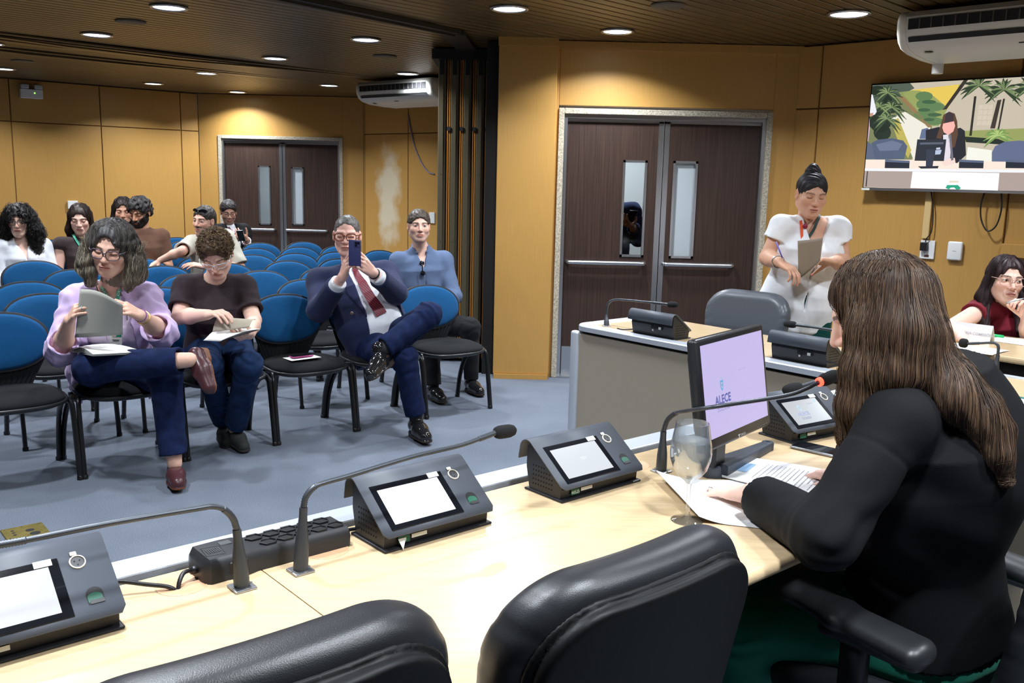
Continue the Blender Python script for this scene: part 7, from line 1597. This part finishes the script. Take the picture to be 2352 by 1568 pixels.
# ---- people in the rear rows
def seat(r, k): p = AO + AU * (.542 * (k + .5)) - AV * (.53 + .715 * r - .315); return A(p[0], p[1], 0)
def rear(label, rk, hp, f, skin, tb, face, hair, top, limb=1.0, w=(1, 1), over=None, hs=1.08, dy=0.0, legs=M_DENIM, hands=None, u=(0, 0, 1)):
    s_ = seat(*rk); y = s_[1] + dy; c = at(hp[0], hp[1], y - .02); pel = A(s_[0], s_[1], .53) - AV * .05; nk = c + A(0, 0, -.155 * hs) - A(f[0], f[1], 0) * .025
    lean = nk - pel; J = dict(pel=pel, neck=nk, shR=nk - AU * .172 + A(0, 0, -.055), shL=nk + AU * .172 + A(0, 0, -.055)); dn = A(0, 0, -.27)
    for q, sg in (('R', -1), ('L', 1)):
        J['el' + q] = J['sh' + q] + dn + AU * .04 * sg + AV * .05; J['wr' + q] = J['el' + q] + AV * .20 - AU * .10 * sg + A(0, 0, -.04); J['hip' + q] = pel + AU * .09 * sg; J['kn' + q] = J['hip' + q] + AV * .43 + A(0, 0, .0); J['an' + q] = A(*(J['kn' + q] + AV * .02)[:2], .1)
    if over: J.update(over(J, c, y))
    H = hands(J) if hands else [hand_caps(J['wr' + q], AV - AU * .3 * sg, (0, 0, -1), sg * -1, (.35,) * 4) for q, sg in (('R', -1), ('L', 1))]
    h = Head(c, f, u, hs); P = Person(label, J, skin, h, tb, w, limb, face, H); P.build_body(.016, .0048, .0055); top(P); P.trousers(legs, .013, 1.0, .98, fa=.003)
    for q in 'RL': P.shoe(q, AV, (0, 0, 1), M_LEATHER, 1.0, .010)
    hair(P, h); return P
def simple_hair(c1, c2, vox=.006, **kw): 
    def g(P, h): V, Q = nets(lambda p: short_hair(h.loc(p), **kw) * h.sc, *box_of(h, .2), vox); hair_obj(P, 'hair', [(V, Q, mottled(c1, c2, 60)(V))])
    return g
def long_hair(c1, c2, o=.010, drop=.24, wid=.085, thick=.026, curl=0.0, n=500, fringe=0.0, fwd=.04):
    def g(P, h):
        def hf(p):
            q = h.loc(p); m = q.copy(); m[:, 0] = np.abs(m[:, 0]); d = hc(q, o); d = smx(d, -ell(q, (0, .118, -.034 - fringe), (.066, .086, .118)), .008)
            e = sm(cap(m, (.064, -.015, .03), (wid, -.005, -.09), thick, thick * 1.25), cap(m, (wid, -.005, -.09), (wid * 1.02, fwd, -drop), thick * 1.25, thick * .7), .03); e = sm(e, cap(q, (0, -.06, 0), (0, -.07, -drop * .8), .065, .06), .03)
            d = sm(d, e, .025); d = smx(d, -ell(q, (0, .11, -.05), (.056, .07, .085)), .008)
            return (d - (curl * .010 * np.sin(q[:, 0] * 120 + 2 * fold(p, 22)) * np.sin(q[:, 2] * 110 + q[:, 1] * 70) if curl else .002 * np.sin(m[:, 0] * 220 + 2 * fold(p, 10)))) * h.sc
        V, Q = nets(hf, *box_of(h, .24, (-.36, .22)), .0065); parts = [(V, Q, mottled(c1, c2, 40)(V))]
        rt, dr_ = cap_roots(h, n, 3, .0, .0, .04, o); parts.append(hair_strands(hf, rt, dr_, drop + .18, .014, .0013, .003 + curl * .006, [c1, c2], .35, .10, 40, .2, 3, curl * .011)); 
        if curl:
            rng = np.random.default_rng(4); s_ = rng.choice([-1, 1], n); a = np.stack([s_ * rng.uniform(.07, .13, n), rng.uniform(-.06, .05, n), rng.uniform(-drop * .8, .08, n)], 1); parts.append(hair_strands(hf, h.c + a * h.sc @ h.R, np.tile([0, 0, -1.], (n, 1)), .16, .008, .0016, .006, [c1, c2], .4, 0, 150, .6, 7, .012))
        hair_obj(P, 'hair', parts)
    return g
BLK, BLK2 = srgb(30, 27, 28), srgb(42, 37, 36)
if want('bg'):
    def top1(P):
        P.top('shirt', cloth('white_cotton', srgb(232, 234, 240), .8), .010, th=.014, sleeve=1.7, sw=.020, hem=-.05, neckr=.066, fa=.006, fs=12, vneck=([.6, .85, 1.0], [0, .02, .06])); P.glasses(M_BLACK, .027, .020, .0020)
    rear('person with long curly black hair and glasses in white blouse, near the left picture edge', (5, .62), (44, 508), (.28, -.95, -.10), srgb(226, 184, 164), TF, dict(eyes='open', lips=srgb(170, 80, 80)), long_hair(BLK, BLK2, .020, .27, .105, .044, 1.0, 900, .012), top1)
    def top2(P):
        P.top('tank_top', cloth('brown_knit', srgb(58, 48, 48), .9), .010, th=.010, sleeve=.04, sw=.006, hem=-.05, neckr=.066, fa=.003); f = P.top_f(th=.012, sleeve=0, hem=-.05, neckr=.012, fa=0)
        P.strap('lanyard', f, [hit(f, *q, 6.4, .004) for q in ((168, 538), (178, 556), (192, 574))], .009, mat('lanyard_green', srgb(58, 158, 128), .6), .006, 6); MB().lathe([(.0005, .004), (.010, .003), (.012, 0)], 12, (lambda c: at(187, 547, P.J['neck'][1] - .12) if c is None else c)(hit(f, 187, 547, 6.4, .006)), frame(x=A(1, .3, 0), z=A(.2, -1, .1))).obj('brooch', M_GOLD, P.t)
    rear('person with straight long brown hair and sleeveless dark brown top, looking down', (5, 1.5), (184, 503), (.30, -.92, -.24), srgb(234, 190, 172), TF, dict(eyes='down', lips=srgb(176, 96, 94)), long_hair(srgb(46, 36, 32), srgb(60, 46, 40), .009, .25, .080, .024, 0, 600), top2, over=lambda J, c, y: dict(elR=J['shR'] + A(-.03, -.03, -.27)))
    def beard(P):
        h = P.h
        def bf(p): q = h.loc(p); return smx(smx(head_sdf(q, P.face) - .0035, np.maximum(q[:, 2] + .040 - .9 * np.maximum(np.abs(q[:, 0]) - .03, 0), .0 - q[:, 1]), .008), -ell(q, (0, .10, -.061), (.021, .03, .0085)), .004) * h.sc
        V, Q = nets(bf, *box_of(h, .16), .005); quads_obj('beard', V, Q, M_HAIR, P.t, cols=mottled(BLK, BLK2, 90)(V))
    def hair3(P, h):
        V, Q = nets(lambda p: (short_hair(h.loc(p), .020, .064, nape=-.07, noise=.007, ns=42)) * h.sc, *box_of(h, .2), .006); hair_obj(P, 'hair', [(V, Q, mottled(BLK, BLK2, 60)(V))]); beard(P)
    rear('bearded person with thick black hair in brown T-shirt, looking down', (5, 2.4), (321, 488), (-.15, -.92, -.34), srgb(196, 146, 118), TM, dict(eyes='down', browk=.95, mous=.9), hair3, lambda P: P.top('shirt', cloth('brown_jersey', srgb(98, 70, 56), .9), .010, th=.014, sleeve=.75, sw=.020, hem=-.05, neckr=.066, fa=.004, fs=12), over=lambda J, c, y: dict(wrL=J['elL'] + AV * .12 - AU * .22 + A(0, 0, .04), wrR=J['elR'] + AV * .16 + AU * .2))
    rear('person with dark straight hair, face half hidden behind the bearded man\'s head', (6, 2.45), (283, 484), (.35, -.9, -.2), srgb(206, 156, 130), TF, dict(eyes='down'), long_hair(srgb(38, 31, 29), srgb(52, 42, 38), .009, .20, .080, .024, 0, 300), lambda P: P.top('shirt', cloth('black_jersey', (.02, .02, .022)), .012, th=.014, sleeve=.6, sw=.016))
    # man in the beige shirt, turned, one arm along the next chair back
    def over5(J, c, y): return dict(shR=at(440, 560, y - .06), shL=at(520, 545, y + .10), elR=at(418, 576, y - .30), wrR=at(368, 598, y - .30), elL=at(552, 612, y + .05), wrL=at(470, 612, y - .28), neck=at(484, 542, y + .02))
    def hands5(J): return [hand_caps(J['wrR'], (-.8, -.1, -.5), (0, .3, -.9), 1, (.4, .4, .45, .5), 1.05), hand_caps(J['wrL'], at(415, 602, J['wrL'][1] - .1) - J['wrL'], (0, .3, -.9), -1, (.25, .3, .3, .35), 1.05)]
    def hair5(P, h):
        simple_hair(srgb(46, 40, 38), srgb(66, 60, 56), o=.009, front=.060, nape=-.058, noise=.002)(P, h); mb = MB()
        for s in (-1, 1): mb.loft([[h.w(s * .036 + a * .030, .080 - .5 * abs(s * .036 + a * .03) + o_, .092 + b * .012 - .2 * abs(a) * .03) for a, b in (sup(1, 1, 2.6, k, 16) for k in range(16))] for o_ in (.0, .006)])
        mb.tube([h.w(-.014, .0835, .094), h.w(.014, .0835, .094)], .003, 6); mb.obj('sunglasses', M_GLOSSB, P.t)
    P5 = rear('person in beige shirt with sunglasses on the head, arm along a chair back', (4, 3.06), (469, 507), (-.30, -.95, -.06), srgb(212, 166, 146), TM, dict(eyes='open', gaze=-.003, stubble=.3, mous=.85, brow=(.02, .015, .012)), hair5, lambda P: P.top('shirt', cloth('beige_linen', srgb(184, 178, 164), .85), .0075, th=.016, sleeve=.92, sw=.026, hem=-.05, neckr=.062, fa=.006, fs=11, vneck=([.7, .85, .98], [0, .006, .035]), collar=.055, cgap=.024), over=over5, hands=hands5, u=(.06, 0, 1))
    ring_on(P5.t, 'wristwatch', P5.J['wrL'] * .93 + P5.J['elL'] * .07, P5.J['elL'] - P5.J['wrL'], .032, .007, M_BLACK)
    # young man in a black suit, reading his phone
    def over6(J, c, y): return dict(elR=J['shR'] + A(-.02, -.05, -.27), elL=J['shL'] + A(.06, -.08, -.22), wrR=at(532, 556, y - .34), wrL=at(566, 550, y - .28))
    def hands6(J): return [hand_caps(J['wrR'], at(546, 546, J['wrR'][1] - .02) - J['wrR'], (.4, .5, .6), 1, (.5,) * 4, 1.05), hand_caps(J['wrL'], at(556, 544, J['wrL'][1] - .05) - J['wrL'], (-.4, .6, .6), -1, (.5,) * 4, 1.05)]
    def top6(P):
        f = P.top_f(th=.010, sleeve=1.9, sw=.010, hem=-.02, neckr=.056, fa=.002, collar=.055); f2 = P.top_f(th=.012, sleeve=0, hem=-.02, neckr=.012, fa=0); P.part('shirt', f, *P.bounds(['shR', 'shL', 'elR', 'elL', 'wrR', 'wrL', 'pel', 'neck'], .22), .011, cloth('white_cotton', srgb(232, 234, 240), .8))
        op = lambda t: np.interp(t, [-.2, .1, .3, .92, 1.1], [.08, .02, .03, .05, .05]); P.top('jacket', cloth('black_suiting', (.0075, .0078, .0095)), .010, th=.022, sleeve=1.78, sw=.020, hem=-.2, neckr=.06, fa=.003, fs=10, open_=op, lapel=.004, shoulder=.066)
        P.strap('tie', f2, [hit(f2, *q, 9.0, .004) for q in ((524, 522), (530, 533), (538, 545))], [.016, .024, .03], mat('wine_tie', srgb(92, 30, 46), .5), .005, 6); P.glasses(M_BLACK, .026, .017, .0018)
    P6 = rear('young person in black suit looking down at a phone, before the far door', (7.0, 5.2), (525, 487), (.38, -.88, -.28), srgb(214, 164, 142), TM, dict(eyes='down', stubble=.65, browk=.95), simple_hair(BLK, BLK2, o=.014, front=.064, nape=-.06, noise=.002), top6, over=over6, hands=hands6, legs=cloth('black_trousers', (.012, .012, .014)), limb=1.08, w=(1.12, 1.1))
    phone('mobile_phone', 'dark phone held by the young man in the black suit', at(553, 541, P6.J['wrR'][1] - .06), A(1, .15, .1), A(.0, -.6, .8), .036, .076, mat('phone_edge', (.35, .36, .39), .3, metal=.8))
    # someone in the corridor, seen through the door's glass
    y = 8.05; c = at(1403, 430, y); pel = A(c[0], y + .02, .95); J = dict(pel=pel, neck=c + A(0, 0, -.15), shR=c + A(-.18, 0, -.20), shL=c + A(.19, -.02, -.20)); J.update(elR=J['shR'] + A(-.03, 0, -.28), elL=at(1466, 548, y - .06), wrR=J['shR'] + A(.02, -.2, -.36), wrL=at(1452, 520, y - .26), hipR=pel + A(-.09, 0, 0), hipL=pel + A(.09, 0, 0), knR=A(pel[0] - .09, y, .5), knL=A(pel[0] + .09, y, .5), anR=A(pel[0] - .09, y + .03, .1), anL=A(pel[0] + .09, y + .03, .1))
    P = Person('person in dark blue jacket behind the near door\'s glass pane, holding a phone', J, SK_D, Head(c, (.2, -.95, -.2), (0, 0, 1)), TM, (1.05, 1.05), 1.0, dict(eyes='down'), [hand_caps(J['wrR'], (0, -.7, -.5), (1, 0, 0), 1, (.4,) * 4), hand_caps(J['wrL'], at(1440, 514, y - .32) - J['wrL'], (-.1, .2, .9), -1, (.5,) * 4)])
    P.build_body(.016, .005, .0055); P.top('jacket', cloth('blue_jacket', srgb(30, 42, 78)), .011, th=.020, sleeve=1.85, sw=.018, hem=-.2, neckr=.062, fa=.004); P.trousers(cloth('black_trousers', (.012, .012, .014)), .012)
    for q in 'RL': P.shoe(q, (0, -1, 0), (0, 0, 1), M_LEATHER, 1, .010)
    simple_hair(BLK, BLK2)(P, P.h); phone('mobile_phone', 'dark phone seen through the glass pane of the near door', at(1448, 500, y - .34), A(1, .1, 0), A(.3, -.5, .8), .036, .076)
